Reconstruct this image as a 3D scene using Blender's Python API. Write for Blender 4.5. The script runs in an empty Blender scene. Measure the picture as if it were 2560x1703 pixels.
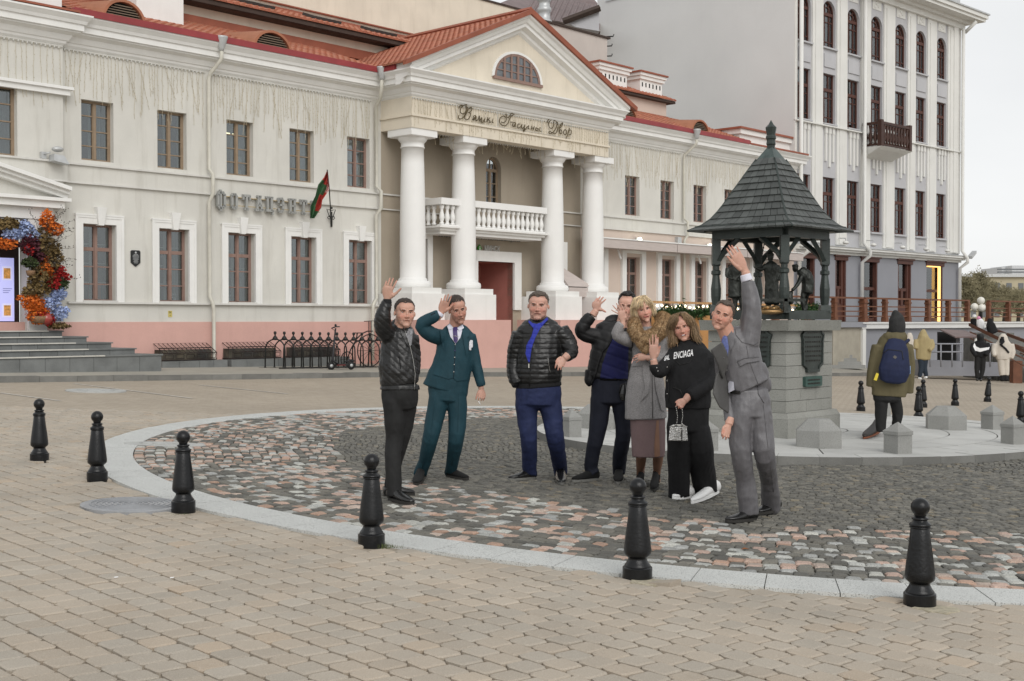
import bpy,bmesh,math,random
import numpy as np
from mathutils import Vector,Matrix,noise
from mathutils.bvhtree import BVHTree
R=random.Random(7)
PI=math.pi
sc=bpy.context.scene
C=sc.collection
# ---------------------------------------------------------------- camera
FPX,W0,H0=3100.0,2560.0,1703.0
EYE=1.6
PITCH=math.atan(51.5/FPX)
cam_d=bpy.data.cameras.new('camera');cam=bpy.data.objects.new('camera',cam_d);C.objects.link(cam)
cam_d.sensor_width=36.0;cam_d.lens=36.0*FPX/W0;cam_d.clip_end=2000;cam_d.clip_start=0.1
cam.location=(0,0,EYE);cam.rotation_euler=(PI/2-PITCH,0,0)
sc.camera=cam
# ---------------------------------------------------------------- world, sun, exposure
world=bpy.data.worlds.new('World');sc.world=world;world.use_nodes=True
wn=world.node_tree.nodes;wl=world.node_tree.links
wn.clear()
SUN_EL,SUN_AZ=math.radians(36),math.radians(162)  # azimuth clockwise from +Y
sky=wn.new('ShaderNodeTexSky');sky.sky_type='NISHITA';sky.sun_disc=False
sky.sun_elevation=SUN_EL;sky.sun_rotation=SUN_AZ
hs=wn.new('ShaderNodeHueSaturation');hs.inputs['Saturation'].default_value=0.12
b1=wn.new('ShaderNodeBackground');b1.inputs['Strength'].default_value=0.05
b2=wn.new('ShaderNodeBackground');b2.inputs['Strength'].default_value=1.0
# the cloud deck: a little brighter overhead, soft uneven grey
tc=wn.new('ShaderNodeTexCoord');sx=wn.new('ShaderNodeSeparateXYZ');wl.new(tc.outputs['Generated'],sx.inputs[0])
nz=wn.new('ShaderNodeTexNoise');nz.inputs['Scale'].default_value=2.2;nz.inputs['Detail'].default_value=4
mp=wn.new('ShaderNodeMapping');mp.inputs['Scale'].default_value=(1,1,3.5)
wl.new(tc.outputs['Generated'],mp.inputs[0]);wl.new(mp.outputs[0],nz.inputs['Vector'])
cr=wn.new('ShaderNodeValToRGB');cr.color_ramp.elements[0].color=(.54,.55,.555,1);cr.color_ramp.elements[1].color=(.64,.645,.645,1)
cr.color_ramp.elements[0].position=.35;cr.color_ramp.elements[1].position=.65
wl.new(nz.outputs[0],cr.inputs[0]);wl.new(cr.outputs[0],b2.inputs[0])
ad=wn.new('ShaderNodeAddShader');wo=wn.new('ShaderNodeOutputWorld')
wl.new(sky.outputs[0],hs.inputs['Color']);wl.new(hs.outputs[0],b1.inputs[0])
wl.new(b1.outputs[0],ad.inputs[0]);wl.new(b2.outputs[0],ad.inputs[1]);wl.new(ad.outputs[0],wo.inputs[0])
sd=bpy.data.lights.new('sun','SUN');sd.energy=1.35;sd.angle=math.radians(40);sd.color=(1,.97,.93)
so=bpy.data.objects.new('sun',sd);C.objects.link(so)
_d=Vector((math.sin(SUN_AZ)*math.cos(SUN_EL),math.cos(SUN_AZ)*math.cos(SUN_EL),math.sin(SUN_EL)))
so.rotation_euler=_d.to_track_quat('Z','Y').to_euler();so.location=_d*40
vs=sc.view_settings;vs.view_transform='Standard';vs.look='None';vs.gamma=1;vs.use_curve_mapping=False;vs.exposure=0.0
# ---------------------------------------------------------------- geometry helpers
def ray(px,py):
 dx=(px-W0/2)/FPX;dy=-(py-H0/2)/FPX
 return dx,math.cos(PITCH)+dy*math.sin(PITCH),-math.sin(PITCH)+dy*math.cos(PITCH)
GA,GB,GC=1.54,.035,.003
def G(x,y):  # the plaza falls gently to the right and away from the camera
 return EYE-(GA+GB*max(-16,min(30,x))+GC*min(y,70))
def gp(px,py,off=0.0):  # the point of the sloping ground (raised by off) seen at a pixel of the photograph
 a,b,c=ray(px,py);t=-(GA-off)/(c+GB*a+GC*b)
 return Vector((t*a,t*b,EYE+t*c))
def dp(px,py,Y):  # the point at depth Y seen at a pixel
 a,b,c=ray(px,py);t=Y/b
 return Vector((t*a,Y,EYE+t*c))
AL=math.atan(2870/FPX)
UF=Vector((math.sin(AL),math.cos(AL),0));NF=Vector((math.cos(AL),-math.sin(AL),0));DF=28.0
AT=math.atan(3220/FPX)
UT=Vector((math.sin(AT),math.cos(AT),0));NT=Vector((math.cos(AT),-math.sin(AT),0));DT=30.74
def fp(px,py,v,tower=False):  # a pixel on the facade plane at v metres in front of the wall -> (s, height above the eye)
 u,n,d=(UT,NT,DT) if tower else (UF,NF,DF)
 a,b,c=ray(px,py);t=(v-d)/(a*n.x+b*n.y)
 return t*(a*u.x+b*u.y),t*c
def P2(p):return Vector((p[0],p[1],p[2]))
class MB:
 """collects shapes; build() links them as one mesh object"""
 def __init__(s):s.v=[];s.f=[];s.c=[];s.m=[];s.sm=[]
 def add(s,vs,fs,col=None,mi=0,smooth=False):
  o=len(s.v);s.v+=[tuple(p) for p in vs]
  for f in fs:
   s.f.append(tuple(i+o for i in f));s.c.append(col);s.m.append(mi);s.sm.append(smooth)
  return s
 def box(s,x0,x1,y0,y1,z0,z1,**k):
  v=[(x,y,z) for z in (z0,z1) for y in (y0,y1) for x in (x0,x1)]
  return s.add(v,[(0,2,3,1),(4,5,7,6),(0,1,5,4),(2,6,7,3),(0,4,6,2),(1,3,7,5)],**k)
 def hexa(s,p,**k):  # 8 points: bottom 4 (ccw) then top 4
  return s.add(p,[(3,2,1,0),(4,5,6,7),(0,1,5,4),(1,2,6,5),(2,3,7,6),(3,0,4,7)],**k)
 def prism(s,poly,d,**k):  # planar 3-D polygon swept by the vector d
  n=len(poly);d=Vector(d);a=[Vector(p) for p in poly]
  return s.add(a+[p+d for p in a],[tuple(range(n))[::-1],tuple(range(n,2*n))]+[(i,(i+1)%n,n+(i+1)%n,n+i) for i in range(n)],**k)
 def rings(s,rings,close=True,cap=True,**k):
  n=len(rings[0]);v=[p for r in rings for p in r];f=[]
  for i in range(len(rings)-1):
   for j in range(n if close else n-1):
    j2=(j+1)%n
    f.append((i*n+j,i*n+j2,(i+1)*n+j2,(i+1)*n+j))
  if cap and close:
   f.append(tuple(range(n))[::-1]);f.append(tuple((len(rings)-1)*n+j for j in range(n)))
  return s.add(v,f,**k)
 def lathe(s,prof,c=(0,0,0),n=20,**k):
  k.setdefault('smooth',True)
  return s.rings([[(c[0]+r*math.cos(2*PI*j/n),c[1]+r*math.sin(2*PI*j/n),c[2]+z) for j in range(n)] for r,z in prof],**k)
 def tube(s,pts,r,n=6,**k):
  pts=[Vector(p) for p in pts];rs=r if isinstance(r,(list,tuple)) else [r]*len(pts);rg=[]
  up=Vector((0,0,1));a=None
  for i,p in enumerate(pts):
   t=(pts[min(i+1,len(pts)-1)]-pts[max(i-1,0)])
   if t.length<1e-9:t=Vector((0,0,1))
   t.normalize()
   if a is None:a=t.cross(up if abs(t.z)<.9 else Vector((1,0,0))).normalized()
   else :
    a=(a-t*a.dot(t))
    a=a.normalized() if a.length>1e-6 else t.cross(Vector((1,.1,0))).normalized()
   b=t.cross(a)
   rg.append([p+(a*math.cos(2*PI*j/n)+b*math.sin(2*PI*j/n))*rs[i] for j in range(n)])
  k.setdefault('smooth',n>4)
  return s.rings(rg,**k)
 def ball(s,c,r,n=10,m=6,sc=(1,1,1),**k):
  c=Vector(c)
  return s.rings([[c+Vector((r*sc[0]*math.sin(PI*i/m)*math.cos(2*PI*j/n),r*sc[1]*math.sin(PI*i/m)*math.sin(2*PI*j/n),-r*sc[2]*math.cos(PI*i/m))) for j in range(n)] for i in [.12]+list(range(1,m))+[m-.12]],smooth=True,**k)
 def build(s,name,mat,parent=None,loc=None,rot=0,kind=None,label=None):
  me=bpy.data.meshes.new(name)
  me.from_pydata(s.v,[],s.f)
  for m in (mat if isinstance(mat,(list,tuple)) else [mat]):me.materials.append(m)
  if any(s.m):me.polygons.foreach_set('material_index',s.m)
  if any(s.sm):me.polygons.foreach_set('use_smooth',s.sm)
  if any(c is not None for c in s.c):
   at=me.color_attributes.new('Col','FLOAT_COLOR','CORNER');arr=[]
   for f,c in zip(s.f,s.c):
    c=c or (1,1,1)
    arr+=[c[0],c[1],c[2],1.0]*len(f)
   at.data.foreach_set('color',arr)
  me.update()
  return link(name,me,parent,loc,rot,kind,label)
def link(name,me,parent=None,loc=None,rot=0,kind=None,label=None):
 o=bpy.data.objects.new(name,me);C.objects.link(o)
 if parent:o.parent=parent
 if loc is not None:o.location=loc
 if rot:o.rotation_euler=(0,0,rot)
 if kind:o['kind']=kind
 if label:o['label']=label
 return o
def thing(name,label,cat,loc=(0,0,0),rot=0,group=None):
 o=bpy.data.objects.new(name,None);C.objects.link(o);o.location=loc;o.rotation_euler=(0,0,rot)
 o.empty_display_size=.1
 return tag(o,label,cat,group)
def tag(o,label,cat,group=None):
 o['label']=label;o['category']=cat
 if group:o['group']=group
 return o
def rebase(o,loc):  # moves a mesh object's origin to loc without moving its shape
 loc=Vector(loc);o.data.transform(Matrix.Translation(-loc));o.location=loc
 return o
def kids(o):return list(o.children)
def copy_tree(o,parent=None,loc=None,rot=None):
 c=o.copy();C.objects.link(c)
 if parent is not None:c.parent=parent
 if loc is not None:c.location=loc
 if rot is not None:c.rotation_euler=(0,0,rot)
 for ch in kids(o):copy_tree(ch,c)
 return c
 # ---------------------------------------------------------------- materials
def mat(name,col,rough=.75,var=.12,vs=3.0,grain=.0,gs=60.0,bump=.0,bs=40.0,metal=0,spec=.4,attr=False,rnd=0.0,col2=None,stain=0.0,coat=0,emit=None,es=0,bdist=.01,stretch=None,speck=None,spk=(.02,.02,.02),spks=220,translucent=0):
 m=bpy.data.materials.new(name);m.use_nodes=True;t=m.node_tree;N=t.nodes;L=t.links
 b=N['Principled BSDF'];b.inputs['Roughness'].default_value=rough;b.inputs['Metallic'].default_value=metal
 b.inputs['Specular IOR Level'].default_value=spec
 if coat:b.inputs['Coat Weight'].default_value=coat
 geo=N.new('ShaderNodeNewGeometry');vec=geo.outputs['Position']
 if stretch:
  mpn=N.new('ShaderNodeMapping');mpn.inputs['Scale'].default_value=stretch;L.new(vec,mpn.inputs[0]);vec2=mpn.outputs[0]
 else :vec2=vec
 def rgb(c):
  r=N.new('ShaderNodeRGB');r.outputs[0].default_value=(*c,1);return r.outputs[0]
 def noi(scale,det=3,v=None,rg=.55):
  n=N.new('ShaderNodeTexNoise');n.inputs['Scale'].default_value=scale;n.inputs['Detail'].default_value=det;n.inputs['Roughness'].default_value=rg
  L.new(v or vec,n.inputs['Vector']);return n.outputs[0]
 def mix(fac,a,c,mode='MIX'):
  x=N.new('ShaderNodeMix');x.data_type='RGBA';x.blend_type=mode
  if isinstance(fac,float):x.inputs[0].default_value=fac
  else :L.new(fac,x.inputs[0])
  L.new(a,x.inputs[6]);L.new(c,x.inputs[7]);return x.outputs[2]
 def ramp(v,lo,hi,a=0.0,c=1.0):
  r=N.new('ShaderNodeMapRange');L.new(v,r.inputs[0])
  r.inputs[1].default_value=lo;r.inputs[2].default_value=hi;r.inputs[3].default_value=a;r.inputs[4].default_value=c
  return r.outputs[0]
 cur=rgb(col)
 if attr:
  an=N.new('ShaderNodeAttribute');an.attribute_name='Col';cur=mix(1.0,cur,an.outputs['Color'],'MULTIPLY')
 if col2:cur=mix(ramp(noi(vs*.7,4,vec2),.4,.62),cur,rgb(col2))
 if var:
  v=ramp(noi(vs,5,vec2),.3,.7,1-var,1+var)
  cmb=N.new('ShaderNodeCombineColor')
  for i in range(3):L.new(v,cmb.inputs[i])
  cur=mix(1.0,cur,cmb.outputs[0],'MULTIPLY')
 if grain:
  v=ramp(noi(gs,2),.3,.7,1-grain,1+grain)
  cmb=N.new('ShaderNodeCombineColor')
  for i in range(3):L.new(v,cmb.inputs[i])
  cur=mix(1.0,cur,cmb.outputs[0],'MULTIPLY')
 if rnd:
  oi=N.new('ShaderNodeObjectInfo');v=ramp(oi.outputs['Random'],0,1,1-rnd,1+rnd)
  cmb=N.new('ShaderNodeCombineColor')
  for i in range(3):L.new(v,cmb.inputs[i])
  cur=mix(1.0,cur,cmb.outputs[0],'MULTIPLY')
 if speck:cur=mix(ramp(noi(spks,2,None,.7),.55,.62,0,speck),cur,rgb(spk))
 if stain:
  sp=N.new('ShaderNodeMapping');sp.inputs['Scale'].default_value=(1.6,1.6,.18);L.new(vec,sp.inputs[0])
  cur=mix(ramp(noi(2.2,6,sp.outputs[0],.65),.52,.78,0,stain),cur,rgb((col[0]*.45,col[1]*.42,col[2]*.36)))
 L.new(cur,b.inputs['Base Color'])
 if bump:
  bn=N.new('ShaderNodeBump');bn.inputs['Strength'].default_value=bump;bn.inputs['Distance'].default_value=bdist
  L.new(noi(bs,4,vec2),bn.inputs['Height']);L.new(bn.outputs[0],b.inputs['Normal'])
 if emit:
  b.inputs['Emission Color'].default_value=(*emit,1);b.inputs['Emission Strength'].default_value=es
 if translucent:b.inputs['Transmission Weight'].default_value=translucent
 return m
def glass_mat(name,tint=(.6,.64,.64),refl=.6):
 m=bpy.data.materials.new(name);m.use_nodes=True;t=m.node_tree;N=t.nodes;L=t.links
 N.remove(N['Principled BSDF']);out=N['Material Output']
 tr=N.new('ShaderNodeBsdfTransparent');tr.inputs[0].default_value=(*tint,1)
 gl=N.new('ShaderNodeBsdfGlossy');gl.inputs['Roughness'].default_value=.03;gl.inputs[0].default_value=(.9,.92,.93,1)
 fr=N.new('ShaderNodeFresnel');fr.inputs[0].default_value=1.5
 ml=N.new('ShaderNodeMath');ml.operation='MULTIPLY_ADD';ml.inputs[1].default_value=1.0+refl;ml.inputs[2].default_value=.07;ml.use_clamp=True
 L.new(fr.outputs[0],ml.inputs[0])
 geo=N.new('ShaderNodeNewGeometry');n=N.new('ShaderNodeTexNoise');n.inputs['Scale'].default_value=1.7
 bp=N.new('ShaderNodeBump');bp.inputs['Strength'].default_value=.12;bp.inputs['Distance'].default_value=.02
 L.new(geo.outputs['Position'],n.inputs['Vector']);L.new(n.outputs[0],bp.inputs['Height']);L.new(bp.outputs[0],gl.inputs['Normal'])
 mx=N.new('ShaderNodeMixShader');L.new(ml.outputs[0],mx.inputs[0]);L.new(tr.outputs[0],mx.inputs[1]);L.new(gl.outputs[0],mx.inputs[2]);L.new(mx.outputs[0],out.inputs[0])
 return m
def text_geo(body,size=1.0,depth=.02,offset=0.0,align='CENTER',shear=0.0):
 cu=bpy.data.curves.new('t','FONT');cu.body=body;cu.size=size;cu.extrude=depth/2;cu.offset=offset
 cu.align_x=align;cu.shear=shear;cu.resolution_u=3
 o=bpy.data.objects.new('t',cu);C.objects.link(o)
 dg=bpy.context.evaluated_depsgraph_get();me=bpy.data.meshes.new_from_object(o.evaluated_get(dg))
 v=[x.co.copy() for x in me.vertices];f=[tuple(p.vertices) for p in me.polygons]
 bpy.data.objects.remove(o);bpy.data.curves.remove(cu);bpy.data.meshes.remove(me)
 return v,f
def put_text(mb,body,origin,right,up,size,depth=.02,**k):
 v,f=text_geo(body,size,depth,**k);o=Vector(origin);r=Vector(right);u=Vector(up);n=r.cross(u)
 mb.add([o+r*p.x+u*p.y+n*p.z for p in v],f)
M={}
M['wall']=mat('painted_render_grey',(.625,.612,.565),.85,.07,.8,grain=.04,gs=90,bump=.15,bs=60,stain=.34)
M['wall_beige']=mat('painted_render_beige',(.70,.635,.525),.85,.06,1.2,grain=.04,gs=90,bump=.15,bs=60,stain=.25)
M['wall_tan']=mat('render_tan_portico_shade',(.36,.31,.245),.88,.07,.7,grain=.05,bump=.15,bs=60,stain=.15)  # tan darkened so the colour itself carries the portico's shade
M['wall_blush']=mat('painted_render_blush',(.60,.50,.43),.88,.05,.7,grain=.04,bump=.12,bs=60,stain=.1)
M['pink']=mat('pink_plinth_paint',(.62,.375,.325),.85,.05,1.5,grain=.04,bump=.2,bs=50,stain=.12)
M['white']=mat('white_trim_paint',(.78,.775,.75),.7,.04,2,grain=.02,bump=.08,bs=40,stain=.1)
M['white_clean']=mat('white_column_paint',(.80,.795,.775),.7,.02,2,grain=.02,bump=.1,bs=50)
M['grey_trim']=mat('old_grey_trim_paint',(.62,.61,.575),.75,.06,2,bump=.1,stain=.25)
M['tower_grey']=mat('tower_grey_render',(.66,.66,.65),.85,.05,.3,grain=.03,bump=.15,bs=30,stain=.03)
M['tower_lilac']=mat('tower_lilac_render',(.47,.47,.485),.85,.05,.8,bump=.12,bs=40,stain=.12)
M['tower_base']=mat('tower_lower_lilac_render',(.27,.275,.30),.85,.05,.8,bump=.12,bs=40)
M['tower_white']=mat('tower_white_render',(.70,.695,.665),.8,.04,1,bump=.1,bs=40,stain=.18)
M['red_metal']=mat('red_gutter_metal',(.27,.035,.038),.45,.15,2,bump=.05,bs=4,spec=.5)
M['brown_red']=mat('rust_red_flashing',(.30,.095,.055),.6,.15,2,bump=.1,bs=8)
M['tile']=mat('clay_roof_tile',(.42,.165,.10),.75,.12,3,grain=.12,gs=25,attr=True,bump=.2,bs=60)
M['dark_eave']=mat('dark_eave_boards',(.055,.038,.03),.8,.2,4,bump=.2)
M['brown_roof']=mat('brown_metal_roof',(.16,.11,.105),.5,.2,1.5,bump=.05)
M['zinc']=mat('galvanised_pipe',(.50,.51,.51),.4,.1,5,metal=.35)
M['pipe']=mat('cream_painted_pipe',(.57,.55,.48),.55,.08,5,stain=.2)
M['win_tan']=mat('tan_window_frame',(.27,.20,.135),.6,.1,6,bump=.1,bs=60)
M['win_rose']=mat('rose_brown_window_frame',(.255,.165,.135),.6,.1,6,bump=.1,bs=60)
M['win_dark']=mat('dark_brown_window_frame',(.085,.03,.02),.5,.1,6)
M['sash']=mat('inner_white_sash',(.60,.60,.57),.6,.05)
M['curtain']=mat('grey_white_curtain',(.50,.51,.50),.9,.18,9,stretch=(3,3,.3))
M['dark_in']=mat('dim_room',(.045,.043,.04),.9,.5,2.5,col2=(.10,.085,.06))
M['glass']=glass_mat('window_glass')
M['granite']=mat('light_grey_granite',(.56,.57,.55),.7,.06,3,speck=.7,spk=(.09,.09,.085),spks=120,bump=.15,bs=120)
M['granite_fount']=mat('pedestal_granite',(.29,.29,.265),.75,.08,2,speck=.55,spk=(.09,.09,.08),spks=110,bump=.2,bs=80,stain=.15,rnd=.05)
M['granite_block']=mat('block_granite',(.29,.29,.275),.75,.08,3,speck=.55,spk=(.1,.1,.09),spks=130,bump=.25,bs=80,stain=.1)
M['slab']=mat('plaza_slab_stone',(.47,.47,.45),.75,.10,2,grain=.05,gs=80,bump=.15,bs=70,rnd=.07)
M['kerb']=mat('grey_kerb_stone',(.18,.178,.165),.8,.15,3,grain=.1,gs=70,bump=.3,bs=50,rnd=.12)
M['step']=mat('grey_step_stone',(.165,.172,.168),.75,.2,2.5,grain=.06,bump=.2,bs=40,rnd=.1)
M['step_edge']=mat('worn_white_step_edge',(.55,.53,.48),.8,.1)
M['paver']=mat('beige_concrete_paver',(.39,.337,.272),.85,.11,.9,grain=.10,gs=160,attr=True,bump=.25,bs=120,bdist=.004,speck=.25,spk=(.6,.57,.5),spks=150)
M['joint']=mat('sandy_joint',(.075,.06,.045),.95,.3,8,grain=.2,bump=.4,bs=80)
M['cobble']=mat('split_granite_cobble',(1,1,1),.7,.12,14,grain=.14,gs=120,attr=True,bump=.55,bs=60,bdist=.012,speck=.55,spk=(.10,.10,.09),spks=140)
M['cjoint']=mat('dark_cobble_joint',(.05,.045,.035),.95,.3,8,bump=.4,bs=90)
M['asphalt_walk']=mat('worn_asphalt_pavement',(.34,.32,.275),.9,.09,.9,grain=.08,gs=90,bump=.25,bs=70,stain=0)
M['iron']=mat('black_cast_iron_paint',(.006,.0065,.0075),.30,.25,10,bump=.45,bs=60,bdist=.004,spec=.38)
M['iron_thin']=mat('black_wrought_iron',(.014,.014,.013),.5,.2,10)
M['bronze']=mat('dark_green_bronze',(.036,.046,.042),.42,.3,5,metal=.25,bump=.25,bs=40,spec=.5)
M['bronze_fig']=mat('dark_bronze_figures',(.035,.038,.034),.42,.3,9,metal=.55,bump=.3,bs=30)
M['roof_shingle']=mat('oxidised_bronze_shingle',(.085,.092,.088),.55,.16,5,metal=.1,bump=.25,bs=40,attr=True,rnd=.08)
M['gold']=mat('polished_bronze_loaf',(.35,.22,.10),.3,.3,12,metal=.8)
M['wood']=mat('brown_stained_timber',(.155,.062,.032),.6,.2,4,bump=.2,bs=30)
M['wood_light']=mat('light_stained_timber',(.42,.24,.11),.6,.15,4)
M['bulb']=mat('warm_lit_bulb',(1,.9,.7),.5,0,emit=(1,.82,.5),es=6)
M['led']=mat('amber_led_strip',(1,.7,.3),.5,0,emit=(1,.55,.15),es=1.8)
M['floodlit']=mat('lit_floodlight_face',(1,1,1),.5,0,emit=(.95,1,.8),es=9)
M['screen']=mat('lit_lilac_screen',(.5,.5,.8),.4,0,emit=(.42,.45,.85),es=.55)
M['paper']=mat('white_paper',(.8,.8,.8),.8,.02)
M['black']=mat('black_print',(.01,.01,.01),.7,0)
M['grey_letter']=mat('grey_painted_letter',(.34,.345,.33),.6,.05,4)
M['bronze_script']=mat('olive_bronze_script',(.10,.075,.035),.5,.3,8,metal=.3)
M['green_logo']=mat('green_sign_face',(.04,.22,.02),.5,.05)
M['plaque']=mat('black_plaque',(.015,.016,.016),.4,.1)
M['string']=mat('dried_string_light_wire',(.50,.44,.32),.7,.1)
# ================================================================ the plaza: sloping ground, pavers, granite ring, cobbles
def tri_ground():
 xs=[-260,-90,-40,-24]+[i*2 for i in range(-9,26)]+[60,90,160,300]
 ys=[-30,-8]+[i*2.0 for i in range(0,46)]+[100,130,190,300,600,1200]
 mb=MB();v=[(x,y,G(x,y)-(.02 if y<20 else .012)) for y in ys for x in xs];n=len(xs)
 mb.add(v,[(j*n+i,j*n+i+1,(j+1)*n+i+1,(j+1)*n+i) for j in range(len(ys)-1) for i in range(n-1)])
 return mb
 # far paving: the material carries the joints of the same running bond where the pieces can no longer be told apart
mg=mat('beige_paving_far',(.405,.35,.28),.85,.07,.35,grain=.05,gs=60,bump=.15,bs=60)
_t=mg.node_tree;_N=_t.nodes;_L=_t.links;_b=_N['Principled BSDF']
_src=_b.inputs['Base Color'].links[0].from_socket
_mp=_N.new('ShaderNodeMapping');_mp.inputs['Rotation'].default_value=(0,0,math.radians(43));_g=_N.new('ShaderNodeNewGeometry')
_L.new(_g.outputs['Position'],_mp.inputs[0])
_br=_N.new('ShaderNodeTexBrick');_br.inputs['Scale'].default_value=1;_br.inputs['Brick Width'].default_value=.155;_br.inputs['Row Height'].default_value=.16
_br.inputs['Mortar Size'].default_value=.006;_br.inputs['Color1'].default_value=(1,1,1,1);_br.inputs['Color2'].default_value=(.88,.87,.86,1);_br.inputs['Mortar'].default_value=(.62,.6,.56,1)
_L.new(_mp.outputs[0],_br.inputs[0])
_mx=_N.new('ShaderNodeMix');_mx.data_type='RGBA';_mx.blend_type='MULTIPLY';_mx.inputs[0].default_value=1
_L.new(_src,_mx.inputs[6]);_L.new(_br.outputs[0],_mx.inputs[7]);_L.new(_mx.outputs[2],_b.inputs['Base Color'])
M['ground']=mg
ground=tri_ground().build('ground',M['ground'],kind='structure')
RC=Vector((3.5,15.55));RO,RI=8.33,7.90
def inview(x,y,m=.4):
 return y>4.2 and abs(x)<.413*y*1.02+m
def platform_outline(off,n=72,a=1.6,cx=3.84,cy=17.1,r=3.5,z=0.0):
 pts=[]  # the slab round the pavilion, as it lies on the sloping ground
 for i in range(n):
  t=2*PI*i/n;X=cx+(r+off)*math.cos(t);Y=cy+(r+off)*math.sin(t)
  q=gp(W0/2+FPX*X/Y,800+FPX*a/Y,0);pts.append(Vector((q.x,q.y,G(q.x,q.y)+z)))
 return pts
PO=platform_outline(0)
def in_poly(x,y,P):
 c=False;n=len(P)
 for i in range(n):
  a,b=P[i],P[i-1]
  if (a.y>y)!=(b.y>y) and x<(b.x-a.x)*(y-a.y)/(b.y-a.y)+a.x:c= not c
 return c
def stone(poly,h,bev,tilt=.004,sink=.02,base=None):
 """one laid stone: chamfered top, sides going down into the joint"""
 cx=sum(p[0] for p in poly)/len(poly);cy=sum(p[1] for p in poly)/len(poly)
 tx,ty=R.uniform(-tilt,tilt),R.uniform(-tilt,tilt);n=len(poly);v=[]
 zf=lambda x,y:G(x,y)+h+(x-cx)*tx*10+(y-cy)*ty*10
 for k,(s,dz) in enumerate(((1,-sink),(1,-bev),(1-bev*1.6/.06,0))):
  for p in poly:
   x=cx+(p[0]-cx)*s;y=cy+(p[1]-cy)*s;v.append((x,y,zf(x,y)+dz))
 f=[tuple(range(2*n,3*n))]
 for k in range(2):
  f+=[(k*n+i,k*n+(i+1)%n,(k+1)*n+(i+1)%n,(k+1)*n+i) for i in range(n)]
 return v,f
def lay(items,name,material,parent,limit=300,far_first=False,smooth=False):
 items.sort(key=lambda it:it[0]);st=MB()
 for k,(d,v,f,c) in enumerate(items):
  if k<limit:
   o=MB().add(v,f,col=c,smooth=False).build(name,material,parent)
   cxyz=Vector([sum(p[i] for p in v)/len(v) for i in range(3)]);rebase(o,cxyz)
  else :st.add(v,f,col=c)
 if st.v:st.build(name+'_field',material,parent,kind='stuff')
 # pavers in running bond, rows square to the long facade
pav=MB();PW,PL=.16,.155
ang=math.radians(-47.0);e1=Vector((math.cos(ang),math.sin(ang)));e2=Vector((-math.sin(ang),math.cos(ang)))
items=[]
bases=[gp(2311,1523),gp(1597,1455),gp(925,1368),gp(451,1281),gp(235,1204),gp(91,1156)]
MH=[gp(330,1262)]
for r in range(-40,190):
 ph=(PL/2 if r%2 else 0)+R.uniform(-.008,.008)
 for c in range(-140,140):
  o=e1*(c*PL+ph)+e2*(r*PW)
  if not (4.3<o.y<19 and inview(o.x,o.y,.25)):continue
  dr=(o-RC).length
  if dr<RO+.06:continue
  if (o-Vector((MH[0].x,MH[0].y))).length<.42:continue
  if any((o-Vector((b.x,b.y))).length<.09 for b in bases):continue
  g=.004;a,b=PL/2-.003,PW/2-.0052;k1,k2=R.uniform(.022,.036),R.uniform(.016,.026)
  j=lambda :R.uniform(-.004,.004)
  loc=[(-a+k1,-b),(a-k1*.5,-b+j()),(a,-b+k2*.5),(a+j(),0),(a,b-k2),(a-k1,b),(-a+k1*.4,b+j()),(-a,b-k2*.4),(-a+j(),0),(-a,-b+k2)]
  poly=[(o.x+e1.x*x+e2.x*y,o.y+e1.y*x+e2.y*y) for x,y in loc]
  if dr<RO+.13:  # cut against the ring
   poly=[((RC+((Vector(p)-RC).normalized()*max((Vector(p)-RC).length,RO+.006)))[:]) for p in poly]
  t=R.gauss(1,.04);w=R.uniform(-.03,.02)
  if R.random()<.04:w+=.05
  col=(t*(1+w),t,t*(1-w))
  h=.002+R.uniform(-.0025,.0025)
  v,f=stone(poly,h,.006,.0028,.03)
  items.append((o.length,v,f,col))
bed=MB()  # sandy bed under the near pavers
bp=[(x,y) for x,y in ((-10,3),(12,3),(12,19),(-10,19))]
lay(items,'paver',M['paver'],ground,300)
# granite ring of slabs
ring=thing('stone_ring','','',(RC.x,RC.y,G(RC.x,RC.y)));ring['kind']='structure'
del ring['label'];del ring['category']
NS=118;L0=ring.location
for i in range(NS):
 a0,a1=2*PI*i/NS+.0004,2*PI*(i+1)/NS-.0004
 am=(a0+a1)/2;cx,cy=RC.x+8.1*math.cos(am),RC.y+8.1*math.sin(am)
 if not inview(cx,cy,1.2):continue
 up=[];dz=R.uniform(-.0015,.0015)
 pts=[(RO,a0+(a1-a0)*k/4) for k in range(5)]+[(RI,a1-(a1-a0)*k/4) for k in range(5)]
 v,f=[],[]
 for lev in (-.05,.004):
  for rr,aa in pts:
   x,y=RC.x+rr*math.cos(aa),RC.y+rr*math.sin(aa);v.append(Vector((x,y,G(x,y)+lev+dz))-L0)
 n=10;f=[tuple(range(n,2*n))]+[(k,(k+1)%n,n+(k+1)%n,n+k) for k in range(n)]
 MB().add(v,f).build('ring_slab',M['granite'],ring)
 # dark bed and cobbles inside the ring
def disc(r,z,n=96):
 mb=MB();v=[(RC.x,RC.y,G(RC.x,RC.y)+z)]
 for k in range(1,9):
  for i in range(n):
   t=2*PI*i/n;x,y=RC.x+r*k/8*math.cos(t),RC.y+r*k/8*math.sin(t);v.append((x,y,G(x,y)+z))
 f=[(0,1+i,1+(i+1)%n) for i in range(n)]
 for k in range(7):
  f+=[(1+k*n+i,1+k*n+n+i,1+k*n+n+(i+1)%n,1+k*n+(i+1)%n) for i in range(n)]
 return mb.add(v,f)
cob=disc(RI+.02,-.016).build('cobbled_circle',M['cjoint'],kind='structure')
PINK=[(.44,.315,.25),(.47,.34,.28),(.41,.27,.20),(.46,.37,.31)];GREY=[(.42,.425,.40),(.36,.365,.35),(.47,.47,.43)];DARK=[(.125,.12,.105),(.15,.143,.122),(.105,.102,.09),(.175,.165,.14)]
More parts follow.
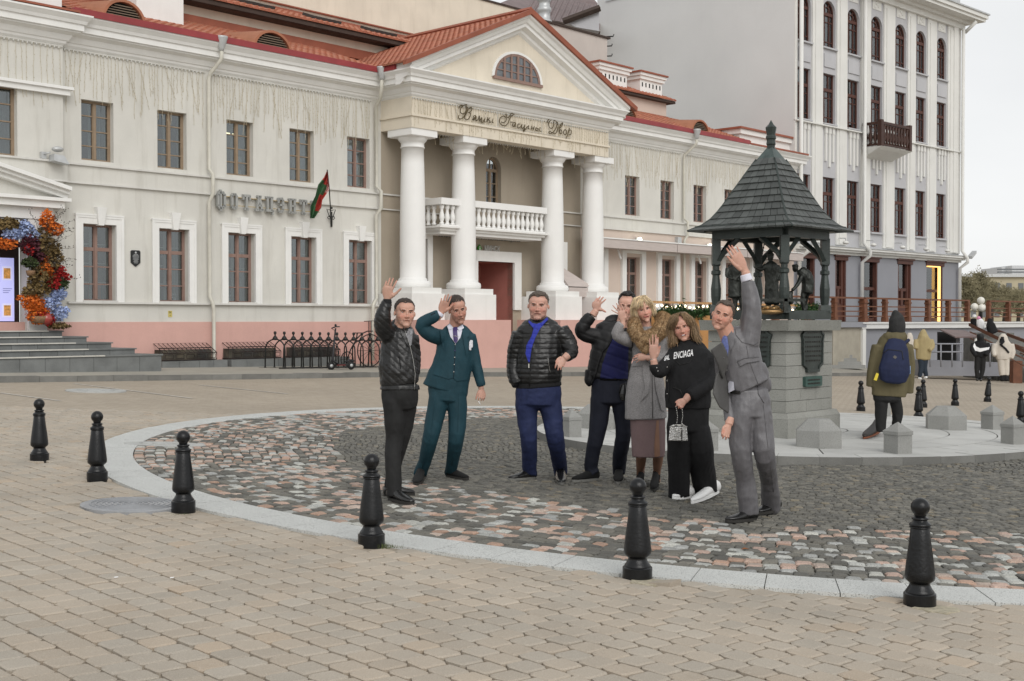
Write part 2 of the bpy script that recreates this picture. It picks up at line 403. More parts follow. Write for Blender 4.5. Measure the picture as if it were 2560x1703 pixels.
MH2=[(gp(410,1112),.50,.24),(gp(870,1036),.5,.3)]
def cobble_rows():
 out=[];r=RI-.004;k=0
 while r>.6:
  colored=r>5.75
  w=.100 if colored else .066
  pitch=.110 if colored else .082
  n=int(2*PI*(r-w/2)/pitch);ph=R.random();wob=[R.uniform(-.008,.008) for _ in range(n)]
  for i in range(n):
   t0,t1=2*PI*(i+ph+R.uniform(-.09,.0))/n,2*PI*(i+ph+1+R.uniform(-.03,.04))/n
   g=.0058 if colored else .0048;rm=r-w/2;tm=(t0+t1)/2;x,y=RC.x+rm*math.cos(tm),RC.y+rm*math.sin(tm)
   if not inview(x,y,.15) or in_poly(x,y,PO):continue
   if any(((x-q.x)/a)**2+((y-q.y)/b)**2<1 for q,a,b in MH2):continue
   dt=g/rm;j=lambda a=.009:R.uniform(-a,a)
   q=[(r-g+j(),t0+dt),(r-g+j(),tm+j()/rm),(r-g+j(),t1-dt),(rm,t1-dt+j()/rm),(r-w+g+j(),t1-dt+j()/rm),(r-w+g+j(),tm),(r-w+g+j(),t0+dt+j()/rm),(rm,t0+dt+j()/rm)]
   if k==0:q=[(min(rr,RI-.004),tt) for rr,tt in q]
   ww=lambda rr,tt:rr+min(1,(RI-rr)*2.5)*(.035*math.sin(9*tt)+.03*math.sin(23*tt+1)+.012*math.sin(61*tt));poly=[(RC.x+ww(rr,tt)*math.cos(tt),RC.y+ww(rr,tt)*math.sin(tt)) for rr,tt in q]
   edge=5.75+.16*math.sin(tm*9)+R.uniform(-.12,.12)
   if colored and rm>edge:
    z=R.random();far=y>12
    c=R.choice(PINK) if z<(.30 if far else .22) else R.choice(GREY) if z<(.54 if far else .43) else R.choice(DARK)
   else :
    c=R.choice(DARK)
    if R.random()<.05:c=(.20,.175,.13)
   t=R.uniform(.85,1.15);c=tuple(a*t for a in c)
   v,f=stone(poly,.006+R.uniform(-.006,.007),.010 if colored else .008,.006,.03)
   out.append((math.hypot(x,y),v,f,c))
  r-=w;k+=1
 return out
lay(cobble_rows(),'cobble',M['cobble'],cob,300)
# platform round the pavilion: curb stones, slab paving
PLH=.10
plat=thing('stone_platform','','',(RC.x+.3,RC.y+.5,G(RC.x,RC.y)));plat['kind']='structure';del plat['label'];del plat['category']
PL0=plat.location
Pout=platform_outline(0,144);Pin=platform_outline(-.32,144)
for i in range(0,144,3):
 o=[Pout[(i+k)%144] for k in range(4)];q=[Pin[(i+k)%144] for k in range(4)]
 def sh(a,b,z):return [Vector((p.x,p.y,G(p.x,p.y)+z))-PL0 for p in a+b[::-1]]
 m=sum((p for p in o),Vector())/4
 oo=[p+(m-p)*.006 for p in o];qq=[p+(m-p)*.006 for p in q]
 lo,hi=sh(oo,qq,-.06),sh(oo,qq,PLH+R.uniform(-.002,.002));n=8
 mc=MB().add(lo+hi,[tuple(range(n,2*n))]);mc.add(lo+hi,[(k,(k+1)%n,n+(k+1)%n,n+k) for k in range(n)],mi=1);mc.build('curb_stone',[M['slab'],M['kerb']],plat)  # side faces get darker stone, shade from overhead light included in the colour
mbf=MB();ctr=sum((p for p in Pin),Vector())/144
vv=[Vector((ctr.x,ctr.y,G(ctr.x,ctr.y)+PLH-.014))-PL0]+[Vector((p.x,p.y,G(p.x,p.y)+PLH-.014))-PL0 for p in Pin]
mbf.add(vv,[(0,1+i,1+(i+1)%144) for i in range(144)]).build('platform_bed',M['cjoint'],plat)
# slabs: rings of irregular stones
for k,(s0,s1,n) in enumerate(((.0,.2,5),(.2,.42,9),(.42,.62,14),(.62,.82,18),(.82,1.0,22))):
 ph=R.random()
 for i in range(n):
  pts=[]
  for s,seq in ((s1,range(0,5)),(s0,range(4,-1,-1))):
   for q in seq:
    t=((i+ph+q/4)/n*144)%144;a=Pin[int(t)%144].lerp(Pin[(int(t)+1)%144],t%1)
    p=ctr.lerp(a,max(.01,s));pts.append(p)
  m=sum(pts,Vector())/len(pts);pts=[m+(p-m)*(1-.012/max(.15,(p-m).length)) for p in pts]
  if s0==0:pts=pts[:5]+[ctr+(m-ctr)*.03]
  z=R.uniform(-.002,.002);n2=len(pts)
  lo=[Vector((p.x,p.y,G(p.x,p.y)+PLH-.03))-PL0 for p in pts];hi=[Vector((p.x,p.y,G(p.x,p.y)+PLH-.002+z))-PL0 for p in pts]
  MB().add(lo+hi,[tuple(range(n2,2*n2))]+[(a,(a+1)%n2,n2+(a+1)%n2,n2+a) for a in range(n2)]).build('slab',M['slab'],plat)
  # manhole covers
def cover(name,px,py,rx,label,m,rings=6,h=.006,sy=1.0):
 c=gp(px,py);t=thing(name,label,'manhole cover',c)
 sl=lambda x,y,z:(x,y,G(c.x+x,c.y+y)-c.z+z)
 def d(r,z,n=40):return [sl(r*math.cos(2*PI*i/n),sy*r*math.sin(2*PI*i/n),z) for i in range(n)]
 MB().rings([d(rx,-.03),d(rx,h),d(rx-.012,h+.002)],smooth=False).build('frame_plate',m,t)
 rr=MB()
 for k in range(1,rings):
  a=rx*.93*k/rings
  rr.rings([d(a,h),d(a,h+.009),d(a-.012,h+.009),d(a-.012,h)],cap=False,smooth=False)
 rr.build('raised_rings',m,t)
M['manhole']=mat('wet_steel_cover',(.36,.37,.385),.4,.15,4,metal=.2,bump=.2,bs=60)
M['concrete_cover']=mat('pale_concrete_cover',(.42,.425,.41),.7,.1,5,bump=.2,bs=60)
cover('manhole_cover',333,1262,.40,'ribbed steel manhole cover in the beige pavers beside the third bollard',M['manhole'],9)
cover('manhole_cover',412,1112,.47,'pale round cover set in the pink and grey cobbles by the ring',M['concrete_cover'],3,.010,.5)
cover('manhole_cover',240,977,.55,'pale oval cover far out on the open beige paving at the left',M['concrete_cover'],3,.008)
cover('manhole_cover',868,1037,.5,'pale cover in the cobbles behind the man in the black jacket',M['concrete_cover'],3,.010,.5)
# faint painted parking lines on the open paving
M['faint']=mat('worn_road_paint',(.50,.47,.42),.85,.3,12,grain=.3,gs=40)
for k,((x0,y0),(x1,y1)) in enumerate((((0,981),(150,1001)),((185,958),(480,995)),((500,962),(720,984)),((1245,948),(1380,958)))):
 a,b=gp(x0,y0),gp(x1,y1);d=(b-a).normalized();s=Vector((-d.y,d.x,0))*.04;q=[]
 for i in range(9):
  p=a.lerp(b,i/8);q.append((p-s,p+s))
 MB().add([Vector((p.x,p.y,G(p.x,p.y)-.005)) for pr in q for p in pr],[(2*i,2*i+1,2*i+3,2*i+2) for i in range(8)]).build('parking_line',M['faint'],kind='structure')
 # ================================================================ the long two-storey building with the portico
 # local frame: x along the facade, -y towards the plaza, z height above the camera's eye level
RF=math.atan2(UF.y,UF.x)
B=thing('main_building','long cream two-storey building with white-columned portico, pediment and red tiled roof','building',(-NF*DF)[:2]+(EYE,),RF)
def bx(mb,s0,s1,v0,v1,z0,z1,**k):return mb.box(s0,s1,-v1,-v0,z0,z1,**k)
def wallh(mb,s0,s1,z0,z1,holes,v,depth=.22,arch=()):
 """a wall face at v with window holes (a,b,c,d) and their reveals"""
 ss=sorted({s0,s1,*[h[0] for h in holes],*[h[1] for h in holes]});zz=sorted({z0,z1,*[h[2] for h in holes],*[h[3] for h in holes]})
 ss=[s for s in ss if s0<=s<=s1];zz=[z for z in zz if z0<=z<=z1]
 for a,b in zip(ss,ss[1:]):
  for c,d in zip(zz,zz[1:]):
   ms,mz=(a+b)/2,(c+d)/2
   if any(h[0]<ms<h[1] and h[2]<mz<h[3] for h in holes):continue
   mb.add([(a,-v,c),(b,-v,c),(b,-v,d),(a,-v,d)],[(0,1,2,3)])
 for a,b,c,d in holes:
  y0,y1=-v,-v+depth
  mb.add([(a,y0,c),(a,y1,c),(a,y1,d),(a,y0,d)],[(0,1,2,3)]);mb.add([(b,y0,c),(b,y1,c),(b,y1,d),(b,y0,d)],[(3,2,1,0)])
  mb.add([(a,y0,d),(b,y0,d),(b,y1,d),(a,y1,d)],[(3,2,1,0)]);mb.add([(a,y0,c),(b,y0,c),(b,y1,c),(a,y1,c)],[(0,1,2,3)])
UPZ,LOZ=(3.87,5.33),(.45,2.33)
UPL=[(12.45,13.3)]+[(14.95+2.065*i,15.8+2.065*i) for i in range(5)]
LOL=[(14.95+2.065*i,15.83+2.065*i) for i in range(5)]
UPR=[(36.37+2.2*i,37.25+2.2*i) for i in range(5)]
LOR=[(34.15,35.0)]+[(36.37+2.2*i,37.27+2.2*i) for i in range(5)]
# walls
def base_z(s,v):  # pavement level along the wall, above eye
 w=UF*s+NF*(v-DF);return G(w.x,w.y)-EYE+.12+.06*max(0,min(1,(v+3)/-3+2))
PT=13.35  # end of the slightly projecting left part
mb=MB()
wallh(mb,14.42,24.5,.45,6.6,[(a,b,*UPZ) for a,b in UPL[1:]]+[(a,b,*LOZ) for a,b in LOL],0)
mb.build('wall',M['wall'],B)
mb=MB();wallh(mb,10.0,14.42,-.05,6.6,[(UPL[0][0],UPL[0][1],3.78,5.37),(12.15,13.5,-.3,2.35)],.13,.35);mb.add([(14.42,-.13,-.05),(14.42,0,-.05),(14.42,0,6.6),(14.42,-.13,6.6)],[(0,1,2,3)]);mb.build('wall',M['wall'],B,label='slightly projecting wall bay at the left end')
mb=MB();bx(mb,14.42,24.5,-.2,0,-.05,.45);mb.build('wall_apron',M['wall'],B)
mb=MB();bx(mb,10,24.5,-.2,.03,-2.2,-.05);mb.build('plinth',M['pink'],B,label='salmon pink plinth')
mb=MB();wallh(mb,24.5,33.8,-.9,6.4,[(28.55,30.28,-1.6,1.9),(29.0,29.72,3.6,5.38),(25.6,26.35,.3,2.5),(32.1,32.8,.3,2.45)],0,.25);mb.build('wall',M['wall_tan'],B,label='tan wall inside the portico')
mb=MB();wallh(mb,33.8,48.6,3.3,6.6,[(a,b,*UPZ) for a,b in UPR],0);mb.build('wall',M['wall'],B)
mb=MB();wallh(mb,33.8,48.6,-2.6,3.3,[(a,b,*LOZ) for a,b in LOR],0);mb.build('wall',M['wall_blush'],B,label='blush pink lower wall of the right wing')
mb=MB();mb.add([(48.6,0,-2.6),(48.6,8,-2.6),(48.6,8,7),(48.6,0,7)],[(0,1,2,3)]);mb.build('wall',M['wall'],B)
# string courses
def course(a,b,v=0):
 mb=MB();bx(mb,a,b,v,v+.05,3.32,3.72);mb.build('band_course',M['wall'],B)
 mb=MB();bx(mb,a,b,v,v+.11,3.72,3.765);bx(mb,a,b,v+.0,v+.075,3.28,3.32);mb.build('string_moulding',M['grey_trim'],B)
course(14.42,24.5);course(10,14.5,.13);course(33.8,48.6)
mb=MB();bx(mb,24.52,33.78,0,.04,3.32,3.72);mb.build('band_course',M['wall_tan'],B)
mb=MB();bx(mb,24.52,33.78,0,.09,3.72,3.765);bx(mb,24.52,33.78,0,.06,3.285,3.32);mb.build('string_moulding',M['grey_trim'],B)
mb=MB();bx(mb,14.55,24.5,0,.10,.395,.44);mb.build('sill_course',M['grey_trim'],B)
mb=MB();bx(mb,11.6,14.62,.13,.3,5.45,5.52);bx(mb,11.6,14.55,.13,.24,5.32,5.45);mb.build('window_hood',M['white'],B)
# windows ------------------------------------------------------
def window(w,z0,z1,fm,lower=False,cols=2,rows=4,tr=None,y=.16,curtain=True,lamp=False,seed=0):
 """window part: frame with mullions (sub-parts pane, sash, curtain)"""
 h=z1-z0;f=MB();t=.055
 f.box(0,t,y,y+.07,0,h);f.box(w-t,w,y,y+.07,0,h);f.box(t,w-t,y,y+.07,0,t);f.box(t,w-t,y,y+.07,h-t,h)
 for c in range(1,cols):
  x=w*c/cols;f.box(x-.036,x+.036,y-.015,y+.06,t,h-t)
 zs=[h*r/rows for r in range(1,rows)] if tr is None else [tr]+[tr*r/3 for r in (1,2)]
 for c in range(cols):
  xa=(t if c==0 else w*c/cols+.036);xb=(w-t if c==cols-1 else w*(c+1)/cols-.036)
  for i,z in enumerate(zs):
   q=.045 if (tr and i==0) else .014
   f.box(xa,xb,y+.003,y+.045,z-q,z+q)
  f.box(xa,xa+.018,y+.006,y+.05,t,h-t);f.box(xb-.018,xb,y+.006,y+.05,t,h-t)
 return f,w,h,t
def put_window(parent,w,s,z0,z1,v,fm,tr=None,rows=4,open_=None,cols=2,cmode=0,glass='glass'):
 f,w,h,t=window(w,z0,z1,fm,tr=tr,rows=rows,cols=cols)
 o=f.build('window',fm,parent,(s,-v,z0))
 mb=MB();mb.box(t,w-t,.195,.199,t,h-t);mb.build('pane',M[glass],o)
 sh=MB()  # the white inner casement
 for c in range(cols):
  xa,xb=w*c/cols+.09,w*(c+1)/cols-.03
  sh.box(xb-.06,xb,.30,.33,t,h-t);sh.box(xa,xa+.02,.30,.33,t,h-t)
  for r in range(1,rows):sh.box(xa,xb,.302,.33,h*r/rows-.015,h*r/rows+.015)
 sh.build('inner_sash',M['sash'],o)
 bk=MB();bk.box(-.3,w+.3,.95,.97,-.2,h+.2);bk.box(-.32,-.3,.24,.97,-.2,h+.2);bk.box(w+.3,w+.32,.24,.97,-.2,h+.2);bk.box(-.3,w+.3,.24,.97,h+.2,h+.22);bk.box(-.3,w+.3,.24,.97,-.22,-.2)
 bk.build('room',M['dark_in'],o)
 if cmode:
  cu=MB();n=26;full=cmode==2
  xr=[(0,w)] if full else [(0,w*.26),(w*.74,w)]
  for xa,xb in xr:
   m=n if full else 9
   for i in range(m):
    x0,x1=xa+(xb-xa)*i/m,xa+(xb-xa)*(i+1)/m;ya,yb=.42+.03*math.sin(i*1.9),.42+.03*math.sin(i*1.9+1.9)
    cu.add([(x0,ya,0),(x1,yb,0),(x1,yb,h),(x0,ya,h)],[(0,1,2,3)])
  cu.build('curtain',M['curtain'],o)
 return o
cm=[1,1,0,1,1,2]
for i,(a,b) in enumerate(UPL):
 z0,z1=(3.78,5.37) if i==0 else UPZ
 o=put_window(B,b-a,a,z0,z1,0 if i else .13,M['win_tan'] if i<5 else M['win_rose'],cmode=cm[i])
 if i==1:pass
 if i==3:  # sheets of paper and a lit ceiling lamp
  p=MB();p.box(.12,.24,.36,.362,.05,.2);p.box(.6,.72,.36,.362,.05,.2);p.box(.12,.24,.36,.362,.42,.56);p.box(.62,.74,.36,.362,.42,.56);p.build('paper',M['paper'],o)
  p=MB();p.box(.06,.7,.7,.85,1.2,1.23);p.build('ceiling_lamp',M['bulb'],o)
for i,(a,b) in enumerate(LOL):
 o=put_window(B,b-a,a,*LOZ,0,M['win_rose'],tr=1.28,cmode=[0,1,1,1,1][i])
 # white surround with keystone
 q=MB();W=.18
 bx(q,a-W,a,0,.07,.44,2.53);bx(q,b,b+W,0,.07,.44,2.53);bx(q,a,b,0,.07,2.33,2.53)
 bx(q,a-W-.02,b+W+.02,0,.095,2.53,2.57)
 bx(q,a-W-.02,a-W+.05,.07,.085,.44,2.53);bx(q,b+W-.05,b+W+.02,.07,.085,.44,2.53);bx(q,a-W+.05,b+W-.05,.07,.085,2.475,2.53)
 q.build('window_surround',M['white'],B)
 q=MB();m=(a+b)/2;q.hexa([(m-.07,-.14,2.3),(m+.07,-.14,2.3),(m+.07,0,2.3),(m-.07,0,2.3),(m-.13,-.18,2.74),(m+.13,-.18,2.74),(m+.13,0,2.74),(m-.13,0,2.74)]);q.build('keystone',M['white'],B)
 q=MB();bx(q,a-.02,b+.02,0,.1,.44,.475);q.build('window_sill',M['grey_trim'],B)
 if i in (1,2,4):  # ВХОД with an arrow
  p=MB();x0={1:.42,2:.05,4:.05}[i];p.box(x0,x0+.27,.285,.287,.03,.23);p.build('paper',M['paper'],o)
  p=MB();put_text(p,'ВХОД',(x0+.135,.283,.145),(1,0,0),(0,0,1),.085,.002)
  p.prism([(x0+.08,.284,.075),(x0+.16,.284,.075),(x0+.16,.284,.055),(x0+.21,.284,.09),(x0+.16,.284,.125),(x0+.16,.284,.105),(x0+.08,.284,.105)],(0,-.002,0));p.build('printed_words',M['black'],o)
 if i==1:
  p=MB();p.box(.02,.18,.285,.287,.04,.34);p.build('paper',M['paper'],o)
  p=MB()
  for k in range(5):p.box(.05,.15-.02*(k%2),.283,.285,.28-k*.03,.288-k*.03)
  p.build('printed_words',M['black'],o)
 if i==0:
  p=MB();p.tube([(.08,.7,.05),(.3,.7,.6)],.03,5);p.build('leaning_pole',M['wood_light'],o)
  M['orange_box']=mat('orange_board',(.45,.09,.03),.7);p=MB();p.box(.5,.82,.6,.65,.03,.5);p.build('orange_board',M['orange_box'],o)
for i,(a,b) in enumerate(UPR):put_window(B,b-a,a,*UPZ,0,M['win_rose'],cmode=2 if i<2 else 1)
for i,(a,b) in enumerate(LOR):
 if i==0:put_window(B,b-a,a,*LOZ,0,M['win_rose'],tr=1.28);
 else :put_window(B,b-a,a,*LOZ,0,M['win_rose'],tr=1.28,cmode=0)
 q=MB();bx(q,a-.27,a-.02,0,.1,-.6,2.46);bx(q,b+.02,b+.27,0,.1,-.6,2.46);bx(q,a-.27,b+.27,0,.1,2.46,2.6);q.build('window_surround',M['white'],B)
 # portico wall openings
q=MB();bx(q,28.2,28.55,0,.09,-1.2,2.1);bx(q,28.2,30.62,0,.09,1.9,2.14+.1);bx(q,30.28,30.62,0,.09,.33,1.9);q.build('door_surround',M['white'],B)
M['pink_door']=mat('pink_passage_wall',(.42,.16,.13),.8,.08,2)
q=MB();bx(q,28.4,30.28,-1.6,-1.5,-1.6,2.2);q.add([(30.28,0,-1.6),(30.28,1.5,-1.6),(30.28,1.5,1.9),(30.28,0,1.9)],[(0,1,2,3)]);q.add([(28.55,0,1.9),(30.28,0,1.9),(30.28,1.5,1.9),(28.55,1.5,1.9)],[(0,1,2,3)]);q.build('passage',M['pink_door'],B,label='deep pink passage behind the columns')
q=MB();q.lathe([(0,0),(.1,-.01),(.11,-.08),(0,-.14)],(28.95,.5,1.9),12);q.build('ceiling_lamp',M['dark_eave'],B)
for k in range(4):
 q=MB();bx(q,28.6,30.25,-1.5+.0,.30-.3*k,-1.9,-1.36+.16*k);q.build('entrance_step',M['kerb'],B)
 # arched balcony door
o=put_window(B,.72,29.0,3.6,4.9,0,M['win_tan'],rows=3,cmode=1)
q=MB();c0=(29.36,4.9)
pts=[(c0[0]+.36*math.cos(t),c0[1]+.42*math.sin(t)) for t in [PI*k/12 for k in range(13)]]
for k in range(12):  # masonry above the arched head
 a,b=pts[k],pts[k+1];q.add([(a[0],.001,a[1]),(b[0],.001,b[1]),(b[0],.001,5.381),(a[0],.001,5.381)],[(0,1,2,3)]);q.add([(a[0],0,a[1]),(b[0],0,b[1]),(b[0],.25,b[1]),(a[0],.25,a[1])],[(3,2,1,0)])
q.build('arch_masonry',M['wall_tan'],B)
q=MB()
for r0,r1 in ((.36,.30),):
 for k in range(12):
  t0,t1=PI*k/12,PI*(k+1)/12
  P=[(c0[0]+r*math.cos(t),c0[1]+r*1.16*math.sin(t)) for r,t in ((r0,t0),(r0,t1),(r1,t1),(r1,t0))]
  q.prism([(x,.16,z) for x,z in P],(0,.06,0))
for x in (-.18,0,.18):q.box(c0[0]+x-.015,c0[0]+x+.015,.165,.2,4.9,4.9+.36*math.cos(x*3.6))
q.box(29.0,29.72,.15,.22,4.86,4.94);q.build('fanlight_frame',M['win_tan'],B)
q=MB();q.add([(c0[0]+p*.95-c0[0]*.95,.19,z) if 0 else (p,.19,z) for p,z in pts],[tuple(range(13))]);q.build('pane',M['glass'],B)
q=MB();bx(q,28.8,29.95,-.97,-.95,3.4,5.6);q.build('room',M['dark_in'],B)
o=put_window(B,.75,25.6,.3,2.5,0,M['win_rose'],tr=1.5);o=put_window(B,.7,32.1,.3,2.45,0,M['win_rose'],tr=1.5)
for a,b in ((25.6,26.35),(32.1,32.8)):
 q=MB();bx(q,a-.2,a,0,.08,.2,2.7);bx(q,b,b+.2,0,.08,.2,2.7);bx(q,a,b,0,.08,2.5,2.7);q.build('window_surround',M['white'],B)
 # cornice ------------------------------------------------------
PROF=[(0,6.50),(.05,6.55),(.07,6.60),(.10,6.62),(.17,6.74),(.30,6.80),(.30,6.84),(.36,6.84),(.36,6.98),(.40,6.99),(.43,7.06),(.50,7.14),(.52,7.16),(.52,7.20),(0,7.24)]
def cornice(path,name='cornice',prof=PROF,m='white'):
 """path: plan polyline [(s,v)] of the wall face; outward is to the right of travel; mitred"""
 mb=MB();n=len(path);rows=[]
 for i,(s,v) in enumerate(path):
  def nrm(a,b):
   dx,dy=b[0]-a[0],-(b[1]-a[1]);L=math.hypot(dx,dy);return Vector((dy/L,-dx/L))
  ns=[]
  if i>0:ns.append(nrm(path[i-1],path[i]))
  if i<n-1:ns.append(nrm(path[i],path[i+1]))
  if len(ns)==2:
   m_=(ns[0]+ns[1]).normalized();m_=m_/max(.3,m_.dot(ns[0]))
  else :m_=ns[0]
  rows.append([(s+m_.x*d,-v+m_.y*d,z) for d,z in prof])
 for a,b in zip(rows,rows[1:]):
  k=len(prof);mb.add(a+b,[(j,k+j,k+j+1,j+1) for j in range(k-1)])
 return mb.build(name,M[m],B)
PV=1.35;PS0,PS1=24.5,33.68
cornice([(10,.13),(14.42,.13),(14.42,0),(PS0,0),(PS0,PV),(PS1,PV),(PS1,0),(48.6,0),(48.6,-4)])
# gutters, with funnels and downpipes
def gutter(s0,s1,v=0):
 mb=MB();bx(mb,s0,s1,v+.40,v+.56,7.20,7.36);mb.build('gutter',M['red_metal'],B)
gutter(14.5,18.6);gutter(18.6,23.95);gutter(34.25,40.0);gutter(40.15,44.0)
mb=MB();mb.box(23.96,24.12,-1.2,-.56,7.2,7.36);mb.build('gutter',M['red_metal'],B)
def downpipe(s,v0,pts,m='pipe',funnel=True):
 t=MB();t.tube([(a,-b,c) for a,b,c in pts],.052,8)
 for k in range(4):
  z=pts[-1][2]+(pts[-3][2]-pts[-1][2])*(k+.5)/4 if len(pts)>3 else 0
 o=t.build('downpipe',M[m],B)
 if funnel:
  f=MB();a,b,c=pts[0];f.lathe([(.055,-.02),(.075,.05),(.16,.32),(.165,.36),(.15,.36)],(a,-b,c),12);f.build('rain_funnel',M['zinc'],o)
 return o
downpipe(18.55,0,[(18.6,.50,7.0),(18.6,.50,6.78),(18.5,.14,6.45),(18.46,.12,6.3),(18.46,.12,3.95),(18.5,.24,3.8),(18.5,.24,3.3),(18.46,.12,3.1),(18.46,.12,.62),(18.5,.2,.45),(18.53,.2,.3),(18.53,.2,-1.02),(18.53,.3,-1.1)])
downpipe(24.35,0,[(24.0,.62,7.0),(24.0,.60,6.75),(24.05,.5,6.5),(24.2,.14,6.3),(24.2,.14,3.95),(24.28,.26,3.8),(24.28,.26,3.3),(24.2,.14,3.1),(24.2,.14,.65),(24.0,.22,.45),(23.98,.22,.3),(23.98,.22,-1.2)])
downpipe(40.1,0,[(40.08,.62,7.0),(40.08,.6,6.8),(39.95,.14,6.4),(39.95,.12,6.2),(39.95,.12,3.95),(40.05,.24,3.8),(40.05,.24,3.3),(39.98,.12,3.1),(39.98,.12,2.4),(39.98,.12,-.5)])
# cable boxes, wires on the facade
mb=MB();mb.box(39.5,39.75,-.15,0,2.95,3.2);mb.build('junction_box',M['zinc'],B)
# ---------------------------------------------------------------- portico
mb=MB()
bx(mb,PS0,PS1,PV-.45,PV,5.60,6.52);bx(mb,PS0,PS0+.45,0,PV-.45,5.60,6.52);bx(mb,PS1-.45,PS1,0,PV-.45,5.60,6.52)
mb.build('entablature',M['wall_beige'],B)
mb=MB();bx(mb,PS0-.04,PS1+.04,PV,PV+.05,5.93,5.99);mb.box(PS0-.045,PS0,-PV,0,5.93,5.99);mb.build('fillet',M['wall_beige'],B)
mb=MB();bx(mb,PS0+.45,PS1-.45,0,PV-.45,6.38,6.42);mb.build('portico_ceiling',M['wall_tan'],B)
def column(s,zb,first=[None]):
 v=.80
 if first[0] is None:
  c=bpy.data.objects.new('column',None);C.objects.link(c);c.parent=B
  sh=MB();H=4.45;pr=[(.5,0),(.535,.03),(.545,.1),(.53,.17),(.48,.205),(.43,.215),(.43,.26),(.395,.29)]
  for k in range(9):
   u=k/8;pr.append((.385-.055*u**1.6*1.0+.008*math.sin(PI*u),.3+(H-.62)*u))
  pr+=[(.36,H-.32),(.365,H-.29),(.345,H-.27),(.345,H-.17),(.37,H-.15),(.42,H-.09),(.45,H-.03),(.455,H)]
  sh.lathe(pr,(0,0,0),32);sh.build('shaft',M['white_clean'],c)
  ab=MB();ab.box(-.52,.52,-.52,.52,H,H+.2);ab.box(-.48,.48,-.48,.48,H-.02,H);ab.build('abacus',M['white_clean'],c)
  first[0]=c
 else :c=copy_tree(first[0],B)
 c.location=(s,-v,zb)
 return c
for s,zb in ((25.04,.95),(27.17,.95),(31.37,.95),(33.50,.95)):column(s,zb)
for a,b in ((24.34,25.66),(26.5,27.88),(30.7,32.05),(32.85,34.2)):
 q=MB();bx(q,a+.07,b-.07,.16,1.46,.78,.95);bx(q,a,b,0,1.52,.0,.78);q.build('column_pedestal',M['white'],B)
q=MB();bx(q,24.2,28.15,0,1.9,-2.4,-.002);q.build('pedestal_base',M['pink'],B);q=MB();bx(q,30.5,34.5,0,1.9,-2.6,-.002);q.build('pedestal_base',M['pink'],B)
# pediment
AP=(29.09,9.10)
q=MB();q.prism([(PS0+.4,-PV,7.24),(PS1-.3,-PV,7.24),(AP[0],-PV,AP[1])],(0,.3,0));q.build('tympanum',M['wall_beige'],B)
def raking(sa,sb,za,zb):
 q=MB();dx,dz=sb-sa,zb-za;L=math.hypot(dx,dz);nx,nz_=-dz/L,dx/L
 if nz_<0:nx,nz_=-nx,-nz_
 pr=[(0,0,.0),(.10,0,.06),(.12,0,.14),(.3,0,.2),(.3,0,.30),(.36,0,.32),(.42,0,.42),(.5,0,.46),(.5,0,.54),(-.2,0,.54),(-.2,0,0)]
 A=[(sa,-PV-o,za+h*L/abs(dx)) for o,_,h in pr];Bq=[(sb+nx*h*.0,-PV-o,zb+h*L/abs(dx)) for o,_,h in pr]
 n=len(pr);q.add(A+Bq,[(i,(i+1)%n,n+(i+1)%n,n+i) for i in range(n)]+[tuple(range(n))]);q.build('raking_cornice',M['white'],B)
raking(24.05,AP[0],6.78,9.03);raking(34.25,AP[0],6.76,9.03)
# lunette window
lc=(29.03,7.56);lr=1.08
q=MB();pts=[(lc[0]+lr*math.cos(PI*k/20),lc[1]+.84*math.sin(PI*k/20)*1.0) for k in range(21)]
for k in range(20):
 a,b=pts[k],pts[k+1];f2=lambda p,s:(lc[0]+(p[0]-lc[0])*s,lc[1]+(p[1]-lc[1])*s)
 c,d=f2(b,1.09),f2(a,1.09);q.prism([(a[0],-PV-.04,a[1]),(d[0],-PV-.04,d[1]),(c[0],-PV-.04,c[1]),(b[0],-PV-.04,b[1])],(0,.04,0))
q.build('lunette_surround',M['white'],B)
q=MB()
for k in range(20):
 a,b=pts[k],pts[k+1];c,d=f2(b,.91),f2(a,.91);q.prism([(a[0],-PV-.03,a[1]),(b[0],-PV-.03,b[1]),(c[0],-PV-.03,c[1]),(d[0],-PV-.03,d[1])],(0,.03,0))
for x in (-.62,-.3,0,.3,.62):
 h=.84*math.sqrt(max(0,1-(x/lr)**2))*.96;w=.045 if abs(x)<.1 or abs(x)>.5 else .03;q.box(lc[0]+x-w,lc[0]+x+w,-PV-.05,-PV-.008,lc[1],lc[1]+h)
for z in (.25,.5):
 w=lr*math.sqrt(1-(z/.84)**2)*.95;q.box(lc[0]-w,lc[0]+w,-PV-.04,-PV-.012,lc[1]+z-.015,lc[1]+z+.015)
q.box(lc[0]-lr-.06,lc[0]+lr+.06,-PV-.09,-PV,lc[1]-.07,lc[1]+.02);q.build('lunette_window',M['win_rose'],B)
q=MB();q.prism([(x,-PV-.012,z) for x,z in pts],(0,.006,0));q.build('pane',mat('dull_lunette_glass',(.12,.13,.14),.12,.3,4,spec=.8),B)
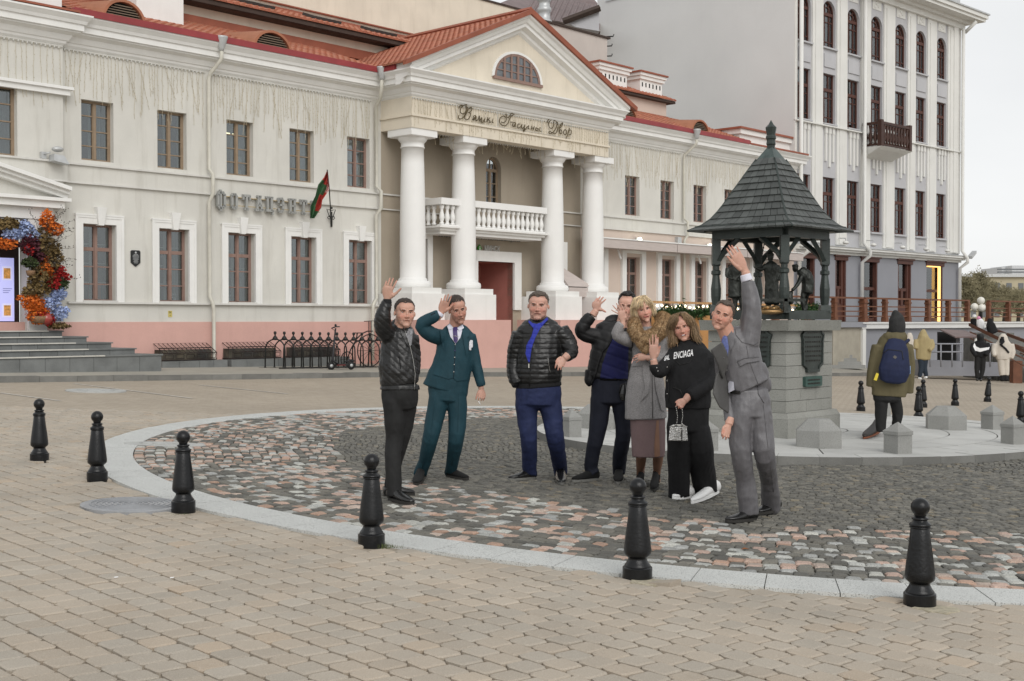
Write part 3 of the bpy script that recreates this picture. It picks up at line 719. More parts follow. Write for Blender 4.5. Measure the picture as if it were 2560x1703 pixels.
# ---------------------------------------------------------------- balcony between the middle columns
bal=bpy.data.objects.new('balcony',None);C.objects.link(bal);bal.parent=B
q=MB()
for z0,z1,e in ((2.62,2.72,-.16),(2.72,2.80,-.08),(2.80,2.86,.02)):bx(q,26.0-e,30.95+e,0,.98+e,z0,z1)
q.build('balcony_slab',M['white'],bal)
q=MB();bx(q,26.05,30.9,.70,.98,3.50,3.70);q.box(26.05,26.33,-.70,0,3.50,3.70);q.box(30.62,30.9,-.70,0,3.50,3.70);bx(q,26.1,30.85,.74,.94,2.86,2.90);q.build('handrail',M['white_clean'],bal)
def baluster():
 q=MB();q.lathe([(.075,0),(.075,.05),(.045,.07),(.06,.12),(.085,.2),(.08,.27),(.045,.42),(.05,.47),(.075,.5),(.075,.6)],(0,0,0),12);return q
b0=baluster().build('baluster',M['white_clean'],bal,(26.2,-.84,2.9))
for i in range(1,21):
 o=b0.copy();C.objects.link(o);o.location=(26.2+i*.2275,-.84,2.9)
for x in (26.2,30.75):
 for y in (-.25,-.5):o=b0.copy();C.objects.link(o);o.location=(x,y,2.9)
 # ---------------------------------------------------------------- roofs
def roofplane(name,a,b,c,d,cols,rows,m=None,parent=None,lift=.03):
 """clay tiles in courses on the quad a(eave left) b(eave right) c(top right) d(top left); every tile has its own edge"""
 a,b,c,d=map(Vector,(a,b,c,d));n=(b-a).cross(d-a).normalized();q=MB()
 q.add([a-n*.03,b-n*.03,c-n*.03,d-n*.03],[(0,1,2,3)],col=(.7,.7,.7))
 for r in range(rows):
  l0,r0=a.lerp(d,r/rows),b.lerp(c,r/rows);l1,r1=a.lerp(d,(r+1.12)/rows),b.lerp(c,(r+1.12)/rows)
  w0=(r0-l0).length;
  for k in range(cols):
   t0,t1=(k+.02)/cols,(k+.98)/cols;tm=(t0+t1)/2;g=R.uniform(.86,1.1)
   p=[l0.lerp(r0,t0),l0.lerp(r0,tm),l0.lerp(r0,t1),l1.lerp(r1,t1),l1.lerp(r1,tm),l1.lerp(r1,t0)]
   up=[lift,lift*2.0,lift,.0,lift*.9,.0]
   vv=[x+n*u for x,u in zip(p,up)]+[p[0]-n*.02,p[1]-n*.02,p[2]-n*.02]
   q.add(vv,[(0,1,4,5),(1,2,3,4),(6,7,1,0),(7,8,2,1)],col=(g,g*R.uniform(.95,1.03),g))
 return q.build(name,m or M['tile'],parent or B)
rf=bpy.data.objects.new('roof',None);C.objects.link(rf);rf.parent=B
def rt(*a,**k):return roofplane('roof_tiles',*a,parent=rf,**k)
for s0,s1 in ((14.5,17.8),(17.8,21.1),(21.1,24.4)):rt((s0,-.42,7.32),(s1,-.42,7.32),(s1,2.95,8.5),(s0,2.95,8.5),15,12)
for s0,s1 in ((34.0,37.5),(37.5,41),(41,44.3)):rt((s0,-.42,7.32),(s1,-.42,7.32),(s1,2.4,8.4),(s0,2.4,8.4),15,10)
# gable roof over the portico, running back to the tall wall
rt((23.9,5.0,7.36),(23.9,-1.85,7.36),(AP[0],-1.85,9.68),(AP[0],5.0,9.68),30,22)
rt((34.4,-1.85,7.36),(34.4,5.0,7.36),(AP[0],5.0,9.68),(AP[0],-1.85,9.68),30,20)
def strip(pts,w,h,name,m,parent=None,n=4):
 q=MB();q.tube([(a,b,c) for a,b,c in pts],w,n);return q.build(name,M[m],parent or rf)
q=MB()
for sa,sb in ((23.75,AP[0]),(34.55,AP[0])):
 q.hexa([(sa,-1.93,7.22),(sa,-1.80,7.22),(sb,-1.80,9.60),(sb,-1.93,9.60),(sa,-1.95,7.36),(sa,-1.80,7.36),(sb,-1.80,9.76),(sb,-1.95,9.76)])
q.build('verge_flashing',M['brown_red'],rf)
strip([(AP[0],-1.9,9.74),(AP[0],5.0,9.74)],.09,0,'ridge_cap','brown_red')
# set-back upper storey: flashing, beige strip, eave and second roof
q=MB();bx(q,14.5,27.5,-3.0,-2.9,8.42,8.72);q.build('flashing',M['brown_red'],rf)
q=MB();bx(q,14.0,27.5,-3.3,-3.0,8.6,9.2);q.build('upper_wall',M['wall_beige'],B)
q=MB();bx(q,10.0,27.8,-3.3,-2.55,9.0,9.12);bx(q,10.0,27.8,-2.6,-2.5,9.02,9.2);q.build('eave_board',M['dark_eave'],rf)
for s0 in (13.0,17.0,21.0,25.0):rt((s0,2.45,9.18),(s0+4,2.45,9.18),(s0+4,5.0,10.05),(s0,5.0,10.05),18,9)
for s0 in (19.0,22.0,24.6,27.0):
 q=MB();q.hexa([(s0,3.3,9.52),(s0+1.1,3.3,9.52),(s0+1.1,3.9,9.73),(s0,3.9,9.73),(s0,3.26,9.6),(s0+1.1,3.26,9.6),(s0+1.1,3.86,9.81),(s0,3.86,9.81)]);q.build('roof_window',M.setdefault('rw',mat('dark_roof_window',(.05,.055,.055),.3)),rf)
q=MB();bx(q,10.0,36.2,-9,-5.0,8.2,12.15);q.build('rear_wall',M['wall_beige'],B,label='tall blank beige wall behind the roofs')
q=MB();bx(q,10.0,31.0,-5.0,-4.92,10.05,10.13);bx(q,10.0,31.0,-5,-4.9,10.22,10.26);q.build('flashing',M['brown_red'],rf)
q=MB();bx(q,10.0,36.25,-9,-4.95,12.15,12.22);q.build('coping',M['dark_eave'],rf)
q=MB();bx(q,36.2,41.6,-9,-5.0,8.2,11.95);q.build('rear_wall',mat('pale_pinkish_render',(.53,.48,.44),.85,.05,1,stain=.2),B,label='pale pinkish wall right of the beige one')
q=MB();bx(q,36.2,41.75,-9,-4.93,11.95,12.03);q.build('coping',M['dark_eave'],rf)
# raised ridge roof on the right with two white chimneys
q=MB();bx(q,34.2,42.2,-4.5,-2.35,8.3,8.98);q.build('upper_wall',M['wall_blush'],B)
q=MB();bx(q,34.2,42.5,-4.6,-2.1,8.96,9.06);q.build('eave_board',M['dark_eave'],rf)
rt((34.2,2.05,9.08),(42.5,2.05,9.08),(42.5,3.4,9.62),(34.2,3.4,9.62),36,6)
q=MB();bx(q,34.2,42.3,-2.42,-2.3,8.25,8.42);q.build('flashing',M['brown_red'],rf)
def chimney(s0,s1,v0,v1,z0,z1,holes=7,m='white',cap=True):
 q=MB();bx(q,s0,s1,v0,v1,z0,z1)
 if cap:bx(q,s0-.08,s1+.08,v0-.08,v1+.08,z1-.26,z1-.12);bx(q,s0-.14,s1+.14,v0-.14,v1+.14,z1-.12,z1)
 o=q.build('chimney',M[m],rf)
 if cap:q=MB();bx(q,s0-.2,s1+.2,v0-.2,v1+.2,z1,z1+.06);q.build('cap_plate',M['brown_red'],o)
 if holes:
  q=MB()
  for k in range(holes):x=s0+.15+(s1-s0-.3)*k/(holes-1);bx(q,x-.035,x+.035,v1+.002,v1+.01,z1-.55,z1-.38)
  q.build('vent_hole',M['black'],o)
chimney(37.95,39.72,-3.6,-2.5,8.9,10.05);chimney(40.6,42.1,-3.6,-2.5,8.9,10.05,6)
chimney(17.15,18.55,-2.6,-1.2,7.9,11.5,0,cap=False)
# parapet blocks at both ends
q=MB();bx(q,10,14.42,-1.6,.1,7.24,7.95);bx(q,10,14.5,-1.7,.22,7.95,8.1);q.build('parapet',M['white'],B)
q=MB();bx(q,44.4,48.5,-2.0,-.2,7.24,7.75);bx(q,44.3,48.6,-2.1,-.08,7.75,7.95);q.build('parapet',M['white'],B)
q=MB();bx(q,44.2,48.7,-2.2,.0,7.95,8.03);q.build('coping',M['brown_red'],rf);q=MB();bx(q,44.1,48.8,-.2,.55,7.20,7.27);q.build('coping',M['brown_red'],rf);q=MB();bx(q,10,14.6,-.2,.66,7.22,7.27);q.build('coping',M['brown_red'],rf)
q=MB();bx(q,36.0,44.2,-3.5,-2.6,7.9,8.35);q.build('flashing',M['brown_red'],rf)
# eyebrow dormers with louvres
def dormer(s,w,zb,h):
 d=bpy.data.objects.new('dormer',None);C.objects.link(d);d.parent=rf;d.location=(s,-.12,zb)
 n=14;arc=lambda k,r=1.0:(w/2*math.cos(PI*(1-k/n))*r,h*math.sin(PI*(1-k/n))*r)
 q=MB()
 for k in range(n):
  (x0,z0),(x1,z1)=arc(k),arc(k+1);(X0,Z0),(X1,Z1)=arc(k,1.13),arc(k+1,1.13)
  q.add([(x0,0,z0),(x1,0,z1),(X1,0,Z1),(X0,0,Z0)],[(0,1,2,3)]);q.add([(x0,0,z0),(x1,0,z1),(x1,.3,z1),(x0,.3,z0)],[(3,2,1,0)])
  q.add([(X0,0,Z0),(X1,0,Z1),(X1*1.7,2.6,Z1*.12+.75),(X0*1.7,2.6,Z0*.12+.75)],[(0,1,2,3)],smooth=True)
 q.build('dormer_hood',mat('dormer_render_terracotta',(.36,.15,.085),.8,.1,3,bump=.2) if 'dh' not in M else M['dh'],d)
 q=MB()
 for k in range(1,8):
  z=h*k/8;x=w/2*math.sqrt(1-(z/h)**2)*.97
  if x>.05:q.hexa([(-x,.05,z-.045),(x,.05,z-.045),(x,.16,z-.01),(-x,.16,z-.01),(-x,.05,z-.02),(x,.05,z-.02),(x,.16,z+.015),(-x,.16,z+.015)])
 q.build('louvre',mat('weathered_louvre',(.16,.125,.09),.8) if 'lv' not in M else M['lv'],d)
 q=MB();q.add([(x,.17,z) for x,z in [arc(k) for k in range(n+1)]],[tuple(range(n+1))]);q.build('dark_void',M['black'],d)
for s,w in ((16.05,1.05),(20.52,1.15),(36.35,1.1),(41.1,1.1)):dormer(s,w,7.34,.5)
# left door with pediment
q=MB();bx(q,12.2,13.5,-.35,-.25,-.3,2.35);q.build('entrance_door',mat('dark_door',(.022,.013,.011),.35),B)
q=MB();bx(q,11.5,12.15,.13,.22,-.25,2.5);bx(q,13.5,13.95,.13,.22,-.25,2.5);bx(q,11.4,14.1,.13,.25,2.35,2.62);bx(q,11.3,14.3,.13,.42,2.62,2.78);bx(q,11.2,14.42,.13,.52,2.78,2.86);q.build('door_surround',M['white'],B)
q=MB()
for sa,sb in ((14.42,12.35),(10.3,12.35)):
 for o1,h0,h1 in ((.2,0,.1),(.32,.1,.18),(.42,.18,.27)):
  q.hexa([(sa,-.13-o1,2.86+h0),(sa,-.13,2.86+h0),(sb,-.13,3.82+h0-.45),(sb,-.13-o1,3.82+h0-.45),(sa,-.13-o1,2.86+h1),(sa,-.13,2.86+h1),(sb,-.13,3.82+h1-.45),(sb,-.13-o1,3.82+h1-.45)])
q.build('door_pediment',M['white'],B)
# small light roller-awning box over the right wing's lower windows
aw=thing('awning','long pinkish folded shop awning box above the right wing windows','awning',UF*41+NF*(.3-DF)+Vector((0,0,EYE+2.7)),RF)
M['awn']=mat('folded_awning_cloth',(.50,.44,.41),.85,.06,3,stretch=(1,1,6),bump=.1)
for a,b in ((-7.3,-2.4),(-2.35,2.5),(2.55,7.0)):
 q=MB();q.box(a,b,-.45,.05,-.15,.16);q.build('valance',M['awn'],aw)
 q=MB();q.box(a,b,-.48,.1,.165,.21);q.build('cassette',M['white'],aw)
for x in (-5.3,-.2,4.8):
 q=MB();q.tube([(x,.2,.1),(x-.1,-.1,-.5)],.04,5);q.build('awning_arm',M['white'],aw)
sa=thing('awning','small triangular side of a folded awning between the last two columns','awning',UF*32.6+NF*(.6-DF)+Vector((0,0,EYE+1.1)),RF)
q=MB();q.box(-.6,.7,-.4,.1,-.32,0);q.build('valance',M['awn'],sa)
q=MB();q.hexa([(-.6,-.4,.03),(.7,-.4,.03),(.7,.5,.03),(-.6,.5,.03),(-.6,.4,.9),(-.5,.4,.9),(-.5,.5,.9),(-.6,.5,.9)]);q.build('awning_cloth',M['awn'],sa)
for k,(px,py) in enumerate(((1600,603),(1776,618))):
 s,z=fp(px,py,.25);l=thing('floodlight',['lit floodlight above the awning next to the rightmost column','lit floodlight above the awning beside the bronze pavilion roof'][k],'floodlight',UF*s+NF*(.25-DF)+Vector((0,0,EYE+z)),RF)
 q=MB();q.ball((0,0,0),.10,8,6,sc=(.8,1,1.3));q.build('lit_lens',M['floodlit'],l)
 q=MB();q.box(-.1,.1,.06,.16,-.18,.12);q.build('housing',M['zinc'],l)
 # ================================================================ pavement along the building, kerb, entrance steps
pv=thing('pavement','','',(0,0,0));pv['kind']='structure';del pv['label'];del pv['category']
KP=[(-16,18.6),(-10.3,25.0),(-6.15,29.8),(-3.6,33.0),(2.7,38.9),(8,43.2),(12.4,46.8),(24,58)]
KP=[Vector((a,b,0)) for a,b in KP]
def kz(p):return G(p.x,p.y)+.115
def wallpt(s,v):return UF*s+NF*(v-DF)
def wz(s):return EYE-(1.17+(s-16.8)/11.0*.17)  # pavement level at the wall
def kerb_at(t):
 t=max(0,min(.9999,t));L=[(b-a).length for a,b in zip(KP,KP[1:])];d=t*sum(L)
 for a,b,l in zip(KP,KP[1:],L):
  if d<=l:return a.lerp(b,d/l)
  d-=l
 return KP[-1]
mb=MB();n=60;rows=[]
for i in range(n+1):
 k=kerb_at(i/n);s=k.dot(UF);w=wallpt(s,-.1);r=[]
 for j in range(5):
  p=k.lerp(Vector((w.x,w.y,0)),j/4);zz=kz(k)-.002+(max(kz(k)-.5,wz(s))-kz(k))*(j/4);r.append(Vector((p.x,p.y,zz)))
 rows.append(r)
mb.rings(rows,close=False,cap=False).build('walk_surface',M['asphalt_walk'],pv)
def pav_z(x,y):
 p=Vector((x,y,0));s=p.dot(UF);v=p.dot(NF)+DF
 best=min(((kerb_at(i/200)-p).length,i) for i in range(201));k=kerb_at(best[1]/200)
 tot=(Vector((wallpt(s,-.1).x,wallpt(s,-.1).y,0))-k).length;f=max(0,min(1,best[0]/max(.1,tot)))
 return kz(k)+(wz(s)-kz(k))*f
for i in range(66):
 a,b=kerb_at((i+.004)/66),kerb_at((i+.996)/66);d=(b-a).normalized();q=Vector((-d.y,d.x,0))*.16;h=R.uniform(-.006,.006)
 P_=[a-q*.1,b-q*.1,b+q,a+q]
 MB().hexa([Vector((p.x,p.y,G(p.x,p.y)-.1)) for p in P_]+[Vector((p.x,p.y,kz(p)+h)) for p in P_]).build('kerb_stone',M['kerb'],pv)
 # entrance steps at the left: five tiers
st=thing('entrance_steps','five grey stone steps with worn white edges leading to the flower-framed door','steps',wallpt(12,1.0)+Vector((0,0,EYE-1.1)),RF)
def stloc(s,v,z):return (s-12,-(v-1.0),z+1.1)
tiers=[(.45,14.2,-.25),(.82,14.62,-.385),(1.18,15.05,-.525),(1.55,15.45,-.665),(1.92,15.93,-.81)]
for k,(v,s1,z) in enumerate(tiers):
 zb=z-.15 if k<4 else -1.4;s0=9.0;n=12 if k==4 else 10;w=(s1-s0)/n
 for i in range(n):
  a,b=s0+i*w+.004,s0+(i+1)*w-.004
  MB().hexa([stloc(a,v,zb),stloc(b,v,zb),stloc(b,v-.5,zb),stloc(a,v-.5,zb),stloc(a,v,z-.03),stloc(b,v,z-.03),stloc(b,v-.5,z-.03),stloc(a,v-.5,z-.03)]).build('step_block',M['step'],st)
 q=MB();q.hexa([stloc(s0,v+.03,z-.03),stloc(s1+.03,v+.03,z-.03),stloc(s1+.03,0,z-.03),stloc(s0,0,z-.03),stloc(s0,v+.03,z),stloc(s1+.03,v+.03,z),stloc(s1+.03,0,z),stloc(s0,0,z)])
 o=q.build('tread',M['step'],st)
 q=MB();e=s1-.35-.28*k;q.hexa([stloc(s0,v+.035,z-.022),stloc(e,v+.035,z-.022),stloc(e,v-.04,z-.022),stloc(s0,v-.04,z-.022),stloc(s0,v+.035,z+.004),stloc(e,v+.035,z+.004),stloc(e,v-.04,z+.004),stloc(s0,v-.04,z+.004)]);q.build('white_edge',M['step_edge'],o)
 # basement window grilles on stone kerbs
M['grille']=mat('brown_black_grille_iron',(.022,.013,.011),.5,.2,8)
GR=[(382,521,'on the plinth right of the stone steps'),(554,685,'between the second drainpipe and the bicycle stands'),(712,836,'behind the bicycle stands and the scooter')]
for x0,x1,where in GR:
 sa_,_=fp(x0,875,.02);sb_,_=fp(x1,880,.55);zt=fp(x0,860,.05)[1];L=1.55;sa_=sa_+.02
 g=thing('basement_grille','sloping iron basement grille '+where,'grille',wallpt(sa_,0)+Vector((0,0,EYE-.7)),RF)
 zb,zf=-.0,.0
 z_b=-.36;z_m=-.10
 q=MB();h0=.30
 # side frames, top slope, front panel
 for x in (0,L):
  q.tube([(x,-.02,-.32),(x,-.02,.10),(x,-.5,-.14),(x,-.5,-.32),(x,-.02,-.32)],.014,4)
 for y,z in ((-.02,.10),(-.5,-.14),(-.5,-.32),(-.26,-.02)):q.tube([(0,y,z),(L,y,z)],.013,4)
 q.build('frame',M['grille'],g)
 for k in range(13):
  x=L*k/12;MB().tube([(x,-.02,.135),(x,-.02,.10),(x,-.5,-.14)],.010,4).build('bar',M['grille'],g)
 q=MB()
 for k in range(5):
  xa,xb=L*k/5+.04,L*(k+1)/5-.04;q.tube([(xa,-.5,-.18),(xb,-.5,-.18),(xb,-.5,-.28),(xa,-.5,-.28),(xa,-.5,-.18)],.009,4)
 q.build('panel_scroll',M['grille'],g)
 q=MB();q.box(.02,L-.02,-.3,-.01,-.34,-.06);q.build('window_well',M['dark_in'],g)
 for a,b in ((-.12,.36),(.37,.95),(.96,1.38),(1.39,L+.25)):MB().box(a,b,-.62,0,-1.1,-.345).build('curb_block',M['step'],g)
 # shield plaque, small yellow meter sign
s,z=fp(339.5,647,.03)
p=thing('shield_plaque','small black shield-shaped plaque on the wall between the first two lower windows','plaque',wallpt(s,0)+Vector((0,0,EYE+z)),RF)
q=MB();q.prism([(-.13,-.03,.18),(-.10,-.03,.21),(.10,-.03,.21),(.13,-.03,.18),(.13,-.03,-.10),(0,-.03,-.20),(-.13,-.03,-.10)],(0,.03,0));q.build('plate',M['plaque'],p)
q=MB();q.lathe([(.028,0),(.028,.004)],(0,0,0),10)
q.v=[(x,-.032-zz,y+.15) for x,y,zz in q.v];
for k in range(8):w=(.06,.085,.09,.07,.08,.05,.065,.05)[k];q.box(-w,w,-.034,-.03,.10-k*.03,.11-k*.03)
q.build('raised_words',M['zinc'],p)
s,z=fp(426,785,.02);p=thing('meter_sign','small yellow numbered sign low on the wall below the second lower window','sign',wallpt(s,0)+Vector((0,0,EYE+z)),RF)
MB().box(-.055,.055,-.012,0,-.08,.08).build('plate',mat('yellow_sign',(.6,.5,.16),.6),p)
q=MB();put_text(q,'ВК',(0,-.014,.015),(1,0,0),(0,0,1),.07,.002);put_text(q,'63',(0,-.014,-.05),(1,0,0),(0,0,1),.04,.002);q.build('printed_words',M['black'],p)
# slab-serif letter sign: ФОТАЦЭНТР
sg=thing('letter_sign','row of grey slab letters reading ФОТАЦЭНТР on two rods above the lower windows','shop sign',wallpt(18.6,0)+Vector((0,0,EYE+2.95)),RF)
def stroke(mb,pts,w,y0=-.16,y1=-.08):
 for (x0,z0),(x1,z1) in zip(pts,pts[1:]):
  d=Vector((x1-x0,0,z1-z0));L=d.length;d/=L;n_=Vector((-d.z,0,d.x))*w/2;a=Vector((x0,y0,z0))-d*w*.25;b=Vector((x1,y0,z1))+d*w*.25
  mb.prism([a-n_,b-n_,b+n_,a+n_],(0,y1-y0,0))
LET={  # on a .20 x .40 cell
'Ф':[([(.10,-.06),(.10,.46)],.05),([(.02,.06),(.02,.34),(.07,.40),(.17,.40),(.22,.34),(.22,.06),(.17,0),(.07,0),(.02,.06)],.065)],
'О':[([(.03,.07),(.03,.33),(.07,.38),(.13,.38),(.17,.33),(.17,.07),(.13,.02),(.07,.02),(.03,.07)],.065)],
'Т':[([(.0,.37),(.2,.37)],.07),([(.0,.37),(.0,.27)],.04),([(.2,.37),(.2,.27)],.04),([(.1,.37),(.1,.0)],.07),([(.05,.02),(.15,.02)],.06)],
'А':[([(.02,.03),(.10,.38)],.06),([(.18,.03),(.10,.38)],.06),([(.05,.14),(.15,.14)],.05),([(-.01,.02),(.07,.02)],.06),([(.13,.02),(.21,.02)],.06),([(.05,.38),(.15,.38)],.06)],
'Ц':[([(.03,.38),(.03,.03)],.055),([(.16,.38),(.16,.03)],.065),([(.0,.03),(.2,.03)],.065),([(.205,.03),(.205,-.07)],.05),([(-.01,.38),(.07,.38)],.05),([(.12,.38),(.2,.38)],.05)],
'Э':[([(.02,.30),(.04,.37),(.13,.38),(.17,.32),(.17,.08),(.13,.02),(.05,.02),(.02,.09)],.06),([(.07,.2),(.16,.2)],.045),([(.02,.26),(.02,.36)],.05)],
'Н':[([(.03,.38),(.03,.02)],.065),([(.17,.38),(.17,.02)],.065),([(.03,.2),(.17,.2)],.05),([(-.01,.38),(.08,.38)],.05),([(.12,.38),(.21,.38)],.05),([(-.01,.02),(.08,.02)],.05),([(.12,.02),(.21,.02)],.05)],
'Р':[([(.04,.38),(.04,.02)],.065),([(.04,.36),(.13,.36),(.17,.32),(.17,.22),(.13,.18),(.04,.18)],.055),([(-.01,.02),(.1,.02)],.055)]}
for ch,px in zip('ФОТАЦЭНТР',(543,577,608,640,666,694,723,751,777)):
 s,z=fp(px,548+(px-543)*.045,.12);q=MB()
 for pts,w in LET[ch]:stroke(q,pts,w)
 q.v=[(x+s-18.6,y,zz*1.02+.0) for x,y,zz in q.v];q.build('letter',M['grey_letter'],sg)
s1=fp(800,560,.1)[0]-18.6;s0=fp(555,550,.1)[0]-18.6
for z in (.09,.31):MB().box(s0,s1,-.10,-.08,z,z+.015).build('mounting_rod',mat('ochre_rod',(.42,.3,.12),.5) if z<.2 else bpy.data.materials['ochre_rod'],sg)
# script sign on the entablature
sc_=thing('script_sign','olive bronze script sign reading Вялікі Гасціны Двор on the portico entablature','sign',wallpt(29,PV)+Vector((0,0,EYE+6.0)),RF)
Z5=lambda pts:[(lambda q:(q[0]-29,-.07,q[1]-6.0))(fp(1120+x/7.366,240+y/7.366,PV+.07)) for x,y in pts]
STK=[
[(205,230),(215,185),(250,170),(262,185)],[(330,170),(345,230),(320,300),(270,330),(230,300),(235,235),(265,190),(310,165),(350,160)],
[(300,380),(340,320),(385,230),(430,210),(440,250),(400,300),(370,305),(410,315),(410,370),(370,430),(330,435),(305,400),(320,350)],[(205,355),(190,390),(215,425),(260,410),(300,370),(345,270),(365,200)],
[(470,375),(500,360),(505,395),(470,405),(455,440),(500,410),(520,370),(515,455)],[(520,455),(555,430),(575,375),(580,380),(585,465),(600,430),(625,400),(615,475),(640,480),(670,430)],[(685,400),(670,470),(690,480)],[(692,325),(696,335)],
[(735,390),(715,480)],[(775,400),(740,440),(770,450),(765,490),(790,480)],[(830,420),(815,490),(835,490)],[(855,345),(858,352)],
[(980,480),(1020,490),(1065,460),(1070,410),(1040,375),(990,380),(955,420),(950,480),(985,535),(1050,548),(1100,510),(1130,440),(1165,370),(1225,335)],[(1070,325),(1080,385),(1110,395),(1150,350),(1170,320),(1200,325)],[(1145,480),(1190,485)],
[(1240,485),(1200,500),(1190,545),(1215,560),(1245,500),(1235,570)],[(1330,520),(1290,520),(1275,570),(1300,590),(1335,570),(1365,520)],[(1365,520),(1355,580),(1385,590),(1420,530),(1405,600),(1430,610),(1400,650),(1385,635),(1430,600),(1470,560)],[(1490,540),(1475,600),(1495,605)],[(1518,455),(1522,462)],
[(1545,555),(1530,620)],[(1590,560),(1570,625)],[(1535,590),(1580,590)],[(1625,575),(1610,630),(1650,635),(1660,600),(1620,600)],[(1700,580),(1680,640),(1720,650)],
[(1830,490),(1840,450),(1865,430)],[(1950,455),(1950,530),(1920,590),(1880,590),(1855,540),(1860,480),(1900,440)],[(2020,480),(2000,560),(1960,640),(1900,690),(1860,680),(1870,650),(1920,680),(1980,690),(2010,640),(2030,560),(2010,490),(1960,450)],
[(2050,640),(2070,700),(2100,670),(2080,620),(2050,640),(2060,560),(2100,500),(2115,510),(2070,590)],[(2150,620),(2125,670),(2150,715),(2185,680),(2170,630),(2150,620)],[(2240,590),(2200,720),(2175,785)],[(2215,680),(2240,630),(2270,640),(2265,700),(2225,715)]]
for st_ in STK:
 P_=Z5(st_);S=[]
 if len(P_)>2:  # rounded strokes
  for i in range(len(P_)-1):
   p0,p1,p2,p3=(Vector(P_[max(0,i-1)]),Vector(P_[i]),Vector(P_[i+1]),Vector(P_[min(len(P_)-1,i+2)]))
   for k in range(4):
    t=k/4;S.append(.5*((2*p1)+(-p0+p2)*t+(2*p0-5*p1+4*p2-p3)*t*t+(-p0+3*p1-3*p2+p3)*t**3))
  S.append(Vector(P_[-1]))
 else :S=P_
 MB().tube(S,.015,5).build('letter_stroke',M['bronze_script'],sc_)
for a,b,c,d in (((165,130),(920,265),(930,570),(170,460)),((930,270),(1730,395),(1735,690),(940,572)),((1745,400),(2280,480),(2275,780),(1745,695))):
 P_=Z5([a,b,c,d,a]);MB().tube([(x,y+.03,z) for x,y,z in P_],.009,4).build('sign_frame',M['grey_trim'],sc_)
 # tourist centre sign under the balcony
ts=thing('tourist_sign','grey metal lettering МИНСК with a green diamond i under the balcony','sign',wallpt(29,0)+Vector((0,0,EYE+2.4)),RF)
M['sign_grey']=mat('brushed_sign_letters',(.45,.45,.43),.5)
def sgp(px,py):s,z=fp(px,py,.08);return (s-29,-.08,z-2.4)
x,y,z=sgp(1211,627.5);q=MB();put_text(q,'МИНСК',(x,y,z),(.78,0,0),(0,0,1),.25,.03,align='LEFT',offset=.004);q.build('letters',M['sign_grey'],ts)
x,y,z=sgp(1192,603.5+3);x0,_,z0=sgp(1163,601);q=MB();put_text(q,'ИНФОРМАЦИОННО-ТУРИСТСКИЙ ЦЕНТР',(sgp(1303,606)[0],-.08,sgp(1303,606)[2]),(1,0,0),(0,0,1),.185,.03,align='RIGHT');q.build('letters',mat('shaded_sign_letters',(.16,.16,.15),.5),ts)
x,y,z=sgp(1199.5,620.5);q=MB();q.prism([(x-.1,-.08,z),(x,-.08,z-.12),(x+.1,-.08,z),(x,-.08,z+.12)],(0,.04,0));q.build('diamond',M['green_logo'],ts)
q=MB();q.box(x-.015,x+.015,-.09,-.08,z-.05,z+.02);q.box(x-.015,x+.015,-.09,-.08,z+.035,z+.06);q.box(x-.03,x+.03,-.09,-.08,z-.065,z-.05);q.build('letter',M['paper'],ts)
# flag on a wrought iron holder
sx_,zx_=fp(828,560,.3)
fl=thing('flag','red and green flag with a white ornamented edge hanging from a black wrought iron bracket','flag',wallpt(sx_,0)+Vector((0,0,EYE+zx_)),RF)
def FLc(px,py,v):s,z=fp(px,py,v);return Vector((s-sx_,-v,z-zx_))
q=MB();q.tube([FLc(829,567,.12),FLc(826,520,.45),FLc(823,470,.8),FLc(818,425,1.15)],.016,6);q.build('pole',M['iron_thin'],fl)
q=MB();q.tube([FLc(829,567,.03),FLc(828,530,.03)],.03,6)
for sg_ in (-1,1):
 q.tube([FLc(828,545,.1)+Vector((sg_*a,0,b)) for a,b in ((0,0),(.08,-.04),(.13,.0),(.10,.05),(.06,.02))],.012,5)
 q.tube([FLc(828,548,.1)+Vector((sg_*a,0,b)) for a,b in ((0,0),(.09,.12),(.16,.28),(.05,.26),(0,.25))],.012,5)
q.ball(FLc(829,520,.12),.035);q.build('bracket',M['iron_thin'],fl)
fr_=mat('flag_red',(.33,.03,.02),.75,.1,8);fg_=mat('flag_green',(.035,.10,.04),.75,.1,8);fw_=mat('flag_ornament',(.5,.12,.1),.75,0)
_b=fw_.node_tree.nodes['Principled BSDF'];_ck=fw_.node_tree.nodes.new('ShaderNodeTexVoronoi');_ck.inputs['Scale'].default_value=16
_rp=fw_.node_tree.nodes.new('ShaderNodeValToRGB');_rp.color_ramp.elements[0].position=.38;_rp.color_ramp.elements[1].position=.42;_rp.color_ramp.elements[0].color=(.7,.68,.66,1);_rp.color_ramp.elements[1].color=(.38,.04,.03,1)
fw_.node_tree.links.new(_ck.outputs[0],_rp.inputs[0]);fw_.node_tree.links.new(_rp.outputs[0],_b.inputs['Base Color'])
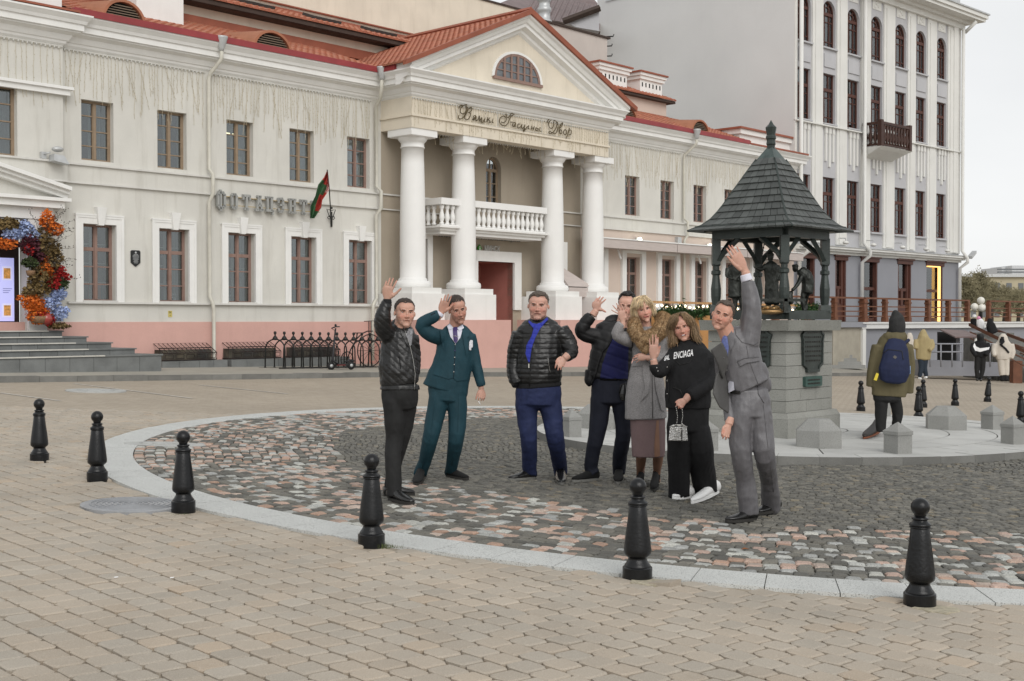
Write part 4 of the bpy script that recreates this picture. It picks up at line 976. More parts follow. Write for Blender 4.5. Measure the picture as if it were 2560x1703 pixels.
# the cloth: columns from the hoist outwards, rows down; hangs in folds
L_=[(818,427),(811,443),(796,462),(789,490),(777,515),(776,546)];R_=[(820,430),(822,452),(823,475),(806,500),(803,520),(786,546)]
MM=[(fl2,fr2) for fl2,fr2 in zip(L_,R_)]
rows=[]
for k,(l,r) in enumerate(MM):
 for sub in range(3):
  if k==5 and sub:break
  l2=L_[min(5,k+1)];r2=R_[min(5,k+1)];t=sub/3
  a=(l[0]+(l2[0]-l[0])*t,l[1]+(l2[1]-l[1])*t);b=(r[0]+(r2[0]-r[0])*t,r[1]+(r2[1]-r[1])*t);row=[]
  for j in range(13):
   u=j/12;row.append(FLc(a[0]+(b[0]-a[0])*u,a[1]+(b[1]-a[1])*u,1.1-.045*(k+t)+.05*math.sin(j*1.1+k*.7)))
  rows.append(row)
def cloth(sel,mat_,name):
 q=MB()
 for i in range(len(rows)-1):
  for j in range(12):
   if sel(i/(len(rows)-1),j/11):
    P_=[rows[i][j],rows[i][j+1],rows[i+1][j+1],rows[i+1][j]];q.add(P_+[p+Vector((0,.012,0)) for p in P_],[(0,1,2,3),(7,6,5,4)],smooth=True)
 return q.build(name,mat_,fl)
orn=lambda i,j:j>.78 and i<.42
grn=lambda i,j:(i>.25 and (j<.35+(i-.25)*.2)) or (i>.3 and i<.5 and j<.75) or i>.85
cloth(orn,fw_,'ornament_band');cloth(lambda i,j: not orn(i,j) and grn(i,j),fg_,'green_band');cloth(lambda i,j: not orn(i,j) and not grn(i,j),fr_,'red_band')
# camera / floodlight pair on the ledge
s,z=fp(140,388,.3);cl_=thing('floodlight','pair of small grey floodlights on the ledge at the corner of the left wall bay','floodlight',wallpt(s,.13)+Vector((0,0,EYE+z)),RF)
q=MB();q.box(-.32,-.2,-.1,0,-.1,.06);q.tube([(-.26,-.1,0),(-.15,-.2,.05)],.02,5);q.build('bracket',M['zinc'],cl_)
q=MB();q.ball((0,-.25,.13),.11,12,6,sc=(1.35,1,.62));q.build('lamp_head',M['zinc'],cl_)
q=MB();q.hexa([(-.16,-.4,-.16),(.22,-.4,-.22),(.22,-.1,-.22),(-.16,-.1,-.16),(-.13,-.35,.0),(.12,-.35,-.02),(.16,-.1,-.02),(-.13,-.1,.0)]);q.build('lamp_head',M['zinc'],cl_)
# bicycle stands, all on one rail
brx=wallpt(22,.9);bz=pav_z(brx.x,brx.y)
def rk(px,py,off=.0):
# points along the line of the stands, v about 1.2 m in front of the wall
 s,z=fp(px,py,1.3);return s,z
ss0=rk(688,910)[0];ss1=rk(945,914)[0];nst=13
zr=lambda s:(pav_z(*wallpt(s,1.3)[:2]))-EYE
rack=thing('bicycle_rack','row of black arched bicycle stands with ball finials along the pink plinth','bicycle rack',wallpt(ss0,1.3)+Vector((0,0,EYE+zr(ss0))),RF)
for i in range(nst):
 s=ss0+(ss1-ss0)*i/(nst-1)-ss0;zz=zr(s+ss0)-zr(ss0);q=MB();w=.26;h=.77;pts=[]
 for k in range(13):
  t=PI*k/12;pts.append((s-.0+.12*(-math.cos(t)),(w)*math.cos(t),zz+.50+(h-.50)*math.sin(t)))
 q.tube([(s-.13,w,zz)]+pts+[(s+.13,-w,zz)],.019,7)
 for a,b in ((-.13,w),(.13,-w)):q.lathe([(.05,0),(.03,.03),(.02,.05)],(s+a,b,zz),8)
 o=q.build('hoop',M['iron_thin'],rack)
 q=MB();q.lathe([(.0,-.03),(.06,-.02),(.075,.01),(.05,.06),(.02,.09),(.018,.12),(.035,.14),(.04,.17),(.03,.2),(0,.21)],(s,0,zz+h),10);q.build('finial',M['iron_thin'],o)
q=MB();e=ss1-ss0
for a,b in ((-.13,.26),(.13,-.26)):q.tube([(a-.2,b,.012),(e+a+.2,b,zr(ss1)-zr(ss0)+.012)],.014,4)
q.build('ground_rail',M['iron_thin'],rack)
# decorative penny-farthing at the end of the rack
def wheel(mb,c,r,w,n=28,sp=12,hub=.03):
 c=Vector(c)
 mb.tube([c+Vector((r*math.cos(2*PI*k/n),0,r*math.sin(2*PI*k/n))) for k in range(n+1)],w,6)
 for k in range(sp):mb.tube([c,c+Vector((r*math.cos(2*PI*k/sp),0,r*math.sin(2*PI*k/sp)))],.007,3)
 mb.ball(c,hub,8,5)
sB,zB=fp(925,874,1.0);pf=thing('penny_farthing','black iron penny-farthing sculpture beside the drainpipe at the end of the bicycle stands','bicycle sculpture',wallpt(sB,1.0)+Vector((0,0,EYE+zr(sB))),RF)
q=MB();wheel(q,(0,0,.47),.46,.016,30,14,.045);q.build('front_wheel',M['iron_thin'],pf)
q=MB();wheel(q,(-.84,0,.23),.22,.014,22,10,.025);q.build('rear_wheel',M['iron_thin'],pf)
q=MB();q.tube([(-.84,0,.23),(-.72,0,.5),(-.5,0,.8),(-.3,0,.95),(-.1,0,1.02),(.1,0,1.02)],.018,6);q.tube([(0,.05,.47),(0,.05,1.3)],.012,5);q.tube([(0,-.05,.47),(0,-.05,1.3)],.012,5);q.tube([(-.22,0,1.3),(.28,0,1.32)],.01,5);q.build('frame',M['iron_thin'],pf)
q=MB();q.box(-.55,-.3,-.05,.05,.96,.985);q.tube([(-.47,0,.97),(-.5,0,.8)],.02,5);q.build('saddle',M['iron_thin'],pf)
# kick scooter
s0_,_=fp(825,910,1.9);s1_,_=fp(866,912,1.9)
w0,w1=wallpt(s0_,1.95),wallpt(s1_,2.1);mid=(w0+w1)/2
d_=(w1-w0);rot_=math.atan2(d_.y,d_.x)
kz_=pav_z(mid.x,mid.y)
sct=thing('kick_scooter','black electric kick scooter with a red deck stripe parked at the bicycle stands','scooter',(mid.x,mid.y,kz_),rot_);Ls=d_.length/2
M['rubber']=mat('black_rubber',(.012,.012,.012),.7,.1);M['scooter']=mat('matt_black_scooter',(.016,.016,.018),.45);M['scooter_red']=mat('red_deck_side',(.13,.015,.012),.5)
for x in (-Ls,Ls):
 q=MB();q.lathe([(.05,-.022),(.1,-.026),(.115,0),(.1,.026),(.05,.022)],(0,0,0),20);q.v=[(x+a,c,.115+b) for a,b,c in q.v];o=q.build('wheel',M['rubber'],sct)
 q=MB();q.lathe([(.045,-.03),(.045,.03)],(0,0,0),12);q.v=[(x+a,c,.115+b) for a,b,c in q.v];q.build('hub',M['zinc'],o)
q=MB();q.box(-Ls+.17,Ls-.13,-.075,.075,.115,.165);q.build('deck',M['scooter'],sct)
q=MB();q.box(Ls-.45,Ls-.2,-.08,-.075,.12,.145);q.build('deck_stripe',M['scooter_red'],sct)
q=MB();q.tube([(-Ls,0,.12),(-Ls+.04,0,.3),(-Ls+.13,0,1.12)],[.03,.035,.022],8);q.tube([(-Ls+.04,0,.28),(-Ls+.2,0,.14)],.03,6);q.build('stem',M['scooter'],sct)
q=MB();hx=-Ls+.13;q.tube([(hx-.20,-.2,1.12),(hx+.0,0,1.16),(hx+.20,.2,1.16)],.017,7);q.tube([(hx-.18,-.19,1.1),(hx-.08,-.12,1.06)],.008,4);q.ball((hx,0,1.2),.035,8,5);q.build('handlebar',M['scooter'],sct)
q=MB();q.tube([(Ls-.16,0,.2),(Ls-.05,0,.26),(Ls+.08,0,.23)],.03,5);q.build('mudguard',M['scooter'],sct)
# screen in the entrance door
s,z=fp(12,695,-.2);scn=thing('door_screen','tall lilac advertising screen behind the dark entrance door','screen',wallpt(fp(12,695,-.18)[0],-.2)+Vector((0,0,EYE+.72)),RF)
MB().box(-.3,.22,-.02,0,-.75,.72).build('panel',M['screen'],scn)
for zc in (.36,-.5):q=MB();q.box(-.06,.16,-.026,-.02,zc-.16,zc+.16);q.build('picture_card',M.setdefault('pc',mat('pale_card',(.55,.55,.7),.5,emit=(.6,.6,.8),es=.5)),scn)
for zc in (.36,-.5):q=MB();q.box(-.03,.13,-.032,-.026,zc-.12,zc+.12);q.build('food_picture',M.setdefault('fp',mat('ochre_food_print',(.5,.25,.07),.5,.6,14,emit=(.5,.25,.08),es=.35)),scn)
q=MB();put_text(q,'КАФЕ',(.1,-.025,-.02),(1,0,0),(0,0,1),.07,.002);q.build('words',M['black'],scn) if False else None
for k in range(3):q=MB();q.box(-.05,.17-.04*k,-.024,-.02,.0-k*.045,.012-k*.045);q.build('printed_line',mat('faint_print',(.2,.2,.35),.6) if k==0 else bpy.data.materials['faint_print'],scn)
# lantern by the door
ln=thing('wall_lantern','small lit lantern at the far left over the flower-framed door','lantern',wallpt(12.28,.55)+Vector((0,0,EYE+2.22)),RF)
q=MB();q.lathe([(.05,-.15),(.09,.08),(.10,.1),(.03,.2),(0,.22)],(0,0,0),6,smooth=False);q.build('cage',M['iron_thin'],ln)
q=MB();q.ball((0,0,-.02),.095,8,6);q.build('lit_bulb',M['bulb'],ln)
# icicle light strings under the cornice
def icicles(name,label,s0,s1,v,z,n,lmin,lmax,side=False,sag=.5):
 t=thing(name,label,'string lights',wallpt(s0,v)+Vector((0,0,EYE+z)),RF)
 q=MB();L=s1-s0;q.tube([(0,-.03,0),(L,-.03,0)],.014,4)
 for k in range(int(L/.11)):q.box(k*.11,k*.11+.03,-.05,-.02,-.045,.01)
 q.build('cable',M['grey_trim'],t)
 q=MB();i=0
 while i<n:
  x=L*(i+R.random()*.5)/n;ln_=R.uniform(lmin,lmax);drift=R.uniform(-.05,.05)
  if R.random()<.16:drift+=R.choice([-1,1])*R.uniform(.1,.35)
  pts=[];m=11
  for k in range(m+1):pts.append((x+drift*(k/m)+R.uniform(-.012,.012),-.035+R.uniform(-.008,.008),-ln_*k/m))
  q.tube(pts,.0048,3,smooth=False)
  for k in range(2,m):
   p=pts[k];dx=R.uniform(-.03,.03);q.tube([p,(p[0]+dx,p[1],p[2]-.03)],.005,3,smooth=False)
  i+=1
 q.build('hanging_strands',M['string'],t,kind='stuff');return t
icicles('icicle_lights','dried-out icicle light strings hanging from the cornice of the far left wall bay',12.3,14.4,.14,6.46,14,.8,1.5)
icicles('icicle_lights','icicle light strings hanging over the upper windows between left bay and portico',14.5,18.4,.0,6.46,42,.6,1.5)
icicles('icicle_lights','dense icicle light strings on the cornice between the two drainpipes left of the portico',18.6,24.1,.0,6.46,70,.8,1.5)
icicles('icicle_lights','icicle light strings across the portico front over the script sign',PS0,PS1,PV,6.46,95,.45,.95)
icicles('icicle_lights','icicle light strings on the grey upper wall right of the portico',33.8,39.9,.0,6.46,62,.7,1.6)
icicles('icicle_lights','icicle light strings on the upper wall beside the tall grey tower',40.1,48.4,.0,6.46,75,.7,1.5)
icicles('icicle_lights','tangled fairy lights hanging under the portico beam between the columns',25.6,33.0,.9,5.60,46,.1,.45)
# flower arrangement round the entrance
fa=thing('flower_arrangement','autumn arrangement of orange, red and pale blue flowers climbing beside the entrance door','flower arrangement',wallpt(13.6,.5)+Vector((0,0,EYE-.25)),RF)
FC={'orange_flowers':(.62,.155,.02),'red_flowers':(.33,.012,.012),'pale_blue_flowers':(.36,.44,.66),'dry_brown_leaves':(.17,.115,.045),'dark_green_leaves':(.05,.07,.025),'plum_leaves':(.085,.02,.03)}
BL=[('orange_flowers',112,553,14,24,150),('orange_flowers',128,573,20,14,120),('pale_blue_flowers',60,575,20,20,160),('pale_blue_flowers',30,585,22,12,110),('pale_blue_flowers',78,592,12,12,60),('dry_brown_leaves',18,562,22,14,120),('orange_flowers',15,610,22,12,80),('plum_leaves',70,612,22,22,130),('red_flowers',66,622,14,14,60),('dry_brown_leaves',112,622,26,22,150),('dry_brown_leaves',92,595,22,20,90),('orange_flowers',107,676,15,14,110),('orange_flowers',104,652,8,10,30),('dark_green_leaves',68,657,16,10,60),('dry_brown_leaves',100,700,30,30,200),('dry_brown_leaves',125,650,22,20,120),('red_flowers',140,678,12,12,90),('red_flowers',125,705,14,20,150),('red_flowers',152,694,14,10,70),('dark_green_leaves',145,712,14,12,60),('pale_blue_flowers',140,735,15,14,120),('pale_blue_flowers',122,760,20,14,130),('pale_blue_flowers',138,786,18,14,110),('pale_blue_flowers',155,775,8,8,30),('orange_flowers',75,758,24,18,190),('orange_flowers',92,788,26,20,220),('red_flowers',90,790,18,14,90),('red_flowers',112,800,14,12,80),('orange_flowers',60,745,16,8,60),('dry_brown_leaves',75,730,20,16,90),('dry_brown_leaves',140,815,24,6,60),('plum_leaves',92,643,12,12,50)]
geo_={}
for kind,cx,cy,rx,ry,n in BL:
 q=geo_.setdefault(kind,MB());s_,z_=fp(cx,cy,.45);sc1=abs(fp(cx+rx,cy,.45)[0]-s_)*1.25;sc2=ry/3100*29.5*1.2
 for k in range(int(n*2.6)):
  while True:
   a,b,c=R.uniform(-1,1),R.uniform(-1,1),R.uniform(-1,1)
   if a*a+b*b+c*c<1:break
  p=Vector((s_+a*sc1-13.6,-.08-c*.22+(0 if cx>60 else .1),z_+b*sc2+.25));r=R.uniform(.022,.045) if 'leaves' not in kind else R.uniform(.03,.06)
  ax=Vector((R.uniform(-1,1),R.uniform(-1,.2),R.uniform(-1,1))).normalized();t1=ax.cross(Vector((.3,.2,1))).normalized();t2=ax.cross(t1)
  q.add([p+t1*r,p+t2*r*.8+ax*r*.3,p-t1*r,p-t2*r*.8+ax*r*.3],[(0,1,2),(0,2,3)])
for kind,q in geo_.items():q.build(kind,mat('petals_'+kind,FC[kind],.7,.35,18),fa,kind='stuff')
q=MB()
for k in range(46):
 bx_,by_=R.uniform(80,120),R.uniform(560,700);s_,z_=fp(bx_,by_,.45);p=Vector((s_-13.6,-.2,z_+.25));d=Vector((R.uniform(.2,1.1),R.uniform(-.3,.2),R.uniform(-.15,.7)));pts=[p]
 if k%5==0:d=Vector((R.uniform(-.7,.1),0,.8))
 for m in range(5):p=p+d*.13+Vector((R.uniform(-.03,.03),R.uniform(-.03,.03),R.uniform(-.03,.04)));pts.append(p)
 q.tube(pts,[.006,.005,.0045,.004,.003,.002],3,smooth=False)
 for p in pts[2:]:
  for _ in range(2):a=p+Vector((R.uniform(-.05,.05),0,R.uniform(-.05,.05)));q.add([a,a+Vector((.03,0,.01)),a+Vector((.02,.01,.035))],[(0,1,2)])
q.build('bare_twigs',mat('dark_twigs',(.035,.025,.016),.8),fa,kind='stuff')
for nm,px,py,r_,h_ in (('wicker_basket',92,808,.22,.16),('wicker_basket',72,690,.11,.12)):
 s_,z_=fp(px,py,.5);q=MB();q.lathe([(r_*.7,0),(r_*.9,h_*.5),(r_,h_),(r_*.94,h_),(r_*.8,h_*.5),(0,h_*.5)],(s_-13.6,-.1,z_+.25),14);q.build(nm,mat('wicker',(.22,.13,.07),.8,.4,40,bump=.5,bs=60) if px==92 else bpy.data.materials['wicker'],fa)
s_,z_=fp(112,797,.6);MB().ball((s_-13.6,-.18,z_+.25),.14,12,8).build('glass_bauble',mat('copper_red_bauble',(.3,.04,.03),.15,spec=.8),fa)
# ================================================================ the tall grey and white building
RT=math.atan2(UT.y,UT.x)
T=thing('tower_building','tall four-storey grey building with white pilasters and arched top windows','building',(-NT*DT)[:2]+(EYE,),RT)
SA,SB=46.75,62.2
WS=[(46.98,48.08),(49.04,50.12),(51.10,52.20),(53.19,54.30),(55.45,56.6),(57.5,58.6),(59.66,60.74)]
rows=[]
mb=MB()
holes=[]
for a,b in WS:holes+=[(a+.02,b,12.35,14.48),(a+.02,b,8.93,11.17),(a+.02,b,4.2,6.48)]
wallh(mb,SA,SB,3.25,15.75,holes,0,.20);mb.build('wall',M['tower_lilac'],T)
GF=[(47.18,48.6),(52.41,54.05),(58.68,60.57)];GD=[(50.12,51.23),(55.81,57.3)]
mb=MB();wallh(mb,SA,SB,-2.5,3.25,[(a+.08,b-.1,-.1,2.9) for a,b in GF+GD],0,.3);mb.build('wall',M['tower_base'],T,label='darker lilac ground floor wall')
mb=MB();mb.add([(SA,0,-2.5),(SA,11.6,-2.5),(SA,11.6,17),(SA,0,17)],[(3,2,1,0)]);mb.add([(SA,11.6,-2.5),(SB,11.6,-2.5),(SB,11.6,17),(SA,11.6,17)],[(0,1,2,3)]);mb.add([(SB,0,-2.5),(SB,11.6,-2.5),(SB,11.6,17),(SB,0,17)],[(0,1,2,3)]);mb.build('side_wall',M['tower_grey'],T,label='wide blank pale grey side wall')
# pilasters (white), between and beside the windows
PIL=[(SA,46.93),(48.13,49.0),(50.17,51.05),(52.25,53.14),(54.35,55.40),(56.65,57.45),(58.65,59.6),(60.8,SB)]
for a,b in PIL:
 q=MB();bx(q,a,b,0,.07,3.45,15.2)
 if b-a>.5:bx(q,a+.2,b-.2,.07,.11,3.5,15.0)
 q.build('pilaster',M['tower_white'],T)
q=MB();bx(q,61.3,61.75,.07,.16,3.5,15.3);q.build('corner_pilaster',M['tower_white'],T)
def twin(s,w,z,h,top=.62,arch=False):
 f=MB();t=.06;y=.12
 H=h
 f.box(0,t,y,y+.07,0,H);f.box(w-t,w,y,y+.07,0,H);f.box(t,w-t,y,y+.07,0,t);
 if not arch:f.box(t,w-t,y,y+.07,H-t,H)
 zt=H*(.68 if not arch else .72)
 f.box(t,w-t,y-.02,y+.06,zt-.07,zt+.07)
 for x in (.32,.68):f.box(w*x-.02,w*x+.02,y+.005,y+.05,t,zt)
 for zz in (.28,zt-.36):f.box(t,w-t,y+.005,y+.05,zz-.02,zz+.02)
 if not arch:f.box(w*.62-.02,w*.62+.02,y+.005,y+.05,zt,H-t)
 else :
  for x in (.35,.65):f.box(w*x-.015,w*x+.015,y+.005,y+.05,zt,H-.12)
  n=10;r0,r1=w/2,w/2-t
  for k in range(n):
   t0,t1=PI*k/n,PI*(k+1)/n;P_=[(w/2+r*math.cos(a),y,H-w/2+r*math.sin(a)) for r,a in ((r0,t0),(r0,t1),(r1,t1),(r1,t0))];f.prism(P_,(0,.07,0))
  for k in range(n):
   t0,t1=PI*k/n,PI*(k+1)/n;P_=[(w/2+r*math.cos(a),y,H-w/2+r*math.sin(a)) for r,a in ((r0*.55,t0),(r0*.55,t1),(r0*.48,t1),(r0*.48,t0))];f.prism(P_,(0,.05,0))
 o=f.build('window',M['win_dark'],T,(s,0,z))
 p=MB();p.box(t,w-t,.165,.17,t,h-.02);p.build('pane',M['glass'],o)
 c=MB()
 for xa,xb in ((.05,.38),(.42,.62),(.7,.95)):
  for k in range(5):c.box(w*(xa+(xb-xa)*k/5),w*(xa+(xb-xa)*(k+.9)/5),.5+.02*(k%2),.51+.02*(k%2),0,h)
 c.build('blind',M['curtain'],o)
 bk=MB();bk.box(-.2,w+.2,1.0,1.02,-.2,h+.2);bk.build('room',M['dark_in'],o)
 return o
for a,b in WS:
 w=b-a-.02
 twin(a+.02,w,4.2,2.28);twin(a+.02,w,8.93,2.24)
 twin(a+.02,w,12.35,2.13,arch=True)
 q=MB();n=10;cx=a+.02+w/2;cz=14.48-w/2  # masonry filling the corners round the arch
 for k in range(n):
  t0,t1=PI*k/n,PI*(k+1)/n;x0,z0,x1,z1=cx+w/2*math.cos(t0),cz+w/2*math.sin(t0),cx+w/2*math.cos(t1),cz+w/2*math.sin(t1)
  q.add([(x0,.002,z0),(x1,.002,z1),(x1,.002,14.482),(x0,.002,14.482)],[(0,1,2,3)]);q.add([(x0,.002,z0),(x1,.002,z1),(x1,.19,z1),(x0,.19,z0)],[(3,2,1,0)])
 q.build('arch_masonry',M['tower_lilac'],T)
 for sd_ in ((.05,.12,12.27,12.34),(0,.12,4.10,4.17),(0,.14,8.84,8.90)):q=MB();bx(q,a-sd_[0],b+sd_[0],0,*sd_[1:]);q.build('window_sill',M['tower_lilac'],T)
 q=MB();bx(q,a+.1,b-.06,0,.05,11.45,12.05);q.build('apron_panel',M['tower_lilac'],T)
 # hanging ribs below the second row
 q=MB()
 for k,ln_ in enumerate((1.5,1.75,1.5)):
  x=a+(b-a)*(.22+.28*k);bx(q,x-.07,x+.07,0,.08,8.7-ln_,8.75);bx(q,x-.1,x+.1,0,.10,8.45,8.75)
 q.build('rib_ornament',M['tower_white'],T)
 q=MB()
 for k in range(5):q.ball(((a+b)/2+.18*math.sin(k*2.4),-.02,15.0+.09*math.cos(k*1.7)),.11,6,5,sc=(1,.5,1))
 bx(q,a+.15,b-.15,0,.03,14.78,15.3);q.build('relief_panel',M['tower_white'],T)
q=MB();bx(q,SA,SB,0,.20,8.74,8.80);q.build('ledge_line',M['tower_white'],T)
# top cornice and eave
q=MB()
for d,z0,z1 in ((.2,15.2,15.45),(.4,15.45,15.6),(.95,15.6,15.75),(1.05,15.75,15.95)):bx(q,SA-.05,SB+d,0,d,z0,z1)
q.build('cornice',M['tower_white'],T)
q=MB();q.box(SB+.003,SB+1.02,.002,11,15.63,15.94);q.build('eave',M['tower_white'],T)
q=MB();bx(q,SA-.05,SB+1.12,-11,1.12,15.95,16.02);q.build('roof',M['zinc'],T)
# lower cornice
q=MB()
for d,z0,z1 in ((.12,3.0,3.12),(.30,3.12,3.22),(.42,3.22,3.32)):bx(q,SA,SB+d*.6,0,d,z0,z1)
q.build('cornice',M['tower_white'],T);q=MB();bx(q,SA,SB+.3,0,.46,3.32,3.36);q.build('cornice_flashing',M['zinc'],T)
def gfwin(a,b,door=False):
 w=b-a;f=MB();f.box(0,w,-.05,.1,2.75,2.98);f.box(-.08,w+.08,-.12,.05,2.93,3.02);f.box(0,.12,.02,.2,-.1,2.8);f.box(w-.2,w,.02,.2,-.1,2.8);f.box(.1,w-.2,.1,.17,1.42,1.56);f.box(.1,w-.2,.1,.2,-.1,.1 if not door else .75)
 o=f.build('window' if not door else 'door',M['win_dark'],T,(a,0,0));p=MB();p.box(.12,w-.2,.2,.205,0,2.8);p.build('pane',M['glass'],o)
 if door:q=MB();q.box(w*.35,w*.5,.08,.19,.7,1.5);q.box(.1,.3,.08,.19,.7,2.8);q.box(w-.4,w-.2,.08,.19,.7,2.8);q.build('door_leaf',M['win_dark'],o)
 c=MB();c.box(.2,w*.7,.6,.62,1.5,2.7);c.build('blind',M['curtain'],o)
 bk=MB();bk.box(-.2,w+.2,1.2,1.22,-.2,3);bk.build('room',M['dark_in'],o)
 return o
for a,b in GF:gfwin(a,b)
for a,b in GD:gfwin(a,b,True)
q=MB();bx(q,58.95,60.2,-.1,.02,2.70,2.77);bx(q,60.12,60.2,-.1,.02,-.9,2.70);led=thing('led_strip','amber lit angle of strip light round the last ground floor window of the tower','strip light',(UT*60.1-NT*DT+Vector((0,0,EYE)))[:],RT)
q.v=[(x-60.1,y,z) for x,y,z in q.v];q.build('light_tube',M['led'],led)
# downpipes
def tpipe(s,z0,z1,v=.3):
 q=MB();q.tube([(s,-v,z1),(s,-v,3.6),(s,-.62,3.2),(s,-.62,3.0),(s,-.2,2.7),(s,-.2,z0)],.09,8);q.build('downpipe',M['tower_white'],T)
tpipe(46.95,-1,15.5,.26);tpipe(52.2,-1,15.5,.3);tpipe(61.95,-1,15.2,.32)
q=MB();q.tube([(62.2,-.9,15.5),(62.15,-.3,15.0)],.09,6);q.build('downpipe',M['tower_white'],T)
# wooden balcony
tb=bpy.data.objects.new('balcony',None);C.objects.link(tb);tb.parent=T
q=MB();q.hexa([(52.5,-.9,7.95),(55.0,-.9,7.95),(55.0,0,7.6),(52.5,0,7.6),(52.3,-1.1,8.08),(55.25,-1.1,8.08),(55.25,0,8.08),(52.3,0,8.08)]);q.build('balcony_slab',M['tower_white'],tb)
M['balc_wood']=mat('dark_brown_balcony',(.05,.02,.013),.5,.2)
q=MB();bx(q,52.38,55.2,.9,1.06,9.12,9.24);q.box(52.38,52.55,-.9,0,9.12,9.24);bx(q,52.4,55.18,.94,1.03,8.14,8.22);q.box(52.4,52.5,-.94,0,8.14,8.22);bx(q,52.36,52.58,.86,1.07,8.08,9.32);bx(q,55.0,55.22,.86,1.07,8.08,9.32);q.build('railing',M['balc_wood'],tb)
bb=MB();bb.lathe([(.09,0),(.05,.08),(.12,.3),(.05,.6),(.09,.87)],(0,0,0),8);b1_=bb.build('baluster',M['balc_wood'],tb,(52.75,-.98,8.22))
for k in range(1,9):o=b1_.copy();C.objects.link(o);o.location=(52.75+k*.265,-.98,8.22)
for k in range(3):o=b1_.copy();C.objects.link(o);o.location=(52.46,-.2-k*.25,8.22)
# spotlights on long arms over the lower cornice
for k,s in enumerate((49.6,52.0,54.7,57.0,59.2)):
 l=thing('arm_spotlight',['first from the left','second from the left','third from the left','second from the right','rightmost'][k]+' of the five spotlights on thin arms above the tower cornice','spotlight',UT*s+NT*(.5-DT)+Vector((0,0,EYE+3.45)),RT,'spotlights on arms above the tower cornice')
 q=MB();q.tube([(.7,.4,.3),(.3,-.2,.25),(0,-.4,.05)],.02,4);q.build('arm',M['zinc'],l);q=MB();q.ball((-.1,-.45,.02),.14,8,5,sc=(1.2,1,.6));q.build('lamp_head',M['tower_white'],l)
l=thing('arm_spotlight','grey spotlight sticking out from the right corner of the tower','spotlight',UT*62.5+NT*(.6-DT)+Vector((0,0,EYE+3.2)),RT)
q=MB();q.hexa([(0,0,0),(.5,0,.3),(.5,.25,.3),(0,.25,0),(0,0,.15),(.5,0,.45),(.5,.25,.45),(0,.25,.15)]);q.build('lamp_head',M['zinc'],l)
# ---------------------------------------------------------------- terrace in front of the tower with timber railing
te=thing('terrace','raised terrace with a grey fascia and lilac wall in front of the tall building','terrace',UT*50+NT*(4-DT)+Vector((0,0,EYE-2.0)),RT)
def tl(s,v,z):return (s-50,-(v-4),z+2.0)
def tbx(mb,s0,s1,v0,v1,z0,z1):mb.box(s0-50,s1-50,-(v1-4),-(v0-4),z0+2,z1+2)
q=MB();tbx(q,40.5,70,.02,4.0,-.2,-.08);q.build('deck',M['kerb'],te)
q=MB();tbx(q,45.6,70,3.9,4.08,-.36,-.09);tbx(q,45.6,70,4.08,4.14,-.16,-.09);q.build('fascia',M['tower_grey'],te)
q=MB();tbx(q,45.9,70,3.6,3.9,-2.6,-.36);q.build('retaining_wall',M['tower_base'],te)
q=MB();tbx(q,43.6,45.7,3.6,3.95,-2.6,-.30);q.build('stone_wall',mat('buff_stone_cladding',(.36,.33,.27),.8,.1,3),te);q=MB();tbx(q,43.4,45.9,3.5,4.1,-.3,-.09);q.build('fascia',M['tower_base'],te)
q=MB();tbx(q,45.7,45.95,3.6,4.05,-2.6,-.36);q.build('pillar',M['tower_white'],te)
rl=thing('terrace_railing','brown timber railing with square posts and four rails along the terrace edge','railing',UT*50+NT*(4-DT)+Vector((0,0,EYE-.09)),RT)
PS=[45.81,47.54,49.5,51.24,53.13,54.99]
def post(x,parent,big=1.0,y=0):
 q=MB();r=.09*big;q.box(x-r,x+r,y-r,y+r,0,.95);q.box(x-r*1.25,x+r*1.25,y-r*1.25,y+r*1.25,.78,.86);q.box(x-r*1.25,x+r*1.25,y-r*1.25,y+r*1.25,0,.2);q.build('post',M['wood'],parent)
for i,s in enumerate(PS):post(s-50,rl,1.35 if i==0 else 1)
for a,b in ((36.5,45.7),(45.9,55.1)):
 for z in (.22,.42,.62):q=MB();q.box(a-50,b-50,-.03,.03,z,z+.045);q.build('rail',M['wood'],rl)
 q=MB();q.box(a-50,b-50,-.08,.08,.95,1.02);q.build('handrail',M['wood'],rl)
for s in (37.5,39.5,41.5,43.6):post(s-50,rl)
rl2=thing('terrace_railing','brown timber railing at the far right beyond the stair opening','railing',UT*57.15+NT*(4-DT)+Vector((0,0,EYE-.09)),RT)
for x in (0,2.11,4.2,6.3):post(x,rl2)
for z in (.22,.42,.62):MB().box(0,8,-.03,.03,z,z+.045).build('rail',M['wood'],rl2)
MB().box(0,8,-.08,.08,.95,1.02).build('handrail',M['wood'],rl2)
# stair with raking rails going down to the right
str_=thing('terrace_stair','stair with brown raking handrails coming down from the terrace to the square','stairs',gp(2500,930),0)
o_=str_.location
def L2(px,py,Y):p=dp(px,py,Y);return p-o_
for a,b,nm in (((2425,808,50),(2585,885,44),0),((2490,822,51.5),(2600,862,46),1)):
 q=MB();A,Bq=L2(*a),L2(*b);q.hexa([A+Vector((0,0,-.12)),Bq+Vector((0,0,-.12)),Bq+Vector((0,.15,-.12)),A+Vector((0,.15,-.12)),A,Bq,Bq+Vector((0,.15,0)),A+Vector((0,.15,0))]);q.build('handrail',M['wood'],str_)
 for d in (.35,.6):q=MB();q.tube([A-Vector((0,0,d)),Bq-Vector((0,0,d))],.03,4);q.build('rail',M['wood'],str_)
q=MB();p=L2(2540,925,46);q.box(p.x-.17,p.x+.17,p.y-.17,p.y+.17,-.1,1.05);q.build('newel_post',M['wood'],str_)
